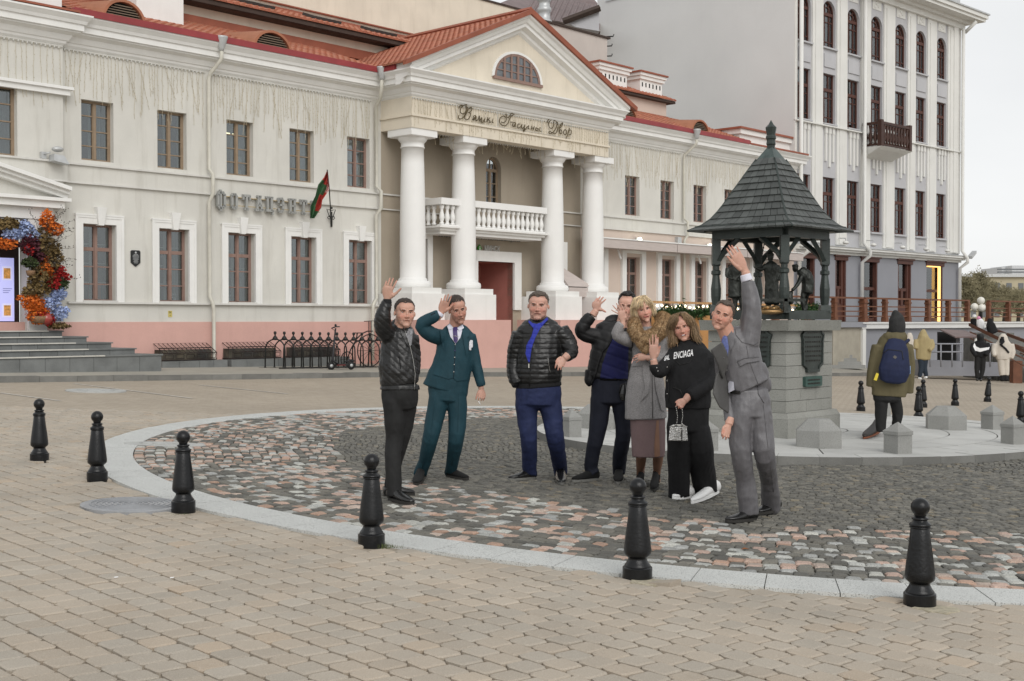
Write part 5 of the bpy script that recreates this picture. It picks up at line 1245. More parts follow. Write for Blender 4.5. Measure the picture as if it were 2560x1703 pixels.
for k in range(11):
 p=L2(2440+k*13,832+k*9.0,50-k*.35);q=MB();q.box(p.x,p.x+.34+(2.5 if k>5 else 1.2),p.y,p.y+1.4,-.6,p.z);q.build('stair_step',M['kerb'],str_)
 # stone steps beside the pavilion
s2=thing('stone_stairs','light stone steps rising to the buff wall right behind the pavilion pedestal','stairs',gp(2120,922),RT)
for k in range(6):
 a=dp(2080,913-k*8.5,49.5+.3*k);b=dp(2164-k*11,913-k*8.5,49.5+.3*k);q=MB();A,Bq=a,b
 d=Vector((0,.5,0));P_=[A+Vector((0,0,-.14)),Bq+Vector((0,0,-.14)),Bq+d+Vector((0,0,-.14)),A+d+Vector((0,0,-.14)),A,Bq,Bq+d,A+d]
 Mi=Matrix.Rotation(-RT,3,'Z');q.hexa([Mi@(p-s2.location) for p in P_]);q.build('stair_step',M['granite_block'],s2)
 # sloping entrance canopy, ramp and blue-grey railings
cn=thing('entrance_canopy','brown sheet canopy over the basement entrance below the terrace','canopy',dp(2390,860,48),0)
oc=cn.location;q=MB();P_=[dp(2350,823,50)-oc,dp(2412,826,50)-oc,dp(2446,841,47.5)-oc,dp(2388,842,47.5)-oc];q.prism(P_,(0,0,-.05));q.build('canopy_sheet',M['brown_roof'],cn)
q=MB();q.prism([dp(2345,830,50.3)-oc,dp(2345,925,50.3)-oc,dp(2395,925,50.3)-oc,dp(2395,830,50.3)-oc],(0,.1,0));q.build('doorway',M['black'],cn)
for px,Y in ((2395,48.5),(2440,47.6)):q=MB();q.tube([dp(px,843,Y)-oc,dp(px,922,Y)-oc],.07,6);q.build('canopy_post',M['tower_white'] if px>2420 else M['tower_base'],cn)
rp=thing('ramp_railing','low blue-grey pipe railing in front of the basement entrance','railing',gp(2360,925),0);orp=rp.location
for (x0,x1) in ((2320,2408),(2440,2500)):
 for yy in (860,880):q=MB();q.tube([dp(x0,yy,47)-orp,dp(x1,yy,47)-orp],.03,5);q.build('rail',M['tower_base'],rp)
for px in (2325,2352,2380,2406,2445,2475):q=MB();q.tube([dp(px,858,47)-orp,dp(px,918,47)-orp],.03,5);q.build('railing_post',M['tower_base'],rp)
q=MB();a=dp(2300,900,47.5)-orp;b=dp(2520,908,47.5)-orp;q.hexa([a+Vector((0,0,-.6)),b+Vector((0,0,-.5)),b+Vector((0,1,-.5)),a+Vector((0,1,-.6)),a,b,b+Vector((0,1,0)),a+Vector((0,1,0))]);q.build('ramp_wall',M['tower_base'],rp)
# cafe terrace in front of the right wing: greenery, light string, rail
ct=thing('cafe_rail','light timber rail with a string of warm bulbs in front of the right wing windows','railing',dp(1780,790,34),0);oq=ct.location
A,Bq=dp(1600,757,33.5)-oq,dp(2075,768,40)-oq
q=MB();q.hexa([A,Bq,Bq+Vector((0,.2,0)),A+Vector((0,.2,0)),A+Vector((0,0,.06)),Bq+Vector((0,0,.06)),Bq+Vector((0,.2,.06)),A+Vector((0,.2,.06))]);q.build('handrail',M['wood_light'],ct)
for k in range(7):p=A.lerp(Bq,(k+.3)/7);q=MB();q.box(p.x-.04,p.x+.04,p.y,p.y+.08,p.z-1.3,p.z);q.build('railing_post',M['iron_thin'],ct)
for k in range(46):
 p=A.lerp(Bq,(k+.5)/46)+Vector((0,-.05,-.09-.03*math.sin(k*1.3)));q=MB();q.ball(p,.035,6,4);q.build('bulb',M['bulb'],ct)
q=MB()
for k in range(5):p=A.lerp(Bq,.07+k*.05);q.ball(p+Vector((0,-.1,-.45)),.03,6,4)
q.build('bulb',M['bulb'],ct)
hd=thing('conifer_garland','green conifer branches heaped along the cafe rail behind the two women','greenery',dp(1700,800,34),0);oh=hd.location
q=MB();n_=2600
for k in range(n_):
 u=R.random();x=1636+160*u if k<n_*.75 else 1990+40*R.random()*1.4;lim=12+9*math.sin(x*.11)*math.sin(x*.043)
 y=783+R.gauss(0,1)*lim*.55 if x<1900 else 775+R.gauss(0,8);Y=34+(x-1700)*.015+R.uniform(-.35,.35)
 if x>1900:Y=38+R.uniform(-.3,.3)
 p=dp(x,min(800,y),Y)-oh;d=Vector((R.uniform(-1,1),R.uniform(-1,.4),R.uniform(-.8,.6))).normalized();w=d.cross(Vector((R.random(),R.random(),R.random()))).normalized()*.022;l_=R.uniform(.07,.15);g=R.uniform(.6,1.3)
 q.add([p-w,p+w,p+d*l_],[(0,1,2)],col=(g,g,g));q.add([p-w*.6+d*.03,p+w*.9,p+d*l_+Vector((.05,0,-.04))],[(0,1,2)],col=(g*.8,g*.8,g*.8))
q.build('needles',mat('conifer_needles',(.030,.075,.018),.7,.3,6,attr=True),hd,kind='stuff')
q=MB();a,b=dp(1630,800,34.6)-oh,dp(1800,800,36)-oh;q.box(a.x,b.x,a.y,a.y+.5,a.z-.8,a.z+.12);q.build('planter',mat('orange_timber_planter',(.42,.21,.07),.6),hd)
# ---------------------------------------------------------------- far background on the right, and the brown roof behind
bg=thing('distant_block','long beige apartment block far behind the terrace on the right','building',dp(2480,800,210),0);ob=bg.location
M['far_beige']=mat('far_beige_wall',(.46,.41,.29),.9,.12,.1);M['far_win']=mat('far_dark_window',(.14,.15,.16),.3)
a,b=dp(2380,693,210)-ob,dp(2640,700,210)-ob
q=MB();q.box(a.x,b.x,0,14,-6,a.z);q.build('wall',M['far_beige'],bg);q=MB();q.box(a.x-.5,b.x,-.6,15,a.z,a.z+.5);q.build('roof',M['zinc'],bg)
for r_ in range(4):
 for c_ in range(9):
  q=MB();x=a.x+1.2+c_*2.0;z=a.z-2.2-r_*2.3;q.box(x,x+.9,-.06,0,z,z+1.2);q.build('window',M['far_win'],bg)
hb=thing('distant_high_rise','white stepped high-rise with ribbon windows on the far right skyline','building',dp(2540,800,330),0);ob=hb.location
M['far_white']=mat('far_white_wall',(.60,.61,.62),.8)
for px0,px1,py in ((2492,2660,680),(2504,2660,668),(2530,2660,664)):
 a,b=dp(px0,py,330+(py-660))-ob,dp(px1,py,330+(py-660))-ob;q=MB();q.box(a.x,b.x,a.y,a.y+15,-6,a.z);q.build('wall',M['far_white'],hb)
for k in range(6):a=dp(2496,675+k*7,329)-ob;q=MB();q.box(a.x,a.x+18,a.y+17,a.y+20,a.z,a.z+.35);q.v=[(x,-.6 if y<a.y+18 else 0,z) for x,y,z in q.v];q.build('window_band',M['far_win'],hb)
def bare_tree(px,py,top,Y,label,wd,seed):
 r=random.Random(seed);base=dp(px,py,Y);t=thing('bare_tree',label,'tree',base,0);H=(dp(px,top,Y)-base).z;q=MB()
 q.tube([(0,0,0),(.05,0,H*.4),(0,0,H*.75),(0,0,H)],[.16,.11,.05,.01],6);q.build('trunk',mat('bark',(.06,.05,.04),.9) if 'bark' not in bpy.data.materials else bpy.data.materials['bark'],t)
 q=MB()
 for k in range(75):
  z=H*r.uniform(.25,.97);d=Vector((r.uniform(-1,1),r.uniform(-1,1),r.uniform(.1,.8))).normalized()*wd*r.uniform(.3,1)*(1.15-z/H);p=Vector((0,0,z));m=p+d*.5+Vector((0,0,.1));e=p+d
  q.tube([p,m,e],[.04,.025,.01],3,smooth=False)
  for _ in range(5):
   f=e.lerp(p,r.uniform(0,.6));g=f+Vector((r.uniform(-1,1),r.uniform(-1,1),r.uniform(-.2,1)))*.5;q.tube([f,g],[.02,.008],3,smooth=False)
   for _ in range(3):l_=f.lerp(g,r.random())+Vector((r.uniform(-.15,.15),0,r.uniform(-.15,.15)));w=r.uniform(.05,.12);q.add([l_,l_+Vector((w,0,w*.3)),l_+Vector((w*.3,0,w))],[(0,1,2)])
 q.build('crown',mat('olive_brown_twigs',(.19,.17,.10),.9,.3,1) if 'olive_brown_twigs' not in bpy.data.materials else bpy.data.materials['olive_brown_twigs'],t)
for k,(px,top,wd,lab) in enumerate(((2415,705,2.6,'leafless olive-brown tree right beside the corner of the tower'),(2450,688,2.2,'tall thin bare tree rising behind the white globe lamp'),(2478,720,2.6,'low bare tree just right of the white globe lamp'),(2510,730,2.5,'bare bushy tree left of the railing post near the right edge'),(2545,735,2.8,'bare bushy tree at the very right edge behind the railing'))):bare_tree(px,812,top,78+k*3,lab,wd,40+k)
gl=thing('globe_lamp','street lamp with four white globes behind the terrace railing','street lamp',dp(2452,812,66),0)
q=MB();q.tube([(0,0,0),(0,0,1.35)],.06,6);q.build('lamp_post',M['iron_thin'],gl)
for dx,dz in ((-.42,.95),(.42,.95),(0,1.28),(0,.9)):q=MB();q.ball((dx*.8,-.1 if dz<.93 else 0,dz),.2,12,8);q.build('globe',mat('opal_globe',(.75,.73,.66),.3) if 'opal_globe' not in bpy.data.materials else bpy.data.materials['opal_globe'],gl)
# brown metal roof with its stainless chimney behind the beige wall
br=thing('brown_roof_building','building with a ribbed brown metal roof and steel chimney behind the beige wall','building',dp(1430,60,66),0);ob=br.location
def Q(px,py,Y):return dp(px,py,Y)-ob
q=MB();q.add([Q(1240,12,60),Q(1303,45,60),Q(1500,75,60),Q(1500,16,72),Q(1475,-14,74),Q(1330,-25,72)],[(0,1,2,3,4,5)]);q.build('roof',M['brown_roof'],br)
for k in range(13):
 a,b=Q(1310+k*14,46+k*2.2,60).lerp(Q(1310+k*14,46+k*2.2,60),0),Q(1345+k*13,-20+k*3,72);q=MB();q.tube([a+Vector((0,-.02,.03)),b+Vector((0,-.02,.03))],.05,4);q.build('roof_rib',M['brown_roof'],br)
q=MB();q.tube([Q(1303,48,59.8),Q(1395,58,59.8),Q(1500,84,59.8)],.1,4);q.build('gutter',M['dark_eave'],br)
q=MB();c=Q(1361,50,59);q.lathe([(.36,-.8),(.36,-.05),(.28,.0),(.28,.35),(.33,.4),(.33,.55),(.26,.6),(.26,.85),(.33,.9),(.3,1.05),(.2,1.08)],c,14);q.build('chimney',M['zinc'],br)
q=MB();q.prism([Q(1412,55,58),Q(1498,20,58),Q(1498,78,58),Q(1440,68,58)],(0,3,0));q.build('eave_wall',M['tower_lilac'],br);q=MB();q.tube([Q(1408,54,57.8),Q(1500,20,57.8)],.16,4);q.build('gutter',M['dark_eave'],br)
# wall hooks on the blank side wall
for k,(px,py) in enumerate(((1528,92),(1524,116),(1524,141))):
 p=dp(px,py,61.5);h_=thing('wall_hook',['top','middle','bottom'][k]+' of three small iron hooks on the blank grey tower side wall','hook',p);q=MB();q.tube([(-.25,0,0),(.1,-.1,0),(.12,-.1,.1)],.03,4);q.build('arm',M['iron_thin'],h_)
 # ================================================================ bronze pavilion on its granite pedestal
PCX=dp(1926,800,17.9);TH=math.radians(1.8)
pz0=G(PCX.x,PCX.y)+PLH
# corner directions: front, right, back, left (square seen by its corner)
dF=Vector((math.sin(TH),-math.cos(TH),0));dR=Vector((math.cos(TH),math.sin(TH),0))
def sq(r,z):return [PCX*1+d*r+Vector((0,0,z-PCX.z)) for d in (dF,dR,-dF,-dR)]
ped=thing('pedestal','tall square grey granite pedestal with dark plaques under the bronze pavilion','pedestal',(PCX.x,PCX.y,pz0));PO_=ped.location.copy()
def loc(ps):return [p-PO_ for p in ps]
def frustum(name,parent,r0,z0,r1,z1,m):
 q=MB();q.hexa(loc(sq(r0,z0))+loc(sq(r1,z1)));return q.build(name,m,parent)
frustum('base_course',ped,1.02,pz0-.12,1.02,pz0+.26,M['granite_fount']);frustum('base_course',ped,1.02,pz0+.262,.965,pz0+.34,M['granite_fount'])
zt=1.45;rP=.90;hC=(zt-pz0-.34)/7
for c in range(7):  # courses of stone blocks
 z0,z1=pz0+.34+c*hC+.003,pz0+.34+(c+1)*hC-.003;core=loc(sq(rP,z0));cor1=loc(sq(rP,z1))
 for f in range(4):
  a0,b0,a1,b1=core[f],core[(f+1)%4],cor1[f],cor1[(f+1)%4];nrm=Vector(((b0-a0).y,-(b0-a0).x,0)).normalized();ctr_=Vector((0,0,a0.z))
  if nrm.dot(a0-ctr_)<0:nrm=-nrm
  cuts=[0,.28,.64,1] if c%2 else [0,.46,.80,1]
  cuts=[0]+[min(.95,x+R.uniform(-.03,.03)) for x in cuts[1:-1]]+[1]
  for u0,u1 in zip(cuts,cuts[1:]):
   e=.0022;U0,U1=u0+e,u1-e;pr=R.uniform(0,.004)
   P_=[a0.lerp(b0,U0),a0.lerp(b0,U1)];inn=[p-nrm*.16 for p in P_[::-1]]
   if u0==0:P_[0]=a0+(b0-a0)*.001;
   lo=[p+nrm*pr for p in P_]+inn;hi=[p+Vector((0,0,z1-z0)) for p in lo]
   MB().hexa(lo+hi).build('granite_block',M['granite_fount'],ped)
frustum('core',ped,rP-.05,pz0,rP-.05,zt-.005,M['cjoint'])
frustum('top_slab',ped,1.02,zt,1.04,EYE-.002,mat('weathered_top_slab',(.24,.24,.215),.75,.12,2,speck=.6,spk=(.05,.05,.045),spks=90,bump=.2,stain=.3))
# plaques
def facepoint(f,u,z,off):  # f: 0 = front-right face, 3 = left-front face
 A,Bq=loc(sq(rP,0))[f],loc(sq(rP,0))[(f+1)%4];d=(Bq-A);n=Vector((d.y,-d.x,0)).normalized();mid=(A+Bq)/2
 if n.dot(mid)<0:n=-n
 p=A+d*u;return Vector((p.x,p.y,z-pz0+PO_.z-PO_.z))+n*off,d.normalized(),n
for f,uc,tagl in ((0,.53,''),(3,.60,'')):
 w=.56;
 out=[(-.5,0),(-.5,.6),(-.62,.7),(-.62,.85),(-.62,1.1),(-.5,1.2),(-.38,1.36),(-.2,1.46),(0,1.5),(.2,1.46),(.38,1.36),(.5,1.2),(.62,1.1),(.62,.7),(.5,.6),(.5,0)]
 out=[(-.36,0),(-.38,.12),(-.58,.22),(-.60,.95),(-.66,1.12),(-.52,1.2),(-.46,1.38),(-.25,1.48),(0,1.52),(.25,1.48),(.46,1.38),(.52,1.2),(.66,1.12),(.60,.95),(.58,.22),(.38,.12),(.36,0)]
 sc1=.46/1.0;zb=EYE-(931-800)/3100*17.4
 P_=[]
 for x,y in out:
  p,d,n=facepoint(f,uc,zb,.0);P_.append(p+d*x*sc1+Vector((0,0,y*sc1*.70/.68)))
 n=facepoint(f,uc,zb,0)[2];q=MB();q.prism(P_,n*.035);
 cc=sum(P_,Vector())/len(P_);I_=[cc+(p-cc)*.9 for p in P_];o=q.build('plaque',M['bronze'],ped)
 q=MB()
 for i in range(len(P_)):a,b,c,e=P_[i],P_[(i+1)%len(P_)],I_[(i+1)%len(P_)],I_[i];q.prism([a+n*.035,b+n*.035,c+n*.035,e+n*.035],n*.012)
 q.build('plaque_rim',M['bronze'],o)
 q=MB()
 for k,lw in enumerate((.10,.27,.24,.29,.30,.29,.23,.2)):
  p,d,n=facepoint(f,uc,zb+.615-k*.066,.036);
  for j in range(9):
   x0=-lw+2*lw*j/9;a=p+d*x0;b=p+d*(x0+2*lw/9*R.uniform(.6,.95));q.hexa([a,b,b+n*.008,a+n*.008]+[v+Vector((0,0,.022)) for v in (a,b,b+n*.008,a+n*.008)])
 q.build('raised_lettering',M['bronze_fig'],o)
 z2=EYE-(967-800)/3100*17.4;pts=[(-.5,.05),(-.5,.45),(-.44,.5),(.44,.5),(.5,.45),(.5,.05),(.44,0),(-.44,0)];P_=[facepoint(f,uc,z2,0)[0]+d*x*.46+Vector((0,0,y*.29)) for x,y in pts]
 q=MB();q.prism(P_,n*.05);o=q.build('small_plaque',mat('verdigris_bronze',(.05,.10,.085),.5,.2,6,metal=.2) if 'verdigris_bronze' not in bpy.data.materials else bpy.data.materials['verdigris_bronze'],ped)
 q=MB()
 for k in range(2):
  p,d,n=facepoint(f,uc,z2+.085-k*.05,.05)
  for j in range(8):x0=-.17+.34*j/8;a=p+d*x0;b=p+d*(x0+.034);q.hexa([a,b,b+n*.006,a+n*.006]+[v+Vector((0,0,.02)) for v in (a,b,b+n*.006,a+n*.006)])
 q.build('raised_lettering',M['bronze_fig'],o)
pvl=thing('pavilion','dark bronze pavilion with four turned posts and a steep shingled roof with finial','pavilion',(PCX.x,PCX.y,EYE));PO_=pvl.location.copy()
q=MB()
def beam(mb,a,b,w,h,dz=0):
 a=Vector(a);b=Vector(b);d=(b-a).normalized();n=Vector((-d.y,d.x,0))
 if n.length<.1:n=Vector((1,0,0))
 n.normalize();u=n.cross(d).normalized()
 if u.z<0:u=-u
 mb.hexa([a-n*w/2-u*h/2,b-n*w/2-u*h/2,b+n*w/2-u*h/2,a+n*w/2-u*h/2,a-n*w/2+u*h/2,b-n*w/2+u*h/2,b+n*w/2+u*h/2,a+n*w/2+u*h/2])
rp_=.815;zb0=.0;zb1=.125;zpt=1.17
fr=loc(sq(rp_,EYE))
for i in range(4):q=MB();beam(q,fr[i]+Vector((0,0,.07+.003*(i%2))),fr[(i+1)%4]+Vector((0,0,.07+.003*(i%2))),.15,.125);q.build('sill_beam',M['bronze'],pvl)
q=MB();q.prism([p+Vector((0,0,.055)) for p in fr],(0,0,.02));q.build('floor_plate',M['bronze_fig'],pvl)
top=loc(sq(.80,EYE))
for i in range(4):
 q=MB();c=fr[i]*.97
 prof=[(.075,.13),(.075,.20),(.058,.22),(.072,.34),(.074,.45),(.052,.62),(.05,.64),(.07,.66),(.07,.70),(.048,.72),(.048,.77),(.066,.79),(.066,.80)]
 q.lathe([(r,z) for r,z in prof],(c.x,c.y,0),10,smooth=False);q.hexa([Vector((c.x+a*.058,c.y+b*.058,.80)) for a,b in ((-1,-1),(1,-1),(1,1),(-1,1))]+[Vector((c.x+a*.058,c.y+b*.058,zpt)) for a,b in ((-1,-1),(1,-1),(1,1),(-1,1))]);q.hexa([Vector((c.x+a*.08,c.y+b*.08,.10)) for a,b in ((-1,-1),(1,-1),(1,1),(-1,1))]+[Vector((c.x+a*.07,c.y+b*.07,.21)) for a,b in ((-1,-1),(1,-1),(1,1),(-1,1))])
 q.build('post',M['bronze'],pvl)
 for j in ((i+1)%4,(i-1)%4):
  d=(fr[j]-fr[i]).normalized();
  q=MB();q.tube([c+Vector((0,0,.80)),c+d*.12+Vector((0,0,.95)),c+d*.38+Vector((0,0,1.16))],[.045,.04,.045],4,smooth=False);q.build('brace',M['bronze'],pvl)
for z,w,h,r in ((1.21,.12,.12,.80),(1.30,.16,.08,.90)):
 tp=loc(sq(r,EYE))
 for i in range(4):q=MB();zq=Vector((0,0,z+.003*(i%2)));beam(q,tp[i]+zq,tp[(i+1)%4]+zq,w,h);q.build('top_beam',M['bronze'],pvl)
q=MB();q.prism([p+Vector((0,0,1.33)) for p in loc(sq(1.1,EYE))],(0,0,.015));q.build('soffit',M['bronze'],pvl)
SR=lambda L:[(r*.965,1.265+(z-1.265)*.93) for r,z in L]
# shingled roof: 12 flared courses, every shingle a piece
R_prof=[(1.25,1.265),(1.04,1.35),(.90,1.45),(.80,1.56),(.715,1.67),(.64,1.78),(.565,1.89),(.49,1.995),(.42,2.095),(.35,2.195),(.285,2.285),(.22,2.375)];R_prof=SR(R_prof)
roof_=bpy.data.objects.new('roof',None);C.objects.link(roof_);roof_.parent=pvl
for k in range(len(R_prof)-1):
 (r0,z0),(r1,z1)=R_prof[k],R_prof[k+1]
 A=loc(sq(r0,EYE+z0));Bq=loc(sq(r1-.02,EYE+z1+.02))
 for f in range(4):
  n_=max(3,int(round((A[f]-A[(f+1)%4]).length/.125)));slope=(Bq[f]+Bq[(f+1)%4]-A[f]-A[(f+1)%4]);nn=(A[(f+1)%4]-A[f]).cross(slope).normalized()
  if nn.z<0:nn=-nn
  if f in (1,2):n_=max(3,n_//2)
  cuts=[0]+sorted(min(.97,max(.03,(i+(.5 if k%2 else 0)+R.uniform(-.12,.12))/n_)) for i in range(1,n_))+[1]
  for u0,u1 in zip(cuts,cuts[1:]):
   if u1-u0<.02:continue
   e=.004/max(.2,(A[f]-A[(f+1)%4]).length);a,b=A[f].lerp(A[(f+1)%4],u0+e),A[f].lerp(A[(f+1)%4],u1-e);c,d=Bq[f].lerp(Bq[(f+1)%4],u1-e),Bq[f].lerp(Bq[(f+1)%4],u0+e);h=.022+R.uniform(0,.006);g=R.uniform(.8,1.2)
   MB().hexa([a,b,c-nn*.005,d-nn*.005,a+nn*h,b+nn*h,c+nn*.004,d+nn*.004],col=(g,g,g)).build('shingle',M['roof_shingle'],roof_)
M['hip']=M['roof_shingle']
for i in range(4):
 q=MB();q.tube([loc(sq(r*1.0,EYE+z))[i]+Vector((0,0,.01)) for r,z in R_prof],.018,5);q.build('hip_cap',M['bronze'],roof_)
q=MB();q.hexa(loc(sq(.24,EYE+2.27))+loc(sq(.05,EYE+2.49)));q.build('cap_plate',mat('streaked_verdigris_cap',(.075,.10,.095),.45,.3,9,metal=.2,bump=.2,stain=.6),roof_)
q=MB();q.lathe([(.058,2.55),(.058,2.66),(.07,2.68),(.062,2.72),(.062,2.74),(.075,2.76),(.075,2.79),(.062,2.81),(.082,2.92),(.04,2.96),(.0,3.03)],(0,0,-.15),8,smooth=False);q.build('finial',M['bronze'],pvl)
# bird-lime streaks on the front-left shingles
q=MB();
for (x0,y0,x1,y1) in ((640,225,665,400),(655,400,615,460),(740,615,700,700),(615,690,590,740),(600,715,560,800),(975,650,990,680),(420,720,350,770)):
 pass
def chain(mb,a,b,n=14,r=.008):
 for k in range(n):
  p=Vector(a).lerp(Vector(b),(k+.5)/n);mb.ball(p,r*1.5,5,4,sc=(1,1,1.5) if k%2 else (.6,.6,1.5))
q=MB();ax=-.18
chain(q,Vector((-.15,-.3,1.1)),Vector((-.32,-.35,.25)),40);q.build('hanging_chain',M['bronze_fig'],pvl)
chn=thing('bronze_goods','gilded bronze loaf-shaped heap on the pavilion floor between the figures','sculpture',dp(1925,779,17.0));q=MB()
for k in range(9):q.ball((.03*k-.13,.02*(k%3),.02+.012*(k%4)),.045,8,5,sc=(1.4,1,.7))
q.ball((0,0,-.0),.2,14,6,sc=(1,.8,.22));q.build('heap',M['gold'],chn);tag(chn,chn['label'],'sculpture')
bsc=thing('balance_scale','bronze beam and pan resting across the pavilion floor in front of the figures','sculpture',dp(1950,765,16.9));q=MB();q.box(-.3,.35,-.03,.03,.06,.10);q.box(.05,.1,-.03,.03,-.08,.1);q.build('beam',M['bronze_fig'],bsc)
# ================================================================ granite blocks on the platform
def gblock(px0,px1,apex,shoulder,base,label,kind,grp):
 cx=(px0+px1)/2;b=gp(cx,base-6,PLH);mpp=b.y/FPX;w=(px1-px0)*mpp;b.y+=w*.35;b.x=(cx-W0/2)/FPX*b.y;zb=G(b.x,b.y)+PLH
 Y=b.y;h=(base-shoulder)*mpp*.98;ha=(base-apex)*mpp-w*.03
 t=thing('granite_block',label,'granite block',(b.x,b.y,zb),0,grp)
 if kind=='small':
  r=w/2/math.cos(math.radians(45-28))*.98;ang0=math.radians(28)
  S=lambda rr,z:[Vector((rr*math.cos(ang0+PI/2*k+PI/4),rr*math.sin(ang0+PI/2*k+PI/4),z)) for k in range(4)]
  hb=ha*.62
  q=MB();q.hexa(S(r*.93,-.02)+S(r*.93,hb*.95));q.build('shaft',M['granite_block'],t)
  q=MB();q.hexa(S(r,hb*.95+.002)+S(r,hb*1.14));a=S(r,hb*1.14);q.add(a+[Vector((0,0,ha*1.0))],[(0,1,4),(1,2,4),(2,3,4),(3,0,4)]);q.build('pyramid_cap',M['granite_block'],t)
 else :
  n=6;r=w/2*1.0;S=lambda rr,z:[Vector((rr*math.cos(2*PI*k/n+.35),rr*.85*math.sin(2*PI*k/n+.35),z)) for k in range(n)]
  q=MB();q.rings([S(r,-.02),S(r,h*.80),S(r*.48,ha*.92)],smooth=False);q.build('body',M['granite_block'],t)
 return t
BG_='granite blocks standing on the round platform'
gblock(1403.5,1456,1027,1045,1099,'small pyramid-capped granite block behind the man in navy trousers','small',BG_)
gblock(1438,1545,1011,1031,1079,'large hexagonal granite block behind the man in the open black puffer','large',BG_)
gblock(1738,1798,1054,1078,1134,'small pyramid-capped granite block between the woman in black and the grey suit','small',BG_)
gblock(1983.6,2112,1046,1072,1127,'large hexagonal granite block right of the grey-suited man with a rusty stain','large',BG_)
gblock(2210,2282,1060,1084,1141,'small pyramid-capped granite block at the feet of the green-coated walker','small',BG_)
gblock(2312,2421,1015,1036,1081,'large hexagonal granite block in front of the far bollards','large',BG_)
gblock(2454,2510,1017,1031,1080,'small pyramid-capped granite block right of the far large block','small',BG_)
gblock(2504,2562,1044.5,1065,1117,'small granite block with a dark mark on its cap at the right edge','small',BG_)
gblock(2206,2228,991,1002,1047,'small granite block seen between the legs of the green-coated walker','small',BG_)
# ================================================================ cast iron bollards
def bollard_proto():
 t=bpy.data.objects.new('bollard',None);C.objects.link(t);s=1.0
 q=MB();q.lathe([(.092,-.03),(.092,.064)],(0,0,0),28,cap=False);q.lathe([(.092,.064),(.086,.070),(.080,.071)],(0,0,0),28,cap=False);q.lathe([(.081,.071),(.081,.078),(.072,.09),(.061,.108),(.057,.118),(.058,.124)],(0,0,0),28,cap=False);q.build('base',M['iron'],t)
 q=MB();q.lathe([(.058,.124),(.064,.130),(.082,.146),(.0855,.160),(.084,.185),(.0745,.27),(.062,.36),(.0535,.44),(.051,.446)],(0,0,0),28);q.build('shaft',M['iron'],t)
 q=MB();[q.lathe(pr_,(0,0,0),28,cap=False) for pr_ in ([(.05,.443),(.0605,.445),(.0605,.452),(.054,.454)],[(.054,.455),(.0615,.457),(.062,.464),(.056,.471),(.045,.478),(.040,.489)],[(.040,.489),(.0475,.493),(.0485,.499),(.044,.504)],[(.044,.504),(.036,.506),(.030,.514)])];q.build('collar',M['iron'],t)
 q=MB();q.lathe([(.02,.508),(.035,.515)]+[(.0535*math.sin(PI*k/14),.563-.0535*math.cos(PI*k/14)) for k in range(3,14)]+[(0.0,.6165)],(0,0,0),28);q.build('ball',M['iron'],t)
 return t
BOL=[(91,1156,'nearest bollard row, farthest left bollard on the beige pavers'),(235.5,1204,'bollard touching the left edge of the pale ring'),(451.5,1281,'bollard beside the ribbed manhole cover'),(925,1368,'bollard right in front of the man waving in the black jacket'),(1597,1455,'bollard in front of the blonde woman, by a raised paver'),(2311.6,1523.5,'largest and nearest bollard in the bottom right'),
(2155,1028,'far bollard left of the green-coated walker'),(2300,1048,'far bollard right of the green-coated walker, the nearer of two overlapping'),(2311,1019,'far bollard half hidden behind another, right of the green-coated walker'),(2391,1014.5,'far bollard behind the far large hexagonal block'),(2472,1005,'slightly tilted far bollard right of the hexagonal block'),(2557,1062,'bollard cut by the right edge of the view')]
pb=None
for k,(px,py,lab) in enumerate(BOL):
 p=gp(px,py-3 if py>1100 else py-1);p.y+=.08;p.x=(px-W0/2)/FPX*(p.y-.06);p.z=G(p.x,p.y)+.003
 if pb is None:pb=bollard_proto();o=pb
 else :o=copy_tree(pb)
 lab=lab.replace('nearest bollard row, farthest left bollard','leftmost black bollard standing');lab=lab if lab.startswith('leftmost') else 'black ball-topped '+lab
 tag(o,lab,'bollard','black ball-topped bollards round the circle');o.location=p;o.rotation_euler=(0,math.radians(4) if px==2472 else R.uniform(-.006,.006),R.uniform(0,6))
 s=1.0;o.scale=(s,s,s)
 # small things on the ground: grout patches, lifted paver, grass tufts, litter
for k,(px,py,w_,lab) in enumerate(((2345,1524,.16,'pale mortar patch round the foot of the nearest bollard'),(1625,1456,.15,'sandy mortar patch at the foot of the bollard before the blonde woman'))):
 c=gp(px,py);q=MB();n=12;P_=[Vector((w_*R.uniform(.7,1.05)*math.cos(2*PI*i/n),w_*.7*R.uniform(.7,1.05)*math.sin(2*PI*i/n),0)) for i in range(n)]
 P_=[Vector((p.x,p.y,G(c.x+p.x,c.y+p.y)-c.z+.0055)) for p in P_];q.prism(P_,(0,0,-.03));o=q.build('mortar_patch',mat('sandy_mortar',(.40,.36,.27),.9,.2,20,grain=.15,bump=.4) if k==0 else bpy.data.materials['sandy_mortar'],loc=c);tag(o,lab,'mortar patch')
c=gp(1655,1462);q=MB();P_=[(-.10,-.02),(.0,-.075),(.11,-.03),(.10,.05),(-.06,.06)];q.hexa([Vector((x,y,-.01)) for x,y in ((-.10,.03),(.02,-.085),(.12,-.0),(.0,.09))]+[Vector((x,y,z)) for x,y,z in ((-.10,.03,.008),(.02,-.085,.03),(.12,-.0,.03),(.0,.09,.008))]);o=q.build('lifted_paver',M['paver'],loc=c,rot=.2);tag(o,'cracked beige paver lifted above the others beside the fifth bollard','paver')
at=o.data.color_attributes.new('Col','FLOAT_COLOR','CORNER');at.data.foreach_set('color',[.92,.92,.92,1]*len(o.data.loops))
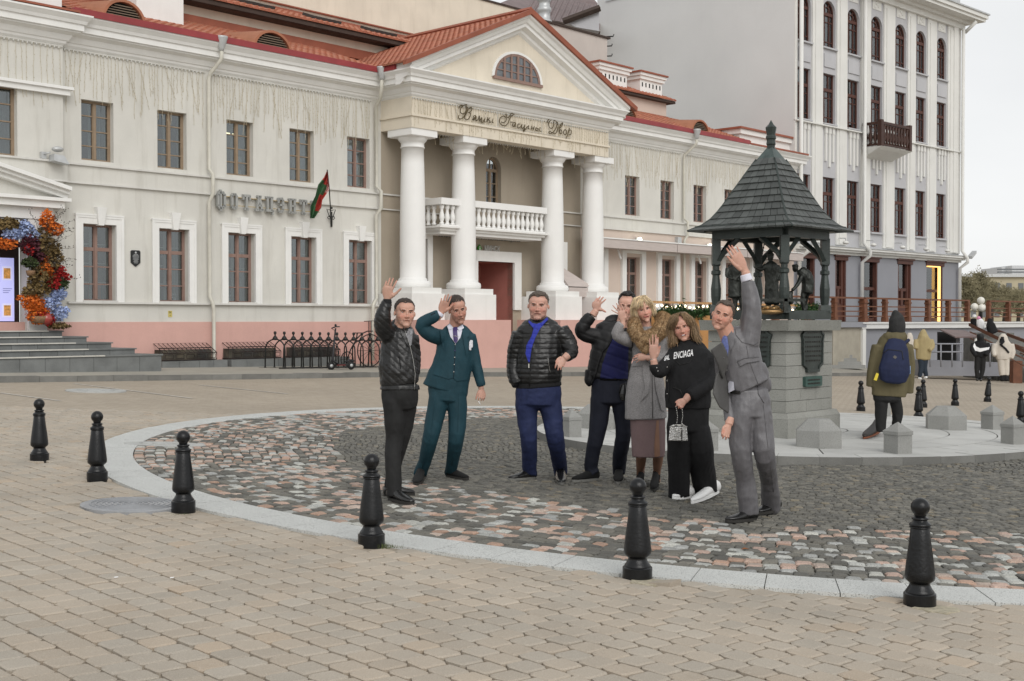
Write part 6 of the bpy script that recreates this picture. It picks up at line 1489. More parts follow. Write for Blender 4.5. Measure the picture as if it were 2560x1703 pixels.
def tufts(label,pts,n,hgt):
 c=gp(*pts[0]);q=MB()
 for px,py in pts:
  b=gp(px,py)
  for _ in range(n):
   p=b+Vector((R.gauss(0,.025),R.gauss(0,.012),0))-c;d=Vector((R.uniform(-.6,.6),R.uniform(-.6,.6),1))*R.uniform(.3,1)*hgt;q.add([p,p+Vector((.003,0,0)),p+d],[(0,1,2)])
 o=q.build('grass_tuft',mat('weed_green',(.07,.09,.025),.8,.3,30) if 'weed_green' not in bpy.data.materials else bpy.data.materials['weed_green'],loc=c,kind='stuff');o['label']=label;o['category']='weeds'
tufts('tuft of weeds growing at the foot of the fourth bollard',[(968,1366),(980,1370),(960,1372)],26,.035)
tufts('moss and weeds round the foot of the bollard beside the manhole cover',[(420,1286),(440,1288),(460,1286)],16,.012)
# fallen leaves and cigarette ends
for k,(px,py,cl) in enumerate(((1862,1378,0),(2354,1159,0),(1403,1090,1),(1701,1398,2),(285,1449,2),(425,1450,2),(2422,1110,0))):
 b=gp(px,py);b.z+=.012;q=MB()
 if cl<2:q.add([(-.03,0,0),(0,-.02,.008),(.035,0,.003),(0,.022,.01)],[(0,1,2),(0,2,3)]);o=q.build('fallen_leaf',mat('rusty_leaf',(.25,.09,.03),.8) if 'rusty_leaf' not in bpy.data.materials else bpy.data.materials['rusty_leaf'],loc=b,rot=k)
 else :q.tube([(0,0,0),(.02,.012,0)],.004,5);o=q.build('cigarette_end',M['paper'],loc=b)
 tag(o,['dry leaf on the cobbles in front of the grey suit','dry leaf under the platform curb on the right','dry leaf behind the trouser legs on the dark cobbles','white cigarette end among the coloured cobbles','white scrap on the beige pavers at the lower left','white scrap on the pavers right of the lower left one','dry leaf on the platform slabs near the far hexagonal block'][k],'leaf' if cl<2 else 'litter')
 # ================================================================ people
def skin_mat(name,col):
 m=mat(name,col,.5,.05,12,attr=True,bump=.06,bs=150,bdist=.002,spec=.4)
 m.node_tree.nodes['Principled BSDF'].inputs['Subsurface Weight'].default_value=.12
 m.node_tree.nodes['Principled BSDF'].inputs['Subsurface Radius'].default_value=(.012,.005,.003)
 return m
M['skin']=skin_mat('skin',(.52,.335,.265))
M['leather']=mat('black_leather',(.011,.011,.011),.33,.25,9,bump=.4,bs=24,bdist=.010,stretch=(.7,1,1.5),spec=.45)
M['puffer']=mat('black_puffer_nylon',(.009,.009,.010),.55,.2,9,bump=.35,bs=18,bdist=.01)
M['blackcloth']=mat('black_cotton',(.008,.008,.009),.85,.2,12,grain=.15,bump=.3,bs=26,bdist=.006)
M['blacktrouser']=mat('black_trouser_cloth',(.012,.012,.012),.8,.2,10,bump=.3,bs=18,bdist=.008)
M['teal']=mat('dark_teal_suit_cloth',(.008,.042,.058),.75,.12,10,grain=.12,gs=160,bump=.25,bs=16,bdist=.008)
M['navy']=mat('navy_trouser_cloth',(.014,.022,.072),.8,.15,10,grain=.1,gs=160,bump=.3,bs=16,bdist=.01)
M['inknavy']=mat('ink_navy_trousers',(.008,.010,.020),.8,.15,10,bump=.3,bs=16,bdist=.01)
M['blueshirt']=mat('royal_blue_shirt',(.022,.035,.33),.7,.1,10,bump=.25,bs=20)
M['darkblueshirt']=mat('deep_blue_shirt',(.008,.010,.075),.75,.15,10,bump=.25,bs=20)
M['whiteshirt']=mat('white_shirt',(.66,.66,.74),.7,.04,10,bump=.15,bs=20)
M['plumtie']=mat('violet_tie',(.045,.025,.12),.5,.15,30)
M['greysuit']=mat('grey_sharkskin_suit',(.125,.121,.128),.42,.1,14,grain=.2,gs=240,bump=.4,bs=13,bdist=.012,spec=.5,stretch=(2.6,1,.55))
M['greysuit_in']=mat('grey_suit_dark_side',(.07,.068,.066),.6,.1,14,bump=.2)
M['suit_seam']=mat('grey_suit_seam',(.085,.083,.086),.6)
M['greycoat']=mat('grey_melange_wool',(.27,.26,.26),.95,.08,8,grain=.35,gs=170,bump=.35,bs=60,bdist=.006)
M['mauve']=mat('mauve_knit_skirt',(.19,.13,.13),.9,.06,8,grain=.08,gs=150,bump=.15,bs=60)
M['tights']=mat('tan_tights',(.24,.13,.085),.55,.06,8,spec=.4)
M['suede']=mat('black_suede',(.009,.009,.009),.95,.1)
M['shoe']=mat('black_polished_leather',(.012,.012,.012),.25,.2,20,spec=.6)
M['sole']=mat('dark_rubber_sole',(.03,.028,.025),.8,.1)
M['whiteshoe']=mat('white_sneaker',(.78,.78,.77),.5,.02)
M['fur']=mat('tan_fur',(.42,.29,.165),.95,.3,30,attr=True)
M['hair_dark']=mat('dark_brown_hair',(.035,.024,.018),.6,.35,60,bump=.6,bs=160,bdist=.003)
M['hair_grey']=mat('greying_brown_hair',(.085,.066,.052),.6,.35,70,bump=.6,bs=160,bdist=.003)
M['hair_black']=mat('black_hair',(.014,.011,.010),.5,.3,60,bump=.6,bs=160,bdist=.003)
M['hair_blonde']=mat('platinum_blonde_hair',(.80,.66,.44),.45,.2,50,attr=True,bump=.5,bs=90,bdist=.004)
M['hair_brown']=mat('streaked_light_brown_hair',(.33,.23,.135),.45,.25,50,attr=True,bump=.5,bs=90,bdist=.004)
M['eye_white']=mat('eye_white',(.62,.60,.57),.25,0);M['iris']=mat('dark_iris',(.03,.025,.02),.15,0)
M['silver']=mat('silver_metal',(.62,.61,.58),.2,0,metal=.9)
M['sequin']=mat('silver_sequins',(.55,.55,.54),.22,.5,120,metal=.85,bump=.8,bs=90,bdist=.006)
M['red_nail']=mat('red_nails',(.25,.01,.015),.3)
def hnoise(p,f,seed=0):return noise.noise(Vector((p[0]*f+seed,p[1]*f+seed*.7,p[2]*f)))
def voxel(mb,size,smooth=2,name='tmp'):
 me=bpy.data.meshes.new(name);me.from_pydata(mb.v,[],mb.f);o=bpy.data.objects.new(name,me);C.objects.link(o)
 r=o.modifiers.new('r','REMESH');r.mode='VOXEL';r.voxel_size=size;r.use_smooth_shade=True
 if smooth:s=o.modifiers.new('s','SMOOTH');s.factor=.5;s.iterations=smooth
 out=bpy.data.meshes.new_from_object(o.evaluated_get(bpy.context.evaluated_depsgraph_get()))
 bpy.data.objects.remove(o);bpy.data.meshes.remove(me)
 return out
def displace(me,fn):
 n=len(me.vertices);co=np.empty(n*3,'f');me.vertices.foreach_get('co',co);co=co.reshape(-1,3)
 no=np.empty(n*3,'f');me.vertices.foreach_get('normal',no);no=no.reshape(-1,3)
 d=np.array([fn(co[i],no[i]) for i in range(n)],'f');co+=no*d[:,None]
 me.vertices.foreach_set('co',co.ravel());me.update()
def paint(me,fn):
 n=len(me.vertices);co=np.empty(n*3,'f');me.vertices.foreach_get('co',co);co=co.reshape(-1,3)
 col=np.array([(*fn(co[i]),1.0) for i in range(n)],'f');at=me.color_attributes.new('Col','FLOAT_COLOR','POINT');at.data.foreach_set('color',col.ravel())
def folds(amp=.006,f1=9,f2=22,seed=0,ax=(1,1,.55),extra=None):
 def fn(p,n):
  q=(p[0]*ax[0]+.25*p[2],p[1]*ax[1],p[2]*ax[2]-.2*p[0])
  a=1-abs(hnoise(q,f1,seed))*2.2;b=1-abs(hnoise(q,f2,seed+5))*2
  d=amp*.62*(max(-1,a)*.75+b*.45-.5)
  return d+(extra(p,n) if extra else 0)
 return fn
def ell(mb,c,r,rot=None,n=14,m=9):
 vs=[];c=Vector(c);rg=[]
 for i in [.25]+list(range(1,m))+[m-.25]:
  row=[]
  for j in range(n):
   v=Vector((r[0]*math.sin(PI*i/m)*math.cos(2*PI*j/n),r[1]*math.sin(PI*i/m)*math.sin(2*PI*j/n),-r[2]*math.cos(PI*i/m)))
   if rot:v=rot@v
   row.append(c+v)
  rg.append(row)
 mb.rings(rg)
class Fig:
 def __init__(s,Z0,label,scale_ref=None,group=None,base=(0,0)):
  s.Z=Z0;s.k=Z0/FPX;b=dp(base[0],base[1],Z0);s.root=thing('person',label,'person',(b.x,b.y,G(b.x,b.y)),0,group);s.o=s.root.location.copy()
  s.body=MB();s.heads=[];s.hands=[];s.bvhs=[]
 def P(s,px,py,dy=0.0):return dp(px,py,s.Z+dy)
 def loft(s,mb,pts,k=1.0,n=16,cap=.5):
  """pts: (px,py,dy,half width px[,depth factor]); elliptical rings square to the chain"""
  c=[s.P(p[0],p[1],p[2]) for p in pts];rg=[]
  # subdivide with catmull-rom
  C_,Rr,Kk=[],[],[]
  for i in range(len(c)-1):
   p0,p1,p2,p3=c[max(0,i-1)],c[i],c[i+1],c[min(len(c)-1,i+2)];m=3
   for q in range(m):
    t=q/m;C_.append(.5*((2*p1)+(-p0+p2)*t+(2*p0-5*p1+4*p2-p3)*t*t+(-p0+3*p1-3*p2+p3)*t**3))
    u=t*t*(3-2*t);Rr.append(pts[i][3]+(pts[i+1][3]-pts[i][3])*u);ka=pts[i][4] if len(pts[i])>4 else k;kb=pts[i+1][4] if len(pts[i+1])>4 else k;Kk.append(ka+(kb-ka)*u)
  C_.append(c[-1]);Rr.append(pts[-1][3]);Kk.append(pts[-1][4] if len(pts[-1])>4 else k)
  a=None;N_=len(C_)
  for i in range(N_):
   t=(C_[min(N_-1,i+1)]-C_[max(0,i-1)]).normalized()
   x=Vector((t.z,0,-t.x));
   if x.length<.25:x=Vector((1,0,0))-t*t.x
   x.normalize()
   if a is not None and x.dot(a)<0:x=-x
   a=x;y=t.cross(x).normalized();r=Rr[i]*s.k
   ring=lambda cc,f:[cc+x*(r*f*math.cos(2*PI*j/n))+y*(r*f*Kk[i]*math.sin(2*PI*j/n)) for j in range(n)]
   if i==0 and cap:rg.append(ring(C_[i]-t*r*.35*cap,.6));
   rg.append(ring(C_[i],1))
   if i==N_-1 and cap:rg.append(ring(C_[i]+t*r*.35*cap,.6))
  mb.rings(rg)
 def head(s,px,py,hpx,yaw=0,pitch=0,roll=0,wide=1.0,female=False,smile=.5,stubble=.0,jaw=1.0,skin=(1,1,1),dy=0,facevis=True):
  """px,py: centre of the head; hpx: crown-to-chin height; yaw>0 turns to the image right, roll>0 leans the crown to the image right"""
  c=s.P(px,py,dy);H=hpx*s.k;Rm=Matrix.Rotation(math.radians(roll),3,'Y')@Matrix.Rotation(math.radians(pitch),3,'X')@Matrix.Rotation(math.radians(yaw),3,'Z')
  W=lambda x,y,z:c+Rm@(Vector((x*wide,y,z))*H)
  E_=lambda x,y,z,r:ell(s.body,W(x,y,z),(r[0]*wide*H,r[1]*H,r[2]*H),Rm)
  E_(0,.05,.15,(.325,.40,.345));E_(0,-.08,-.08,(.305,.29,.33));E_(0,-.13,-.30,(.218*jaw,.20,.165));E_(0,-.26,-.415,(.115*jaw,.085,.075))
  for sg_ in (-1,1):
   E_(sg_*.15,-.22,-.12,(.10,.10,.10));E_(sg_*.335,.03,-.03,(.030,.055,.085));E_(sg_*.165*jaw,-.05,-.27,(.085,.14,.12));E_(sg_*.045,-.385,-.15,(.034,.045,.032))
   E_(sg_*.13,-.325,.085,(.085,.05,.028))
  E_(0,-.355,-.02,(.038,.05,.12));E_(0,-.415,-.13,(.047,.06,.045));E_(0,-.225,.17,(.24,.125,.17))
  mw=.10+.03*smile
  for sg_ in (-1,1):E_(sg_*mw*.5,-.355+.012,-.262+.012*smile,(mw*.58,.035,.026))
  hd=dict(c=c,H=H,R=Rm,W=W,wide=wide,female=female,smile=smile,stubble=stubble,skin=skin,vis=facevis);s.heads.append(hd)
  return hd
 def neck(s,hd,px,py,dy,r0=None):
  a=hd['W'](0,.08,-.15);b=s.P(px,py,dy);m=a.lerp(b,.55);H=hd['H'];r=(.19 if hd['female'] else .27)*H*hd['wide']
  s.body.tube([a,m,b,b+(b-a)*.2],[r,r,r*1.12,r*1.5],14)
 def hand(s,wrist,palm,tips,w=.041,flat=.016,thumb_first=True,fr=.0080,curl=0):
  """wrist, palm centre, tips [thumb, index, middle, ring, little] as (px,py,dy)"""
  a,b=s.P(*wrist),s.P(*palm);d=(b-a).normalized();kn=b+d*.042;T=[s.P(*t) for t in tips]
  side=(T[1]-T[4]);side-=d*side.dot(d);side.normalize();up=d.cross(side).normalized();sc_=w/.041
  mb=s.body;rg=[]
  for t,ww,ff in ((-.25,.6,1.55),(0,.64,1.5),(.3,.74,1.25),(.62,.96,1.1),(1.0,1.04,1.0),(1.35,1.0,.85),(1.6,.85,.6)):
   cc=a+(b-a)*t;rg.append([cc+side*(w*ww*math.cos(2*PI*j/14))+up*(flat*ff*math.sin(2*PI*j/14)) for j in range(14)])
  mb.rings(rg)
  for i,(off,r) in enumerate(((.8,1.0),(.27,1.02),(-.27,.98),(-.76,.86))):
   k0=b+(kn-b)*.3+side*w*off;tip=T[i+1];L=tip-k0;mid=k0+L*.5+up*0+Vector((0,-.006 if curl==0 else -curl,0));rr=fr*r*sc_
   mb.tube([k0,k0.lerp(mid,.5),mid,mid.lerp(tip,.6),tip],[rr*1.12,rr*1.08,rr,rr*.94,rr*.72],10);ell(mb,tip,(rr*.78,)*3,n=8,m=6)
  t0=a+(b-a)*.35+side*w*.55;tip=T[0];mid=t0.lerp(tip,.5)+(side*.008);rr=fr*1.18*sc_
  mb.tube([t0,t0.lerp(mid,.6),mid,mid.lerp(tip,.6),tip],[rr*1.75,rr*1.5,rr*1.12,rr,rr*.75],10);ell(mb,tip,(rr*.8,)*3,n=8,m=6)
  ell(mb,t0.lerp(tip,.25),(.018*sc_,)*3,n=10,m=6)
  s.hands.append((a,b,T))
 def finish_body(s,size=.0042,tone=(1,1,1)):
  me=voxel(s.body,size,2,'person_body');hs=s.heads
  def disp(p,n):
   d=0;v=Vector(p)
   for h in hs:
    l=(h['R'].inverted()@(v-h['c']))/h['H']
    if l.length>.75:continue
    x,y,z=l.x/h['wide'],l.y,l.z
    for sg_ in (-1,1):d-=.040*h['H']*math.exp(-(((x-sg_*.125)/.062)**2+((z-.015)/.040)**2))*(1 if y<0 else 0)
    if y<-.1:d-=.014*h['H']*math.exp(-((z+.262-h['smile']*2.2*x*x)/.008)**2)*(1 if abs(x)<.13 else 0)
   return d
  if hs:displace(me,disp)
  for h in hs:h['Ri']=h['R'].inverted()
  tips=[t for hnd in s.hands for t in hnd[2]]
  def colr(p):
   v=Vector(p);c=[1.0,1.0,1.0]
   for h in hs:
    l=(h['Ri']@(v-h['c']))/h['H']
    if l.length>.75:continue
    x,y,z=l.x/h['wide'],l.y,l.z;t=h['skin'];c=[c[i]*t[i] for i in range(3)]
    if y>-.12:pass
    else :
     g=math.exp(-(((abs(x)-.16)/.08)**2+((z+.12)/.09)**2))*.16;c=[c[0]*(1+g*.3),c[1]*(1-g),c[2]*(1-g)]
     g=math.exp(-((x/.06)**2+((z+.13)/.06)**2))*.14;c=[c[0],c[1]*(1-g),c[2]*(1-g)]
     zc=-.262+h['smile']*2.2*x*x;lw=.030 if h['female'] else .021;mw=.125
     if abs(x)<mw and y<-.2:
      u=(z-zc)/(lw*math.sqrt(max(.02,1-(x/mw)**2)))
      if abs(u)<1:c=[c[0]*(.78 if not h['female'] else .80),c[1]*(.62 if not h['female'] else .36),c[2]*(.62 if not h['female'] else .40)]
      if abs(z-zc)<.008:c=[c[0]*.35,c[1]*.3,c[2]*.3]
     for sg_ in (-1,1):  # lids and lashes
      ex=(x-sg_*.125)/.066;ez=(z-.036+.55*(x-sg_*.125)**2*10*.5)/.012
      if abs(ex)<1 and abs(ez)<1:f_=.25 if h['female'] else .5;c=[a*f_ for a in c]
     if h['stubble'] and z<-.16 and not (abs(x)<.11 and abs(z-zc)<.03):g=h['stubble']*min(1,(-.16-z)/.08);c=[c[0]*(1-.24*g),c[1]*(1-.20*g),c[2]*(1-.16*g)]
    if z>.30 or (z>-.0 and y>.0):c=[a*.88 for a in c]
   for t in tips:
    if (v-t).length<.022:c[1]*=.86;c[2]*=.84
   g=1+.07*hnoise(p,60);c=[min(1.4,a*g*t) for a,t in zip(c,tone)]
   return c
  paint(me,colr);me.materials.append(M['skin']);me.transform(Matrix.Translation(-s.o));o=link('body',me,s.root);s.body_o=o
  s.bvh_add(me)
  for h in hs:
   if not h['vis']:continue
   W=h['W'];H=h['H']
   for sg_ in (-1,1):
    p=s.cast(W(sg_*.125,-.9,.012),h['R']@Vector((0,1,0)))
    if p is None:continue
    q=MB();ell(q,p+h['R']@Vector((0,.010*H,0)),(.050*H*h['wide'],.022*H,.019*H),h['R'],10,6);e=s.put(q,'eye',M['eye_white'])
    q=MB();ell(q,p+h['R']@Vector((0,-.006*H,0)),(.019*H,.011*H,.020*H),h['R'],8,5);q.v=[tuple(Vector(v)-s.o) for v in q.v];q.build('iris',M['iris'],e)
    q=MB();pts=[]
    for u in (-1,-.5,0,.5,1):
     pp=s.cast(W(sg_*.13+sg_*u*.075,-.9,.093-.022*u*u*(1 if u>0 else .5)+.006*u),h['R']@Vector((0,1,0)))
     if pp is not None:pts.append(pp+h['R']@Vector((0,-.003*H,0)))
    if len(pts)>2:r=(.010 if h['female'] else .016)*H;q.tube(pts,[r*.7]+[r]*(len(pts)-2)+[r*.5],6);s.put(q,'eyebrow',h.get('brow',M['hair_dark']))
  return o
 def put(s,q,name,m,**k):q.v=[tuple(Vector(v)-s.o) for v in q.v];return q.build(name,m,s.root,**k)
 def bvh_add(s,me):
  vs_=[v.co+s.o for v in me.vertices];s.bvhs.append(BVHTree.FromPolygons(vs_,[tuple(p.vertices) for p in me.polygons]))
 def cast(s,org,d,last=None):
  best=None
  for b in (s.bvhs if last is None else s.bvhs[-last:]):
   h=b.ray_cast(org,d)
   if h[0] is not None and (best is None or h[3]<best[1]):best=(h[0],h[3])
  return best[0] if best else None
 def garment(s,q,name,m,size=.009,smooth=2,fn=None,label=None):
  me=voxel(q,size,smooth,name)
  if fn:displace(me,fn)
  me.materials.append(m) if not isinstance(m,(list,tuple)) else [me.materials.append(x) for x in m]
  me.transform(Matrix.Translation(-s.o));o=link(name,me,s.root,label=label);s.bvh_add(me);return o
 def decal(s,poly,name,m,off=.004,step=2.2,thick=.0,last=None,parent=None,holes=()):
  """a piece of cloth lying on what is already built: outline in pixels of the photograph, projected onto the surface"""
  xs=[p[0] for p in poly];ys=[p[1] for p in poly];q=MB();cache={};cam0=Vector((0,0,EYE))
  def hit(x,y):
   k=(round(x,2),round(y,2))
   if k not in cache:
    d=Vector(ray(x,y)).normalized();p=s.cast(cam0,d,last);cache[k]=None if p is None else p-d*off
   return cache[k]
  def clip(P_,ax,v,keep_less):
   out=[]
   for i in range(len(P_)):
    a,b=P_[i],P_[(i+1)%len(P_)];ia=(a[ax]<=v)==keep_less or a[ax]==v;ib=(b[ax]<=v)==keep_less or b[ax]==v
    if ia:out.append(a)
    if ia!=ib:t=(v-a[ax])/(b[ax]-a[ax]);out.append((a[0]+(b[0]-a[0])*t,a[1]+(b[1]-a[1])*t))
   return out
  nx=max(1,int((max(xs)-min(xs))/step));ny=max(1,int((max(ys)-min(ys))/step))
  X=[min(xs)+(max(xs)-min(xs))*i/nx for i in range(nx+1)];Y=[min(ys)+(max(ys)-min(ys))*i/ny for i in range(ny+1)]
  for i in range(nx):
   col=clip(clip(list(poly),0,X[i],False),0,X[i+1],True)
   if len(col)<3:continue
   for j in range(ny):
    c=clip(clip(col,1,Y[j],False),1,Y[j+1],True)
    if len(c)<3:continue
    pts=[hit(*p) for p in c]
    if any(p is None for p in pts):continue
    q.add(pts,[tuple(range(len(pts)))[::-1]],smooth=True)
    if thick:q.add([p+Vector(ray(*cc)).normalized()*thick for p,cc in zip(pts,c)],[tuple(range(len(pts)))],smooth=True)
  if not q.v:return None
  q.v=[tuple(Vector(v)-s.o) for v in q.v];return q.build(name,m,parent or s.root)
 def line(s,pts,name,m,r=.003,off=.002,last=None,parent=None,sub=4):
  q=MB();P_=[]
  for a,b in zip(pts,pts[1:]):
   for k in range(sub):P_.append((a[0]+(b[0]-a[0])*k/sub,a[1]+(b[1]-a[1])*k/sub))
  P_.append(pts[-1]);cam0=Vector((0,0,EYE));H_=[]
  for p in P_:
   d=Vector(ray(*p)).normalized();h=s.cast(cam0,d,last)
   if h is not None:H_.append(h-d*off)
  if len(H_)<2:return None
  q.tube(H_,r,5);q.v=[tuple(Vector(v)-s.o) for v in q.v];return q.build(name,m,parent or s.root)
 def shoe(s,heel,toe,m=None,w=.048,h=.085,sole=None,lift=0.0,name='shoe',toelift=0,hh=None):
  pf_=getattr(s,'off',0);a,b=gp(*heel,pf_),gp(*toe,pf_);a.z=G(a.x,a.y)+.006+lift+pf_;b.z=G(b.x,b.y)+.006+toelift+pf_;d=b-a;L=d.length;d/=L;x=Vector((d.y,-d.x,0)).normalized();u=x.cross(d).normalized()
  if u.z<0:u=-u
  q=MB();rg=[]
  for t,ww,hg,z0 in ((-.02,.45,.4,.022),(.03,.8,.9,.012),(.15,.86,1.15,.012),(.30,.84,1.1,.012),(.42,.88,.84,.012),(.56,1.0,.66,.012),(.72,1.04,.52,.012),(.86,.88,.42,.012),(.95,.6,.32,.015),(1.0,.25,.2,.02)):
   cc=a+d*(L*t);hgt=h*hg;rg.append([cc+x*(w*ww*math.cos(2*PI*j/14))+u*(z0+hgt*(.5+.5*math.sin(2*PI*j/14)) if math.sin(2*PI*j/14)>0 else z0+hgt*.5*(1+math.sin(2*PI*j/14))) for j in range(14)])
  q.rings(rg,smooth=True);o=s.put(q,name,m or M['shoe'])
  q=MB();n=20;pl=[]
  for k in range(n):t=2*PI*k/n;pl.append(a+d*(L*(.5+.52*math.cos(t)))+x*(w*(1.02 if math.cos(t)>-.2 else .86)*math.sin(t)))
  q.prism([p for p in pl],u*.024);q.v=[tuple(Vector(v)-s.o) for v in q.v];q.build('sole',sole or M['sole'],o)
  return a+d*(L*.22),L
 def hair_short(s,hd,m,top=1.0,back=.0,fringe=0.0,amp=.006,sides=1.0):
  W,H,Rm=hd['W'],hd['H'],hd['R'];w=hd['wide'];q=MB()
  ell(q,W(0,.075,.205+.010*top),(.331*w*H*sides,.385*H,.315*H*(1+.03*top)),Rm,20,14);ell(q,W(0,.18,.10),(.315*w*H,.30*H,.30*H),Rm)
  if fringe:ell(q,W(0,-.12,.40),(.22*w*H,.17*H,.085*H*(1+fringe)),Rm)
  Ri=Rm.inverted();c0=hd['c']
  def fn(p,n):
   l=(Ri@(Vector(p)-c0))/H;y=l.y;line=.335+.05*top-(.04 if abs(l.x)<.1 else 0) if y<-.16 else (.30-(y+.16)*1.5 if y<.03 else (.02-y*.5 if y<.2 else -.2))
   if l.z<line+.012*hnoise(p,90):return -.05*H
   return amp*(hnoise(p,55)+.6*hnoise(p,110))*H/.235+.006*H
  me=voxel(q,.005,1);displace(me,fn);me.materials.append(m);me.transform(Matrix.Translation(-s.o));o=link('hair',me,s.root);hd['brow']=m if m!=M['hair_blonde'] else M['hair_brown'];return o
def strands(s,m,name,curves,n,r=.0016,spread=.012,seed=1,wav=.0,cols=((.8,1.2),)):
 """locks of hair: each curve is a list of world points; n strands wander round it"""
 rr=random.Random(seed);q=MB()
 for cv in curves:
  cv=[Vector(c) for c in cv]
  for _ in range(n):
   o0=Vector((rr.gauss(0,1),rr.gauss(0,1),rr.gauss(0,1)))*spread;ph=rr.uniform(0,6);pts=[]
   for i in range(len(cv)-1):
    for k in range(3):
     t=k/3;p=cv[i].lerp(cv[i+1],t);f=(i+t)/(len(cv)-1);pts.append(p+o0*(.35+.9*f)+Vector((math.sin(f*9+ph),math.cos(f*8+ph),0))*wav*f)
   pts.append(cv[-1]+o0*1.25);g=rr.uniform(.62,1.25)
   q.tube(pts,[r*1.6]*(len(pts)-1)+[r*.4],3,col=(g,g*rr.uniform(.93,1),g*rr.uniform(.85,1)),smooth=True)
 q.v=[tuple(Vector(v)-s.o) for v in q.v];return q.build(name,m,s.root)
 # ---------------------------------------------------------------- 1: man in the black quilted leather jacket, waving high
GRP='friends waving at the camera on the cobbles'
f=Fig(10.6,'man in black leather jacket and black trousers at the left, right arm raised high',base=(992,1250),group=GRP)
a1,_=f.shoe((972,1251),(1033,1264),w=.052,h=.10);a2,_=f.shoe((960,1241),(1036,1240),w=.050,h=.10)
d1,d2=a1.y-f.Z,a2.y-f.Z
hd=f.head(1012,783,73,yaw=18,pitch=-2,roll=2,wide=1.06,smile=.9,stubble=.35,skin=(1.08,1.04,1.02));f.neck(hd,1000,838,.04)
f.hand((968,750,-.10),(969,729,-.12),[(1002,722,-.13),(992,702,-.13),(983,696.5,-.13),(975,696,-.13),(966,703,-.13)],w=.045)
f.loft(f.body,[(968,752,-.10,9),(960,785,-.11,11)]);f.loft(f.body,[(1000,838,.03,26),(1000,900,.03,30),(1000,975,.03,30)],k=.6)
f.finish_body(tone=(1,.93,.9));f.hair_short(hd,M['hair_dark'],top=.2,amp=.004)
q=MB();f.loft(q,[(1002,812,.05,20,.9),(1001,826,.04,36,.64),(999,846,.02,45,.62),(997,885,.01,47,.66),(996,920,0,50,.68),(998,948,0,50,.68),(1000,962,0,47,.66)])
f.loft(q,[(974,842,.0,24),(958,820,-.07,22),(957,795,-.10,20.5),(963,768,-.10,16),(968,756,-.10,12.5)]);f.loft(q,[(1028,842,.02,20),(1037,885,.05,15),(1038,925,.03,13),(1034,950,-.02,11)])
f.loft(q,[(982,818,.03,12,.8),(999,808,.09,15,.8),(1022,818,.04,9,.8)],cap=.3)
quilt=lambda p,n:-.0035*math.exp(-((((p[2]*1.0+p[0]*.9)%.055)-.027)/.007)**2)
f.garment(q,'jacket',M['leather'],.0075,2,folds(.010,8,18,3,(1.4,1,.9),quilt))
q=MB();f.loft(q,[(1000,962,0,48,.66),(1000,974,0,50.5,.66)],cap=.2);f.garment(q,'jacket_waistband',M['leather'],.008,1,folds(.003,20,40))
f.decal([(1014,838),(1022,822),(1034,822),(1033,840),(1030,860),(1026,866),(1020,848)],'shirt',mat('grey_checked_shirt',(.20,.20,.21),.7,.5,60),.006,last=2)
f.line([(1010,822),(1017,840),(1025,865),(1033,900),(1038,935),(1036,974)],'zip',M['silver'],.002,.004,last=2);f.line([(998,890),(1000,905),(1002,922)],'pocket_seam',M['blackcloth'],.004,.004,last=2)
f.decal([(1010,818),(1001,826),(1006,842),(1020,866),(1024,868),(1013,838)],'collar',M['leather'],.016,last=2,thick=.012);f.decal([(1036,820),(1040,832),(1036,856),(1028,872),(1031,850),(1032,834)],'collar',M['leather'],.014,last=2,thick=.012)
q=MB();f.loft(q,[(968,760,-.10,12),(968,748,-.10,10.5)],cap=.1);f.garment(q,'cuff',M['blackcloth'],.006,1)
q=MB();f.loft(q,[(1000,962,0,46,.66),(1000,990,0,47,.68),(999,1012,.02,44,.7)]);f.loft(q,[(990,965,-.01,20),(982,1005,-.02,26),(987,1055,-.02,26),(985,1100,-.02,22),(982,1150,d1*.6,20),(985,1205,d1*.9,19),(986,1240,d1,19)],cap=.2);f.loft(q,[(1008,965,.02,20),(1017,1005,.05,26),(1012,1050,.08,24),(1002,1100,.10,21),(986,1160,.14,18),(974,1236,d2,16)],cap=.2)
f.garment(q,'trousers',M['blacktrouser'],.009,2,folds(.010,7,17,8,(1.3,1,.7)))
# ---------------------------------------------------------------- 2: man in the teal three-piece suit
f=Fig(11.85,'man in dark teal three-piece suit and violet tie, waving and holding a cigarette',base=(1100,1205),group=GRP)
a1,_=f.shoe((1056,1190),(1040,1216),M['suede'],w=.050,h=.09);a2,_=f.shoe((1116,1194),(1170,1202),M['suede'],w=.05,h=.09);d1,d2=a1.y-f.Z,a2.y-f.Z
hd=f.head(1144,774,71,yaw=14,pitch=14,roll=-8,wide=.92,smile=.8,stubble=.5,skin=(.98,.93,.9),dy=-.05);f.neck(hd,1138,828,.02)
f.hand((1103,783,-.16),(1109,765,-.17),[(1133,760,-.16),(1128,741,-.16),(1121,736,-.16),(1113,739,-.17),(1104,746,-.17)],w=.046,curl=.01)
f.loft(f.body,[(1103,784,-.16,8),(1092,796,-.17,9)])
f.hand((1203,972,-.02),(1205,986,-.03),[(1190,998,-.05),(1196,1001,-.05),(1203,1002,-.04),(1208,1002,-.03),(1211,998,-.02)],w=.038,curl=.012)
f.loft(f.body,[(1203,972,-.02,7),(1200,955,-.02,8)]);f.loft(f.body,[(1138,830,.03,24),(1132,900,.03,28),(1122,970,.03,28)],k=.6)
f.finish_body(tone=(.97,.86,.83));f.hair_short(hd,M['hair_dark'],top=-.4,amp=.003)
q=MB();f.loft(q,[(1140,812,.05,18,.9),(1140,824,.03,34,.62),(1140,842,.01,47,.58),(1138,880,0,48,.62),(1130,915,0,50,.62),(1120,950,0,54,.6),(1113,975,0,58,.55)],cap=.3)
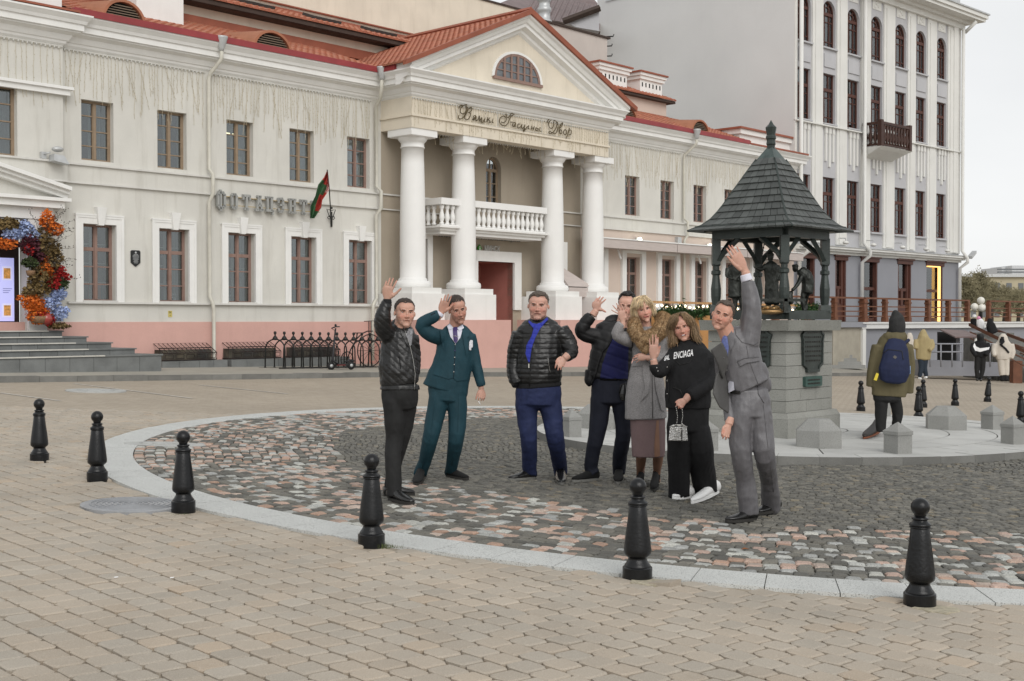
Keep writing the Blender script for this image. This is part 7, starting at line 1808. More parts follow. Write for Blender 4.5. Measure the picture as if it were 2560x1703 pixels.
f.loft(q,[(1104,844,-.02,20),(1078,836,-.10,19),(1053,815,-.15,16.5),(1068,801,-.16,15.5),(1084,793,-.165,14.5),(1097,787,-.165,12.5)]);f.loft(q,[(1172,841,.0,18),(1184,880,.01,15),(1192,920,.0,13.5),(1200,950,-.02,12),(1203,964,-.02,11)])
f.garment(q,'suit_jacket',M['teal'],.008,2,folds(.008,7,16,11))
# the open front: waistcoat, shirt, tie, lapels
f.decal([(1113,818),(1130,850),(1139,862),(1150,846),(1158,818),(1166,850),(1170,900),(1171,950),(1142,953),(1133,944),(1122,948),(1082,936),(1090,912),(1100,890),(1108,850)],'waistcoat',M['teal'],.010,last=1,thick=.006)
f.decal([(1113,800),(1126,842),(1139,860),(1151,844),(1157,822),(1157,814),(1148,819),(1135,821),(1122,806)],'shirt',M['whiteshirt'],.015,last=2)
f.decal([(1132,818),(1145,817),(1147,822),(1143,826),(1145,850),(1140,859),(1134,852),(1132,828)],'tie',M['plumtie'],.022,last=2,thick=.008)
f.line([(1133,840),(1146,841)],'tie_clip',M['silver'],.0022,.026,last=1)
f.decal([(1116,794),(1112,802),(1122,825),(1134,820),(1123,808)],'shirt_collar',M['whiteshirt'],.026,last=2,thick=.006);f.decal([(1156,810),(1160,820),(1149,828),(1143,820),(1149,816)],'shirt_collar',M['whiteshirt'],.026,last=2,thick=.006)
f.decal([(1113,800),(1106,806),(1104,818),(1098,812),(1104,858),(1112,880),(1110,850),(1116,830)],'lapel',M['teal'],.020,last=1,thick=.012)
f.decal([(1154,806),(1172,822),(1174,838),(1168,845),(1172,870),(1167,895),(1160,860),(1156,835)],'lapel',M['teal'],.020,last=1,thick=.012)
for y in (862,877,894,912,930):q=MB();d=Vector(ray(1138+(y-862)*-.05,y)).normalized();h=f.cast(Vector((0,0,EYE)),d,1);q.ball(h-d*.018,.006,8,5);f.put(q,'button',M['plumtie'] if y%2 else M['silver'])
f.line([(1138,866),(1137,900),(1134,944)],'waistcoat_edge',M['inknavy'],.0025,.012,last=1)
f.line([(1047,893),(1066,900)],'pocket_flap',M['inknavy'],.003,.006,last=1)
f.decal([(1176,850),(1182,851),(1182,868),(1178,870),(1178,876),(1173,875),(1173,856)],'paper_badge',mat('white_printed_badge',(.7,.7,.74),.6,.35,130),.020,last=1,step=1.5)
for k in range(3):p=f.P(1078+4*k,787-2*k,-.31);q=MB();q.ball(p+Vector((0,.03,0)),.007,6,4);f.put(q,'cuff_button',M['inknavy'])
q=MB();f.loft(q,[(1097,789,-.165,11),(1102,782,-.163,10)],cap=.1);f.garment(q,'shirt_cuff',M['whiteshirt'],.006,1)
q=MB();f.loft(q,[(1122,940,0,50,.6),(1120,975,0,50,.62),(1118,1000,0,46,.66)]);f.loft(q,[(1104,950,0,20),(1097,995,-.01,26),(1086,1050,-.02,23),(1075,1100,-.02,19.5),(1063,1150,d1*.6,16.5),(1052,1178,d1,17),(1050,1188,d1,17)],cap=.2);f.loft(q,[(1134,950,0,20),(1141,995,0,26),(1144,1050,.0,23),(1140,1100,0,20),(1132,1150,d2*.6,16),(1127,1176,d2,15),(1127,1182,d2,15)],cap=.2)
f.garment(q,'trousers',M['teal'],.009,2,folds(.008,6,15,12,(1.2,1,.6)))
f.line([(1088,985),(1078,1080),(1056,1170)],'crease',M['teal'],.003,.001,last=1);f.line([(1147,985),(1144,1080),(1128,1165)],'crease',M['teal'],.003,.001,last=1)
q=MB();q.tube([f.P(1196,1003,-.06),f.P(1201,1012,-.06)],.0042,6);f.put(q,'cigarette',M['paper'])
# ---------------------------------------------------------------- 3: stout man in quilted jacket and navy trousers
f=Fig(12.0,'stocky man in black quilted jacket, royal blue shirt and navy trousers, one hand pointing down',base=(1340,1205),group=GRP)
a1,_=f.shoe((1338,1199),(1272,1203),w=.055,h=.10,sole=M['kerb']);a2,_=f.shoe((1400,1190),(1404,1214),w=.055,h=.10,sole=M['kerb']);d1,d2=a1.y-f.Z,a2.y-f.Z
hd=f.head(1346,765,70,yaw=-6,pitch=3,roll=2,wide=1.10,smile=1.0,stubble=.35,jaw=1.12,skin=(1.05,1.0,1.0),dy=-.03);f.neck(hd,1345,818,.03)
f.hand((1411,896,-.20),(1402,905,-.22),[(1390,904,-.23),(1388,920,-.24),(1395,925,-.24),(1402,924,-.24),(1408,917,-.22)],w=.046,curl=.01)
f.loft(f.body,[(1411,896,-.20,9),(1420,888,-.19,10)]);f.loft(f.body,[(1348,825,.03,30),(1346,900,.02,38),(1346,975,.03,36)],k=.65)
f.finish_body(tone=(1.04,.97,.95));f.hair_short(hd,M['hair_grey'],top=.5,fringe=.1,amp=.006)
q=MB();f.loft(q,[(1350,797,.06,25,.9),(1350,811,.04,47,.64),(1350,829,.02,61,.60),(1350,870,.0,58,.68),(1348,905,-.01,58,.74),(1346,940,-.01,59,.74),(1346,958,0,56,.72)])
f.loft(q,[(1304,838,.01,26),(1291,870,.02,22),(1285,905,.02,18.5),(1285,940,-.02,17),(1295,962,-.07,15)]);f.loft(q,[(1398,830,.0,27),(1420,858,-.02,23),(1427,880,-.08,19),(1422,888,-.14,15),(1416,893,-.18,12.5)])
hq=lambda p,n:-.0038*math.exp(-(((p[2]%.048)-.024)/.008)**2)
f.garment(q,'jacket',M['leather'],.0072,2,folds(.008,8,20,21,(1,1,1.2),hq))
q=MB();f.loft(q,[(1346,955,0,57,.73),(1347,968,0,58,.73)],cap=.2);f.garment(q,'jacket_waistband',M['blackcloth'],.009,1)
f.decal([(1324,806),(1334,822),(1329,840),(1316,862),(1314,885),(1321,906),(1324,906),(1329,872),(1338,845),(1350,822),(1366,804),(1368,798),(1356,806),(1342,810),(1332,808)],'shirt',M['blueshirt'],.010,last=3)
f.decal([(1368,793),(1353,807),(1354,814),(1371,799)],'shirt_collar',M['blueshirt'],.024,last=3,thick=.006);f.decal([(1322,800),(1321,806),(1333,820),(1337,813)],'shirt_collar',M['blueshirt'],.024,last=3,thick=.006)
f.line([(1346,815),(1338,842),(1330,870),(1326,905),(1324,966)],'zip',M['iron_thin'],.004,.006,last=2);f.line([(1332,815),(1326,845),(1314,868),(1314,890),(1322,906)],'zip',M['iron_thin'],.004,.006,last=2);q=MB();h=f.cast(Vector((0,0,EYE)),Vector(ray(1322,912)).normalized(),2);q.box(h.x-.005,h.x+.005,h.y-.016,h.y-.008,h.z-.03,h.z+.01);f.put(q,'zip_pull',M['silver'])
f.line([(1370,895),(1372,912),(1376,932)],'pocket_zip',M['silver'],.002,.004,last=2)
q=MB();f.loft(q,[(1346,955,0,54,.73),(1346,985,0,58,.70),(1345,1010,0,56,.72)]);f.loft(q,[(1328,965,0,22),(1318,1005,0,30),(1318,1050,0,25),(1322,1095,-.01,21),(1324,1140,d1*.5,19.5),(1324,1175,d1,19),(1324,1190,d1,18.5)],cap=.2);f.loft(q,[(1362,965,0,22),(1373,1005,0,30),(1382,1050,-.01,25),(1388,1095,-.01,22),(1396,1140,d2*.5,20),(1400,1170,d2,18.5),(1402,1186,d2,17)],cap=.2)
f.garment(q,'trousers',M['navy'],.009,2,folds(.010,7,17,23,(1,1,1.0)))
# ---------------------------------------------------------------- 4: tall young man in open puffer, half hidden
f=Fig(12.25,'tall dark-haired young man in open black puffer and blue shirt, face behind a hand',base=(1520,1207),group=GRP)
a1,_=f.shoe((1494,1202),(1431,1207),M['suede'],w=.05,h=.11,sole=M['kerb']);a2,_=f.shoe((1548,1194),(1545,1212),M['suede'],w=.05,h=.11,sole=M['kerb']);d1,d2=a1.y-f.Z,a2.y-f.Z
hd=f.head(1567,768,72,yaw=-12,pitch=2,roll=3,wide=.95,smile=.3,skin=(1.1,1.08,1.06));f.neck(hd,1556,822,.03)
f.hand((1490,776,-.08),(1491,763,-.09),[(1514,780,-.09),(1514,749,-.09),(1508,743,-.09),(1500.5,742,-.09),(1492.5,746,-.09)],w=.045)
f.loft(f.body,[(1490,777,-.08,8.5),(1482,788,-.08,10)]);f.loft(f.body,[(1545,828,.03,26),(1535,900,.03,30),(1530,975,.03,30)],k=.6)
f.finish_body(tone=(1.06,.97,.96));f.hair_short(hd,M['hair_black'],top=2.2,fringe=.6,amp=.008)
q=MB();f.loft(q,[(1552,812,.04,22,.9),(1546,826,.03,46,.62),(1538,842,.02,58,.6),(1530,880,0,54,.66),(1524,915,0,54,.66),(1520,945,0,54,.62)])
f.loft(q,[(1500,842,.0,22),(1470,838,-.03,20),(1453,826,-.06,17.5),(1465,806,-.07,16),(1478,790,-.08,14.5)],k=.95)
f.loft(q,[(1512,812,.03,10,.8),(1530,803,.08,17,.8),(1556,806,.10,18,.8)],cap=.3)
pq=lambda p,n:-.005*math.exp(-((((p[2]+.35*p[0])%.11)-.055)/.013)**2)
f.garment(q,'puffer_jacket',M['puffer'],.009,2,folds(.006,7,18,31,(1,1,1),pq))
q=MB();f.loft(q,[(1480,930,-.01,18,.9),(1473,952,-.02,13,.9),(1474,966,-.02,4,.9)]);f.garment(q,'jacket_flap',M['puffer'],.009,1)
f.decal([(1534,836),(1572,836),(1570,948),(1500,946),(1506,910),(1520,872),(1530,852)],'shirt',M['darkblueshirt'],.014,last=3,thick=.004);f.line([(1533,838),(1522,862),(1506,880),(1496,908),(1488,940),(1476,962)],'jacket_edge',M['puffer'],.010,.006,last=2)
f.decal([(1500,945),(1570,947),(1570,957),(1500,954)],'belt',M['shoe'],.014,last=3,thick=.006);f.decal([(1532,946),(1548,947),(1548,956),(1532,955)],'belt_buckle',M['silver'],.022,last=3) if 0 else None
for y in (866,890,914):d=Vector(ray(1547,y)).normalized();h=f.cast(Vector((0,0,EYE)),d,2);q=MB();q.ball(h-d*.012,.005,6,4);f.put(q,'button',M['inknavy'])
q=MB();f.loft(q,[(1526,945,0,46,.62),(1526,975,0,49,.64),(1526,1005,0,48,.68)]);f.loft(q,[(1508,955,0,20),(1502,1000,0,26),(1497,1050,0,24),(1490,1095,-.01,20),(1481,1140,d1*.5,17.5),(1477,1170,d1,17),(1484,1185,d1,17)],cap=.2);f.loft(q,[(1544,955,0,20),(1552,1000,0,25),(1558,1050,0,22),(1557,1095,0,19.5),(1550,1140,d2*.5,18.5),(1548,1170,d2,17.5),(1548,1186,d2,16)],cap=.2)
f.garment(q,'trousers',M['inknavy'],.009,2,folds(.009,7,17,33))
q=MB();f.loft(q,[(1560,960,-.15,5,.6),(1558,985,-.16,10,.5),(1560,1000,-.16,8,.5)]);bgp=thing('black_pouch','small black leather pouch hanging between the young man and the grey coat','bag',f.P(1560,980,-.16));fo=f.o.copy();f.o=bgp.location.copy();q.v=[tuple(Vector(v)-f.o) for v in q.v];q.build('pouch_body',M['shoe'],bgp);q=MB();q.tube([f.P(1548,985,-.17)-f.o,f.P(1552,962,-.17)-f.o,f.P(1566,958,-.17)-f.o,f.P(1572,970,-.17)-f.o],.005,5);q.build('strap',M['shoe'],bgp);f.o=fo
# ---------------------------------------------------------------- 5: blonde woman in grey coat and fur collar
f=Fig(11.85,'blonde woman in grey wool coat with tan fur collar and mauve skirt, waving',base=(1625,1225),group=GRP)
a1,_=f.shoe((1604,1205),(1598,1222),M['suede'],w=.038,h=.12,name='ankle_boot');a2,_=f.shoe((1641,1208),(1633,1231),M['suede'],w=.04,h=.12,name='ankle_boot');d1,d2=a1.y-f.Z,a2.y-f.Z
hd=f.head(1608,775,64,yaw=5,pitch=4,roll=-15,wide=.98,female=True,smile=.9,skin=(1.14,1.10,1.08),jaw=.85);f.neck(hd,1618,828,.03)
f.hand((1557,806,-.12),(1555,788,-.13),[(1569,779,-.15),(1551,758,-.13),(1541,759,-.13),(1532,764,-.13),(1528,775,-.13)],w=.038,fr=.0076)
f.loft(f.body,[(1557,807,-.12,7),(1556,820,-.12,8)]);f.hand((1617,894,-.17),(1603,893,-.19),[(1594,886,-.19),(1585,890,-.18),(1582,896,-.18),(1584,902,-.18),(1590,907,-.18)],w=.036,fr=.0076)
f.loft(f.body,[(1617,895,-.17,7),(1630,896,-.16,8)]);f.loft(f.body,[(1618,830,.03,22),(1616,900,.03,26),(1614,975,.03,30),(1616,1040,.02,30)],k=.6)
for px,d in ((1603,d1),(1645,d2)):f.loft(f.body,[(px-2,1040,0,17),(px,1110,0,13.5),(px,1145,d*.5,13),(px-1-(2 if px>1620 else 0),1185,d,8.5),(px-2,1205,d,8.5)])
f.finish_body(tone=(1.08,1.0,.98))
q=MB()
for px,d in ((1603,d1),(1645,d2)):f.loft(q,[(px-2,1060,0,17.6),(px,1110,0,14.2),(px,1145,d*.5,13.6),(px-3,1185,d,9.2),(px-2,1205,d,9.0)])
f.garment(q,'tights',M['tights'],.006,2)
q=MB()
for px,d,y in ((1602,d1,1176),(1642,d2,1178)):f.loft(q,[(px,y,d,10.5),(px-1,y+14,d,10),(px-3,y+28,d,11)],cap=.1)
f.garment(q,'boot_shafts',M['suede'],.006,1)
q=MB();f.loft(q,[(1618,1030,0,44,.62),(1620,1070,0,44,.6),(1621,1110,0,43,.55),(1621,1142,0,41,.5)],cap=.1);f.garment(q,'skirt',M['mauve'],.008,2,folds(.004,5,12,41,(1.5,1,.3)))
f.decal([(1641,1052),(1647,1050),(1650,1140),(1636,1145),(1636,1110)],'skirt_slit',M['tights'],.004,last=1)
q=MB();f.loft(q,[(1622,820,.03,22,.9),(1622,834,.02,40,.62),(1624,850,.01,48,.6),(1622,880,0,41,.66),(1620,905,0,37,.7),(1616,930,0,42,.7),(1614,970,0,49,.66),(1614,1010,0,52,.64),(1615,1046,0,53,.62)],cap=.15)
f.loft(q,[(1590,850,0,19),(1566,848,-.05,18),(1545,838,-.09,15.5),(1547,822,-.11,13.5),(1554,810,-.12,12)]);f.loft(q,[(1664,850,0,19),(1675,880,.02,15),(1664,900,-.05,13.5),(1640,898,-.13,12),(1624,895,-.16,11)])
f.garment(q,'wool_coat',M['greycoat'],.008,2,folds(.009,6,15,42,(1.4,1,.45)))
f.decal([(1578,908),(1655,902),(1655,911),(1578,916)],'belt',M['greycoat'],.012,last=1,thick=.008);f.decal([(1606,912),(1622,912),(1626,950),(1620,985),(1600,1005),(1612,970),(1608,940)],'belt_end',M['greycoat'],.016,last=1,thick=.010);f.decal([(1634,912),(1642,912),(1650,960),(1662,1030),(1654,1026),(1640,975)],'belt_end',M['greycoat'],.014,last=1,thick=.010)
f.line([(1622,870),(1630,912),(1632,1046)],'coat_edge',M['greysuit_in'],.004,.002,last=1);f.line([(1583,845),(1580,870),(1578,900)],'bag_strap',M['blackcloth'],.005,.006,last=1)
# fur collar: tufted ridges
q=MB();fp_=[(1584,812,-.10),(1592,836,-.17),(1608,856,-.19),(1630,850,-.17),(1650,836,-.13),(1664,812,-.05),(1656,790,.04),(1636,784,.08)]
f.loft(q,[(1588,800,-.02,12),(1586,822,-.10,17),(1600,842,-.15,17),(1618,846,-.17,17),(1638,838,-.15,19),(1656,818,-.09,20),(1660,800,.0,18),(1645,792,.08,12)]);f.loft(q,[(1600,850,-.16,14),(1612,868,-.17,13),(1618,880,-.165,8)])
me=voxel(q,.007,2,'fur_collar');displace(me,lambda p,n:.010*hnoise(p,22)-.008*math.exp(-((((p[0]-.5*p[2])%.075)-.037)/.010)**2));f.bvh_add(MB.build.__self__ if False else (lambda m:(m.transform(Matrix.Translation(-f.o)),m)[1])(me))
me.materials.append(M['fur']);at=me.color_attributes.new('Col','FLOAT_COLOR','POINT');at.data.foreach_set('color',[1.0]*(4*len(me.vertices)));fo_=link('fur_collar',me,f.root)
rr=random.Random(5);q=MB()
for v in me.vertices:
 if rr.random()>.75:continue
 for _ in range(2):
  n=(Vector(v.normal)+Vector((rr.gauss(0,.45),rr.gauss(0,.3),rr.gauss(-.25,.45)))).normalized();p=v.co;w=n.cross(Vector((rr.random(),rr.random(),rr.random()))).normalized()*.0016;g=rr.uniform(.4,1.5);q.add([p-w,p+w,p+n*rr.uniform(.010,.024)],[(0,1,2)],col=(g,g*.97,g*.93))
q.build('fur_hairs',M['fur'],fo_,kind='stuff')
W=hd['W'];hair=[]
for sg_ in (-1,1):
 for x,y in ((.33,-.16),(.37,-.04),(.39,.10),(.36,.25)):hair.append([W(.03,.02,.53),W(sg_*.20,y*.8,.50),W(sg_*x,y,.20),W(sg_*(x+.02),y+.02,-.08),W(sg_*(x+.02),y+.05,-.30)])
for x in (-.27,-.17,-.07):hair.append([W(.10,.05,.53),W(x*.4+.02,-.26,.48),W(x,-.375,.31),W(x*1.15-.02,-.37,.17)])
for x in (.14,.24):hair.append([W(.08,.05,.53),W(x*.7,-.28,.45),W(x*1.2,-.33,.28),W(x*1.45,-.22,.08)])
for x in (-.2,0,.2):hair.append([W(x,.1,.51),W(x*1.3,.38,.3),W(x*1.4,.42,0),W(x*1.5,.35,-.28)])
q=MB();ell(q,W(0,.125,.175),(.350*hd['H'],.385*hd['H'],.36*hd['H']),hd['R'],18,12);me=voxel(q,.006,1);displace(me,lambda p,n:.007*hnoise(p,30));me.materials.append(M['hair_blonde']);at=me.color_attributes.new('Col','FLOAT_COLOR','POINT');at.data.foreach_set('color',[1.0]*(4*len(me.vertices)));me.transform(Matrix.Translation(-f.o));link('hair',me,f.root)
strands(f,M['hair_blonde'],'hair_locks',hair,60,.0011,.0085,3,.003)
q=MB();q.ball(W(.40,-.02,-.14),.009,6,4);q.ball(W(-.36,-.05,-.2),.009,6,4);f.put(q,'earring',M['silver'])
q=MB();p=f.P(1541,777,-.15);q.ball(p,.006,6,4);p=f.P(1594,897,-.20);q.ball(p,.006,6,4);f.put(q,'ring',M['silver'])
# ---------------------------------------------------------------- 6: woman in black denim jacket and wide trousers
f=Fig(11.1,'smiling woman in black lettered jacket, wide black trousers and white sneakers, palm raised',base=(1720,1250),group=GRP)
a1,_=f.shoe((1732,1247),(1682,1250),M['whiteshoe'],w=.042,h=.10,sole=M['whiteshoe'],name='sneaker');a2,_=f.shoe((1796,1242),(1730,1261),M['whiteshoe'],w=.044,h=.11,sole=M['whiteshoe'],name='sneaker',lift=.035);d1,d2=a1.y-f.Z,a2.y-f.Z
hd=f.head(1704,820,68,yaw=-8,pitch=0,roll=-14,wide=1.0,female=True,smile=1.3,skin=(1.05,.98,.94));f.neck(hd,1722,868,.03)
f.hand((1634,900,-.10),(1634,877,-.11),[(1650,866,-.12),(1645,844,-.11),(1640,837,-.11),(1632,838,-.11),(1624,848,-.11)],w=.040,fr=.0082)
f.loft(f.body,[(1634,900,-.10,8.5),(1637,918,-.10,9.5)]);f.hand((1712,1003,-.22),(1702,1009,-.23),[(1689,1006,-.24),(1690,1017,-.24),(1696,1021,-.24),(1702,1022,-.24),(1708,1018,-.23)],w=.038,fr=.0082,curl=.012)
f.loft(f.body,[(1712,1002,-.22,8),(1722,990,-.2,10)]);f.loft(f.body,[(1722,870,.03,24),(1720,950,.03,30),(1720,1030,.03,30)],k=.6)
f.finish_body(tone=(1.05,.95,.93))
q=MB();f.loft(q,[(1722,1000,0,52,.66),(1722,1040,0,52,.68),(1720,1075,0,54,.66)]);f.loft(q,[(1698,1070,0,31),(1698,1120,0,30),(1697,1180,d1*.5,28),(1697,1235,d1,28),(1698,1247,d1,28)],cap=.15);f.loft(q,[(1744,1070,0,32),(1750,1120,0,33),(1756,1170,d2*.5,32),(1762,1215,d2,31),(1764,1232,d2,30)],cap=.15)
f.garment(q,'wide_trousers',M['blackcloth'],.009,2,folds(.012,5,12,52,(1.6,1,.35)))
q=MB();f.loft(q,[(1726,852,.05,22,.9),(1726,866,.04,42,.64),(1725,884,.02,57,.62),(1722,925,0,55,.7),(1720,965,0,57,.74),(1720,1000,0,58,.72),(1720,1020,0,57,.7)],cap=.15)
f.loft(q,[(1684,896,0,22),(1664,915,-.05,19),(1650,930,-.10,16),(1640,922,-.11,15),(1638,914,-.11,14)]);f.loft(q,[(1768,892,0,22),(1780,925,.0,20),(1774,955,-.08,18),(1748,975,-.16,17.5),(1724,990,-.20,17)],k=.95)
f.loft(q,[(1704,862,-.05,9,.8),(1726,850,.07,16,.8),(1748,860,.0,10,.8)],cap=.3)
f.garment(q,'denim_jacket',M['blackcloth'],.008,2,folds(.009,7,16,51))
# lettering across the chest
def ink(body,x0,y0,x1,y1,hpx,name='lettering',m='paper',shear=.15,off=.007):
 v,fa_=text_geo(body,1.0,.0,offset=.02,align='LEFT',shear=shear);xs=[p.x for p in v];ys=[p.y for p in v];wx=max(xs)-min(xs);wy=max(ys)-min(ys);q=MB();P_=[]
 for p in v:
  u=(p.x-min(xs))/wx;t=(p.y-min(ys))/wy;x=x0+(x1-x0)*u;y=y0+(y1-y0)*u-hpx*t;d=Vector(ray(x,y)).normalized();h=f.cast(Vector((0,0,EYE)),d,1);P_.append(h-d*off if h is not None else None)
 for fc in fa_:
  if all(P_[i] is not None for i in fc):q.add([P_[i] for i in fc],[tuple(range(len(fc)))])
 if q.v:q.v=[tuple(Vector(a)-f.o) for a in q.v];return q.build(name,M[m],f.root)
ink('ENCIAGA',1684,898,1733,890,17);ink('BAL',1660,902,1674,899,12)
f.line([(1672,900),(1672,960),(1672,1022)],'jacket_edge',M['iron_thin'],.003,.003,last=1)
for y in (918,952,985):d=Vector(ray(1668,y)).normalized();h=f.cast(Vector((0,0,EYE)),d,1);q=MB();q.ball(h-d*.004,.006,6,4);f.put(q,'snap_button',M['silver'])
for x,y in ((1642,920),(1645,928)):d=Vector(ray(x,y)).normalized();h=f.cast(Vector((0,0,EYE)),d,1);q=MB();q.ball(h-d*.004,.006,6,4);f.put(q,'cuff_snap',M['silver'])
f.line([(1690,902),(1700,912),(1724,906),(1728,898)],'pocket_flap',M['iron_thin'],.003,.003,last=1);f.line([(1682,968),(1700,975),(1716,1006),(1730,1010)],'sleeve_cuff_edge',M['iron_thin'],.004,.004,last=1)
q=MB();c=f.P(1634,899,-.10);q.tube([c+Vector((.030*math.cos(t),.022*math.sin(t),.004*math.sin(t*2))) for t in [2*PI*k/14 for k in range(15)]],.003,5);f.put(q,'bracelet',M['silver'])
W=hd['W'];hair=[]
for sg_ in (-1,1):
 for x,y in ((.34,-.14),(.40,-.02),(.44,.12),(.42,.26)):hair.append([W(.10,.02,.53),W(sg_*.24,y*.8,.48),W(sg_*x,y,.18),W(sg_*(x+.07),y,-.15),W(sg_*(x+.04),y-.03,-.38),W(sg_*(x+.10),y,-.62)])
for x in (.24,.30):hair.append([W(.06,.04,.53),W(x*.8,-.26,.46),W(x*1.15,-.27,.27),W(x*1.4,-.16,.02)])
for x in (-.12,-.22,-.28):hair.append([W(.10,.04,.53),W(x*.5,-.27,.49),W(x*1.05,-.33,.33),W(x*1.35,-.22,.10)])
for x in (-.25,-.1,.1,.25):hair.append([W(x,.1,.51),W(x*1.3,.38,.3),W(x*1.5,.42,-.1),W(x*1.9,.34,-.6)])
q=MB();ell(q,W(0,.125,.17),(.350*hd['H'],.385*hd['H'],.355*hd['H']),hd['R'],18,12);me=voxel(q,.006,1);displace(me,lambda p,n:.007*hnoise(p,30));me.materials.append(M['hair_brown']);at=me.color_attributes.new('Col','FLOAT_COLOR','POINT');at.data.foreach_set('color',[.8]*(4*len(me.vertices)));me.transform(Matrix.Translation(-f.o));link('hair',me,f.root)
strands(f,M['hair_brown'],'hair_locks',hair,70,.0011,.012,9,.010)
q=MB();q.ball(W(.36,-.08,-.16),.010,6,4);q.ball(W(.37,-.08,-.28),.012,6,4);f.put(q,'earring',M['silver'])
q=MB();ell(q,W(0,-.375,-.255),(.060*hd['H'],.012*hd['H'],.016*hd['H']),hd['R'],10,6);f.put(q,'teeth',M['paper'])
bag=thing('handbag','small silver sequinned handbag with chain handles held by the woman in black','handbag',f.P(1696,1095,-.26));bo=bag.location.copy();B_=lambda x,y,dy=-.26:f.P(x,y,dy)-bo
q=MB();q.hexa([B_(1671,1102),B_(1720,1103),B_(1720,1103,-.17),B_(1671,1102,-.17),B_(1675,1066),B_(1717,1066),B_(1717,1066,-.19),B_(1675,1066,-.19)]);me=voxel(q,.006,3,'bag_body');me.materials.append(M['sequin']);link('bag_body',me,bag)
q=MB();q.tube([B_(1674,1068),B_(1683,1063),B_(1706,1063),B_(1718,1068)],.005,5);q.build('frame_clasp',M['silver'],bag);q=MB();q.hexa([B_(1703,1070,-.268),B_(1706,1070,-.268),B_(1706,1104,-.268),B_(1703,1104,-.268)]+[B_(a,b,-.262) for a,b in ((1703,1070),(1706,1070),(1706,1104),(1703,1104))]);q.build('centre_strip',M['shoe'],bag)
for P_ in ([(1678,1066),(1692,1062),(1694,1040),(1690,1018)],[(1712,1066),(1704,1058),(1707,1040),(1705,1020)],[(1684,1066),(1690,1078),(1700,1080),(1710,1064)],[(1692,1080),(1688,1090),(1698,1092),(1702,1080)]):
 q=MB();pts=[B_(x,y,-.275) for x,y in P_];n=16
 for k in range(n):
  u=k/(n-1)*(len(pts)-1);i=min(int(u),len(pts)-2);q.ball(pts[i].lerp(pts[i+1],u-i),.0048,6,4)
 q.build('chain_handle',M['silver'],bag)
 # ---------------------------------------------------------------- 7: man in the shiny grey suit, leaning and reaching up
f=Fig(9.95,'man in shiny grey suit leaning sideways with one arm stretched straight up',base=(1860,1295),group=GRP)
a1,_=f.shoe((1890,1303),(1815,1308),w=.052,h=.09);a2,_=f.shoe((1946,1284),(1893,1292),w=.054,h=.10,lift=.025,toelift=.01);d1,d2=a1.y-f.Z,a2.y-f.Z
hd=f.head(1806,790,77,yaw=-16,pitch=2,roll=20,wide=.98,smile=1.0,stubble=.35,skin=(1.02,.96,.93),dy=-.05);f.neck(hd,1824,846,.0)
hd['smile']=1.0
f.hand((1864,680,-.02),(1849,652,-.04),[(1819,642,-.06),(1817,622,-.05),(1822,615,-.04),(1829.5,614.5,-.04),(1842.5,617,-.03)],w=.046)
f.loft(f.body,[(1864,680,-.02,11),(1868,700,-.02,12)]);f.hand((1822,1062,-.1),(1815,1080,-.12),[(1806,1078,-.14),(1804,1090,-.13),(1807,1096,-.13),(1814,1099,-.12),(1821,1096,-.11)],w=.040,curl=.016)
f.loft(f.body,[(1822,1062,-.1,10),(1826,1045,-.08,11)]);f.loft(f.body,[(1832,850,.02,28),(1845,920,.03,34),(1860,990,.03,36)],k=.6)
f.finish_body(tone=(1.06,.95,.91));f.hair_short(hd,M['hair_grey'],top=.8,fringe=.2,amp=.006)
q=MB();f.loft(q,[(1872,975,0,47,.68),(1874,1005,0,52,.7),(1874,1040,0,53,.72)]);f.loft(q,[(1862,985,0,26),(1855,1030,-.02,34),(1850,1085,-.03,29),(1854,1140,-.03,25),(1862,1195,d1*.5,24),(1868,1240,d1*.8,25),(1872,1278,d1,25),(1873,1288,d1,24)],cap=.2);f.loft(q,[(1886,985,0,26),(1896,1030,0,33),(1903,1085,-.02,30),(1912,1140,-.02,26),(1922,1195,d2*.5,22),(1926,1240,d2*.8,24),(1928,1270,d2,25)],cap=.2)
f.garment(q,'suit_trousers',M['greysuit'],.009,2,folds(.012,6,15,61,(1.1,1,.8)))
f.line([(1894,965),(1896,985),(1910,1008)],'pocket_seam',M['suit_seam'],.004,.002,last=1);f.line([(1908,1010),(1920,1120),(1934,1230)],'trouser_seam',M['suit_seam'],.002,.001,last=1)
q=MB();f.loft(q,[(1828,826,.03,20,.9),(1836,843,.0,36,.64),(1846,866,-.01,50,.58),(1856,915,-.01,52,.62),(1864,945,-.01,50,.64),(1874,968,-.01,52,.62)],cap=.15)
f.loft(q,[(1866,858,0,33),(1876,815,-.01,27),(1879,770,-.02,23.5),(1875,735,-.02,20.5),(1870,705,-.02,16.5)],k=.95);f.loft(q,[(1808,880,.04,24),(1808,930,.08,20),(1818,990,.04,17),(1824,1040,-.06,14),(1824,1055,-.08,13)])
f.loft(q,[(1880,930,.0,40,.6),(1904,958,.02,34,.55),(1926,962,.04,16,.5)],cap=.2);f.loft(q,[(1862,950,-.04,34,.6),(1856,976,-.05,26,.55)],cap=.4)
f.garment(q,'suit_jacket',M['greysuit'],.008,2,folds(.009,5,14,62,(1,1,.8)))
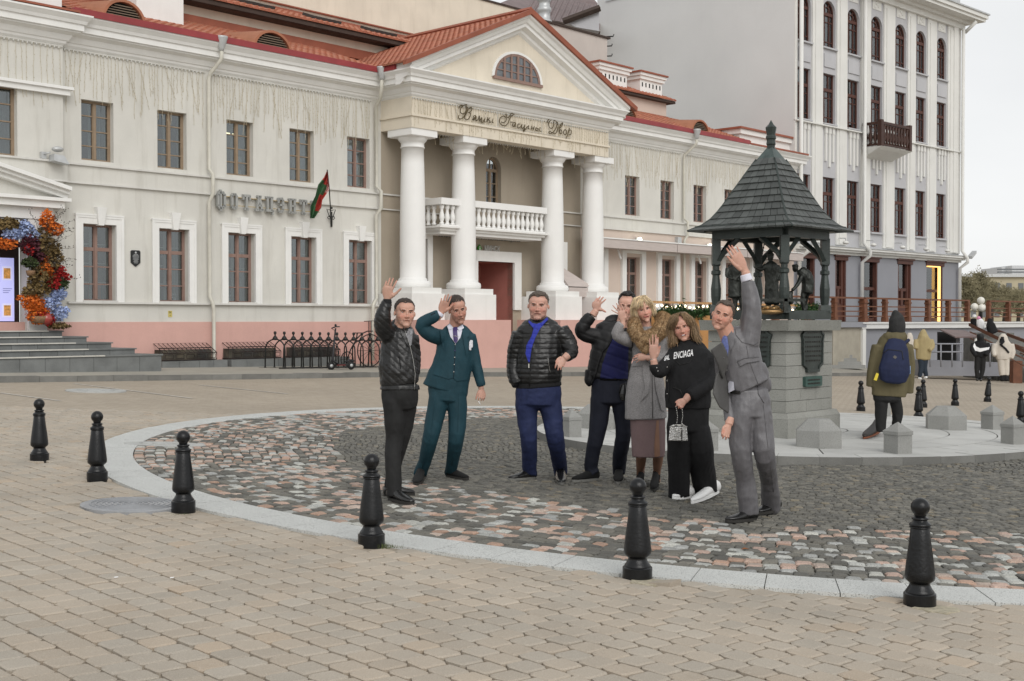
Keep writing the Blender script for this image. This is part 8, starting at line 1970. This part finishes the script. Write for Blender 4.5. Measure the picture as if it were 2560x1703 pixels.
# open front, lining side flap hanging forward
q=MB();Fl=[(1812,905,-.03),(1790,940,-.10),(1782,985,-.15),(1800,1020,-.15),(1822,1034,-.10),(1822,985,-.05),(1826,940,-.03)]
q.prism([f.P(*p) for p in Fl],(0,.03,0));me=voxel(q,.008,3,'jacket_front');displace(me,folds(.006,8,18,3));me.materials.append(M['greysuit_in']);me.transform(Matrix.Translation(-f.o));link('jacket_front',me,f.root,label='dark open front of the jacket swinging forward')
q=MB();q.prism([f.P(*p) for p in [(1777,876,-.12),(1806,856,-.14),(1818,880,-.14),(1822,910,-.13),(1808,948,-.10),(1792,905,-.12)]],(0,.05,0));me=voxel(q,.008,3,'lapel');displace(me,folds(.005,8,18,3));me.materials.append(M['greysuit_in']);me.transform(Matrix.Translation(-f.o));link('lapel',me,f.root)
f.decal([(1797,845),(1808,836),(1818,842),(1822,870),(1818,900),(1806,886)],'shirt',mat('striped_blue_shirt',(.14,.17,.38),.7,.3,60),.03,last=2,thick=.01);f.decal([(1798,880),(1806,876),(1812,900),(1806,915),(1798,905)],'shirt',M['whiteshirt'],.05,last=2)
f.decal([(1812,832),(1826,822),(1838,842),(1834,862),(1826,878),(1822,905),(1818,912),(1812,880),(1820,862)],'lapel',M['greysuit'],.018,last=1,thick=.014)
q=MB();q.prism([f.P(*p) for p in [(1820,952,-.04),(1834,955,-.13),(1836,975,-.13),(1822,982,-.08)]],(0,.04,0));f.put(q,'shirt_tail',M['whiteshirt']);f.decal([(1826,974),(1850,978),(1852,986),(1826,984)],'belt',M['shoe'],.012,last=2,thick=.01)
f.decal([(1844,903),(1862,896),(1896,893),(1898,902),(1866,907),(1850,916)],'pocket_flap',M['greysuit'],.012,last=1,thick=.012);f.line([(1843,904),(1862,896),(1897,893)],'pocket_seam',M['suit_seam'],.003,.014,last=1);f.line([(1850,917),(1866,908),(1899,903)],'pocket_seam',M['suit_seam'],.003,.012,last=1)
f.line([(1838,822),(1840,838),(1855,856),(1885,863),(1896,856)],'armhole_seam',M['suit_seam'],.0025,.002,last=1);
f.line([(1866,865),(1872,900),(1895,960)],'back_seam',M['suit_seam'],.002,.001,last=1)
for x,y in ((1810,896),(1817,926)):q=MB();q.ball(f.P(x,y,-.17),.008,8,5,sc=(1,.5,1));f.put(q,'button',M['greysuit_in'])
q=MB();f.loft(q,[(1868,702,-.02,15),(1863,686,-.02,13.5)],cap=.1);f.garment(q,'shirt_cuff',M['whiteshirt'],.006,1)
# ---------------------------------------------------------------- walker in green parka with backpack, seen from behind
f=Fig(17.3,'person walking away in green parka and grey beanie with a navy backpack',base=(2215,1095));f.off=PLH
a1,_=f.shoe((2205,1083),(2160,1098),mat('dark_boot',(.035,.03,.028),.6),w=.068,h=.17,sole=mat('orange_sole',(.22,.07,.03),.7),lift=.05,toelift=.0,name='boot')
d1=0
q=MB()
f.neck(f.head(2243,816,36,yaw=170,facevis=False,skin=(1,1,1)),2240,838,.0)
f.finish_body(.008)
q=MB();f.loft(q,[(2243,835,0,18),(2243,815,0,20.5),(2241,798,0,19),(2236,786,0,13),(2232,783,0,8)]);f.garment(q,'beanie',mat('dark_grey_knit',(.035,.035,.035),.95,.2,12,bump=.5,bs=60),.009,2)
q=MB();f.loft(q,[(2234,842,.03,20,.9),(2236,826,.04,17,.9),(2250,832,.02,13,.9)]);f.garment(q,'black_scarf',M['puffer'],.01,1)
q=MB();f.loft(q,[(2238,838,0,28,.8),(2234,858,0,40,.6),(2231,880,0,44,.6),(2227,920,0,46,.62),(2224,960,0,44,.6),(2222,990,0,43,.58)],cap=.15)
f.loft(q,[(2196,866,0,17),(2186,900,0,14),(2178,940,0,12),(2176,965,0,10)]);f.loft(q,[(2266,866,0,16),(2274,900,0,13),(2275,945,0,11.5),(2273,982,0,10)])
f.loft(q,[(2214,838,-.04,10),(2238,848,-.09,18),(2262,838,-.04,10)],k=.9,cap=.4);f.garment(q,'parka',mat('olive_green_parka',(.125,.105,.055),.85,.12,6,bump=.35,bs=16,bdist=.01),.011,2,folds(.008,6,14,71))
q=MB();f.loft(q,[(2242,852,-.14,22,.5),(2240,880,-.19,32,.5),(2236,925,-.22,39,.5),(2232,952,-.2,33,.5)]);bkp=thing('backpack','navy blue backpack with yellow tag on the back of the green-coated walker','backpack',f.P(2236,905,-.2));oo=f.o;f.o=bkp.location.copy();ro=f.root;f.root=bkp
M['pack']=mat('navy_pack_cloth',(.012,.018,.055),.8,.15,10,bump=.3)
f.garment(q,'pack_body',M['pack'],.011,2,folds(.006,6,14,72));f.decal([(2200,922),(2215,912),(2262,918),(2262,955),(2232,962),(2206,950)],'front_pocket',M['pack'],.014,last=1,thick=.02);f.line([(2208,884),(2220,874),(2255,878),(2258,900)],'zip',M['iron_thin'],.005,.004,last=1)
f.decal([(2237,888),(2243,893),(2238,898),(2232,893)],'diamond_patch',mat('tan_patch',(.12,.11,.10),.8),.008,last=1);q=MB();q.hexa([f.P(2184,950,-.3),f.P(2192,952,-.3),f.P(2197,935,-.28),f.P(2191,932,-.28)]+[f.P(2184,950,-.28),f.P(2192,952,-.28),f.P(2197,935,-.26),f.P(2191,932,-.26)]);f.put(q,'yellow_tag',mat('yellow_tag',(.62,.48,.02),.5))
q=MB();q.tube([f.P(2271,935,-.14),f.P(2271,915,-.14)],.03,10);q.tube([f.P(2271,915,-.14),f.P(2271,907,-.14)],.018,8);f.put(q,'water_bottle',mat('blue_bottle',(.2,.3,.5),.2));q=MB();q.tube([f.P(2256,862,-.17),f.P(2272,850,-.08)],.025,5);f.put(q,'shoulder_strap',M['pack']);f.o=oo;f.root=ro
q=MB();f.loft(q,[(2218,985,0,36,.6),(2218,1000,0,34,.7)]);f.loft(q,[(2204,985,0,15),(2203,1010,0,16),(2202,1035,0,14.5),(2202,1062,0,12.5),(2202,1078,0,11)]);f.loft(q,[(2236,985,0,15),(2240,1010,.05,15),(2244,1035,.08,13),(2241,1058,.1,11),(2238,1068,.12,9)]);f.garment(q,'trousers',M['blacktrouser'],.011,2,folds(.012,8,16,73))
f.loft(MB(),[(0,0,0,1),(0,1,0,1)]);q=MB();f.loft(q,[(2240,1064,.12,8),(2228,1070,.08,6)]);f.garment(q,'boot',M['suede'],.01,1)
# ---------------------------------------------------------------- small background walkers
def walker(Z,label,parts,head=None,skin=None,base=None,grp=None,extra=None):
 f=Fig(Z,label,base=base,group=grp)
 if head:
  hx,hy,hh,yaw,vis=head;hd=f.head(hx,hy,hh,yaw=yaw,facevis=False);f.neck(hd,hx,hy+hh*.8,0);f.finish_body(.016)
 for nm,m,lofts,k in parts:
  q=MB()
  for l in lofts:f.loft(q,l,k=k,n=12)
  f.garment(q,nm,m,.02,2,folds(.012,4,9,len(nm)))
 if extra:extra(f)
 return f
cream=mat('cream_padded_coat',(.58,.53,.46),.8,.06,5,bump=.3);tan_=mat('tan_hooded_coat',(.36,.29,.15),.85,.08,5,bump=.3);dj=mat('dark_denim',(.02,.03,.045),.85)
walker(43,'person in tan hooded coat and jeans walking away beyond the green parka',[('hooded_coat',tan_,[[(2309,824,0,4),(2308,833,0,9),(2308,842,0,13),(2309,856,0,21,.6),(2309,880,0,20,.6),(2308,898,0,18,.6)],[(2290,850,0,6),(2289,872,-.1,5.5)],[(2328,850,0,6),(2331,866,-.1,6),(2324,876,-.2,5)]],1),('jeans',dj,[[(2302,896,0,8),(2303,920,0,6),(2299,942,0,5)],[(2313,896,0,8),(2312,920,0,6),(2316,940,0,5)]],1),('shoes',M['paper'],[[(2297,946,0,3),(2303,947,-.1,3)],[(2311,945,0,3),(2317,943,-.1,3)]],1)],head=None,base=(2307,947))
def swoosh(f):
 f.decal([(2436,857),(2440,866),(2450,871),(2474,868),(2472,874),(2450,880),(2438,877),(2433,866)],'white_swoosh',M['paper'],.02,step=2)
 f.decal([(2447,838),(2455,838),(2455,850),(2447,850)],'face',M['skin'],.12,step=2)
walker(43,'person in black sweatshirt with a big white swoosh walking towards the camera',[('cap',M['puffer'],[[(2451,836,0,8),(2451,842,0,9),(2451,852,0,8)]],1),('sweatshirt',M['blackcloth'],[[(2451,852,0,9),(2450,862,0,19,.6),(2450,880,0,19,.6),(2449,892,0,16,.6)],[(2434,860,0,7),(2431,875,-.1,6),(2440,890,-.2,5)],[(2467,860,0,7),(2472,875,-.1,6),(2464,888,-.2,5)]],1),('trousers',M['blacktrouser'],[[(2444,890,0,8),(2442,920,0,6),(2443,945,0,4.5)],[(2456,890,0,8),(2457,920,0,6),(2452,946,0,4.5)]],1),('shoes',M['shoe'],[[(2443,946,0,3.5),(2443,950,-.15,3.5)],[(2452,947,0,3.5),(2452,951,-.15,3.5)]],1)],head=(2451,845,17,0,0),base=(2450,951),extra=swoosh)
def strap(f):
 f.line([(2500,860),(2514,872),(2522,882)],'bag_strap',M['blackcloth'],.035,.03);f.decal([(2500,846),(2510,846),(2512,855),(2506,862),(2498,856)],'black_scarf',M['blackcloth'],.06);f.decal([(2502,842),(2510,842),(2510,847),(2502,847)],'face',M['skin'],.08)
walker(43,'person in cream hooded padded jacket and trousers walking towards the camera at the right',[('padded_jacket',cream,[[(2508,835,0,5),(2508,842,0,10),(2508,850,0,12),(2508,864,0,22,.6),(2508,885,0,21,.6),(2508,898,0,18,.6)],[(2488,862,0,8),(2484,878,-.05,7),(2487,890,-.15,5)],[(2527,862,0,8),(2532,880,-.05,7),(2528,896,-.1,5)]],1),('trousers',cream,[[(2502,896,0,9),(2503,920,0,7.5),(2505,938,0,6.5)],[(2515,896,0,9),(2516,920,0,7.5),(2516,938,0,6.5)]],1),('black_boots',M['suede'],[[(2506,938,0,5),(2505,952,-.1,5)],[(2515,938,0,5),(2516,952,-.1,5)]],1)],base=(2510,953),extra=strap)
walker(46,'person in a cream hood half hidden behind the green parka shoulder',[('hooded_coat',cream,[[(2274,833,0,5),(2274,843,0,9),(2272,858,0,14,.6),(2272,890,0,14,.6)]],1),('jeans',dj,[[(2270,888,0,8),(2270,930,0,6)],[(2278,888,0,8),(2277,930,0,6)]],1)],base=(2272,935))
walker(50,'child in white jacket and pink hat coming down the terrace stair',[('pink_hat',mat('pink_knit',(.6,.25,.38),.9),[[(2446,791,0,3),(2447,797,0,6)]],1),('white_jacket',M['paper'],[[(2448,799,0,7),(2451,808,0,10,.7),(2453,822,0,9,.7)]],1)],base=(2450,822))
walker(50.5,'person in grey hat and black coat at the top of the terrace stair',[('grey_hat',M['tower_grey'],[[(2435,787,0,4),(2436,793,0,6)]],1),('black_coat',M['blackcloth'],[[(2434,797,0,7),(2434,806,0,8,.7),(2436,818,0,8,.7)]],1)],base=(2436,820))
walker(49.5,'person in black hooded coat descending behind the raking handrail',[('black_coat',M['blackcloth'],[[(2475,797,0,5),(2475,804,0,7),(2477,815,0,12,.7),(2483,832,0,13,.7)]],1)],base=(2480,836))
# ---------------------------------------------------------------- three bronze figures in the pavilion
def bronze(Z,label,lofts,head,feet):
 f=Fig(Z,label,base=feet,group='bronze figures under the pavilion roof');b=dp(feet[0],feet[1],Z);f.root['category']='statue';f.root.name='bronze_figure';f.root.location=(b.x,b.y,EYE+.075);f.o=f.root.location.copy();q=MB()
 for l in lofts:f.loft(q,l,n=12)
 hx,hy,hr=head;c=f.P(hx,hy);r=hr*f.k;ell(q,c,(r*.8,r*.95,r*1.05));ell(q,c+Vector((0,-r*.9,-r*.1)),(r*.2,r*.25,r*.3));ell(q,c+Vector((0,0,r*.65)),(r*.95,r*1.05,r*.5))
 me=voxel(q,.010,1,'figure');displace(me,folds(.012,11,26,5,(1.4,1,.6)));me.materials.append(M['bronze_fig']);me.transform(Matrix.Translation(-f.o));link('figure',me,f.root)
bronze(17.55,'bronze figure in long belted robe with outstretched arm in the middle of the pavilion',[[(1928,655,0,9),(1928,668,0,19,.7),(1929,695,0,17,.7),(1930,730,0,18,.7),(1931,758,0,20,.7)],[(1914,664,0,6),(1902,674,-.05,5),(1888,668,-.1,4)],[(1944,666,0,6),(1950,685,0,5),(1949,700,-.05,4)],[(1922,755,0,7),(1922,778,0,5)],[(1940,755,0,6),(1944,778,0,5)]],(1926,643,10),(1930,780))
bronze(17.7,'bronze figure bending forward over a sack at the right of the pavilion',[[(2000,676,0,12,.8),(2015,690,0,16,.8),(2020,710,0,15,.8),(2018,732,0,15,.8)],[(2003,690,-.05,6),(1994,712,-.12,5),(1980,726,-.15,4)],[(2010,730,0,7),(2006,752,0,5.5),(2012,777,0,5)],[(2020,730,0,6),(2014,755,.1,5),(2016,775,.1,4)],[(1978,728,-.1,5),(1974,745,-.1,9),(1978,760,-.1,7)]],(1988,671,9),(2012,779))
bronze(17.7,'bronze figure with hands on its stomach behind the left post of the pavilion',[[(1836,663,0,10),(1836,674,0,18,.7),(1838,700,0,15,.7),(1838,725,0,17,.7),(1839,742,0,18,.7)],[(1820,672,0,6),(1818,690,-.04,5),(1832,698,-.1,4)],[(1852,672,0,6),(1856,690,-.04,5),(1844,700,-.1,4)],[(1836,735,0,7),(1838,760,0,6),(1837,777,0,5)],[(1852,735,0,7),(1854,760,0,6),(1856,777,0,5)]],(1838,652,9),(1845,780))
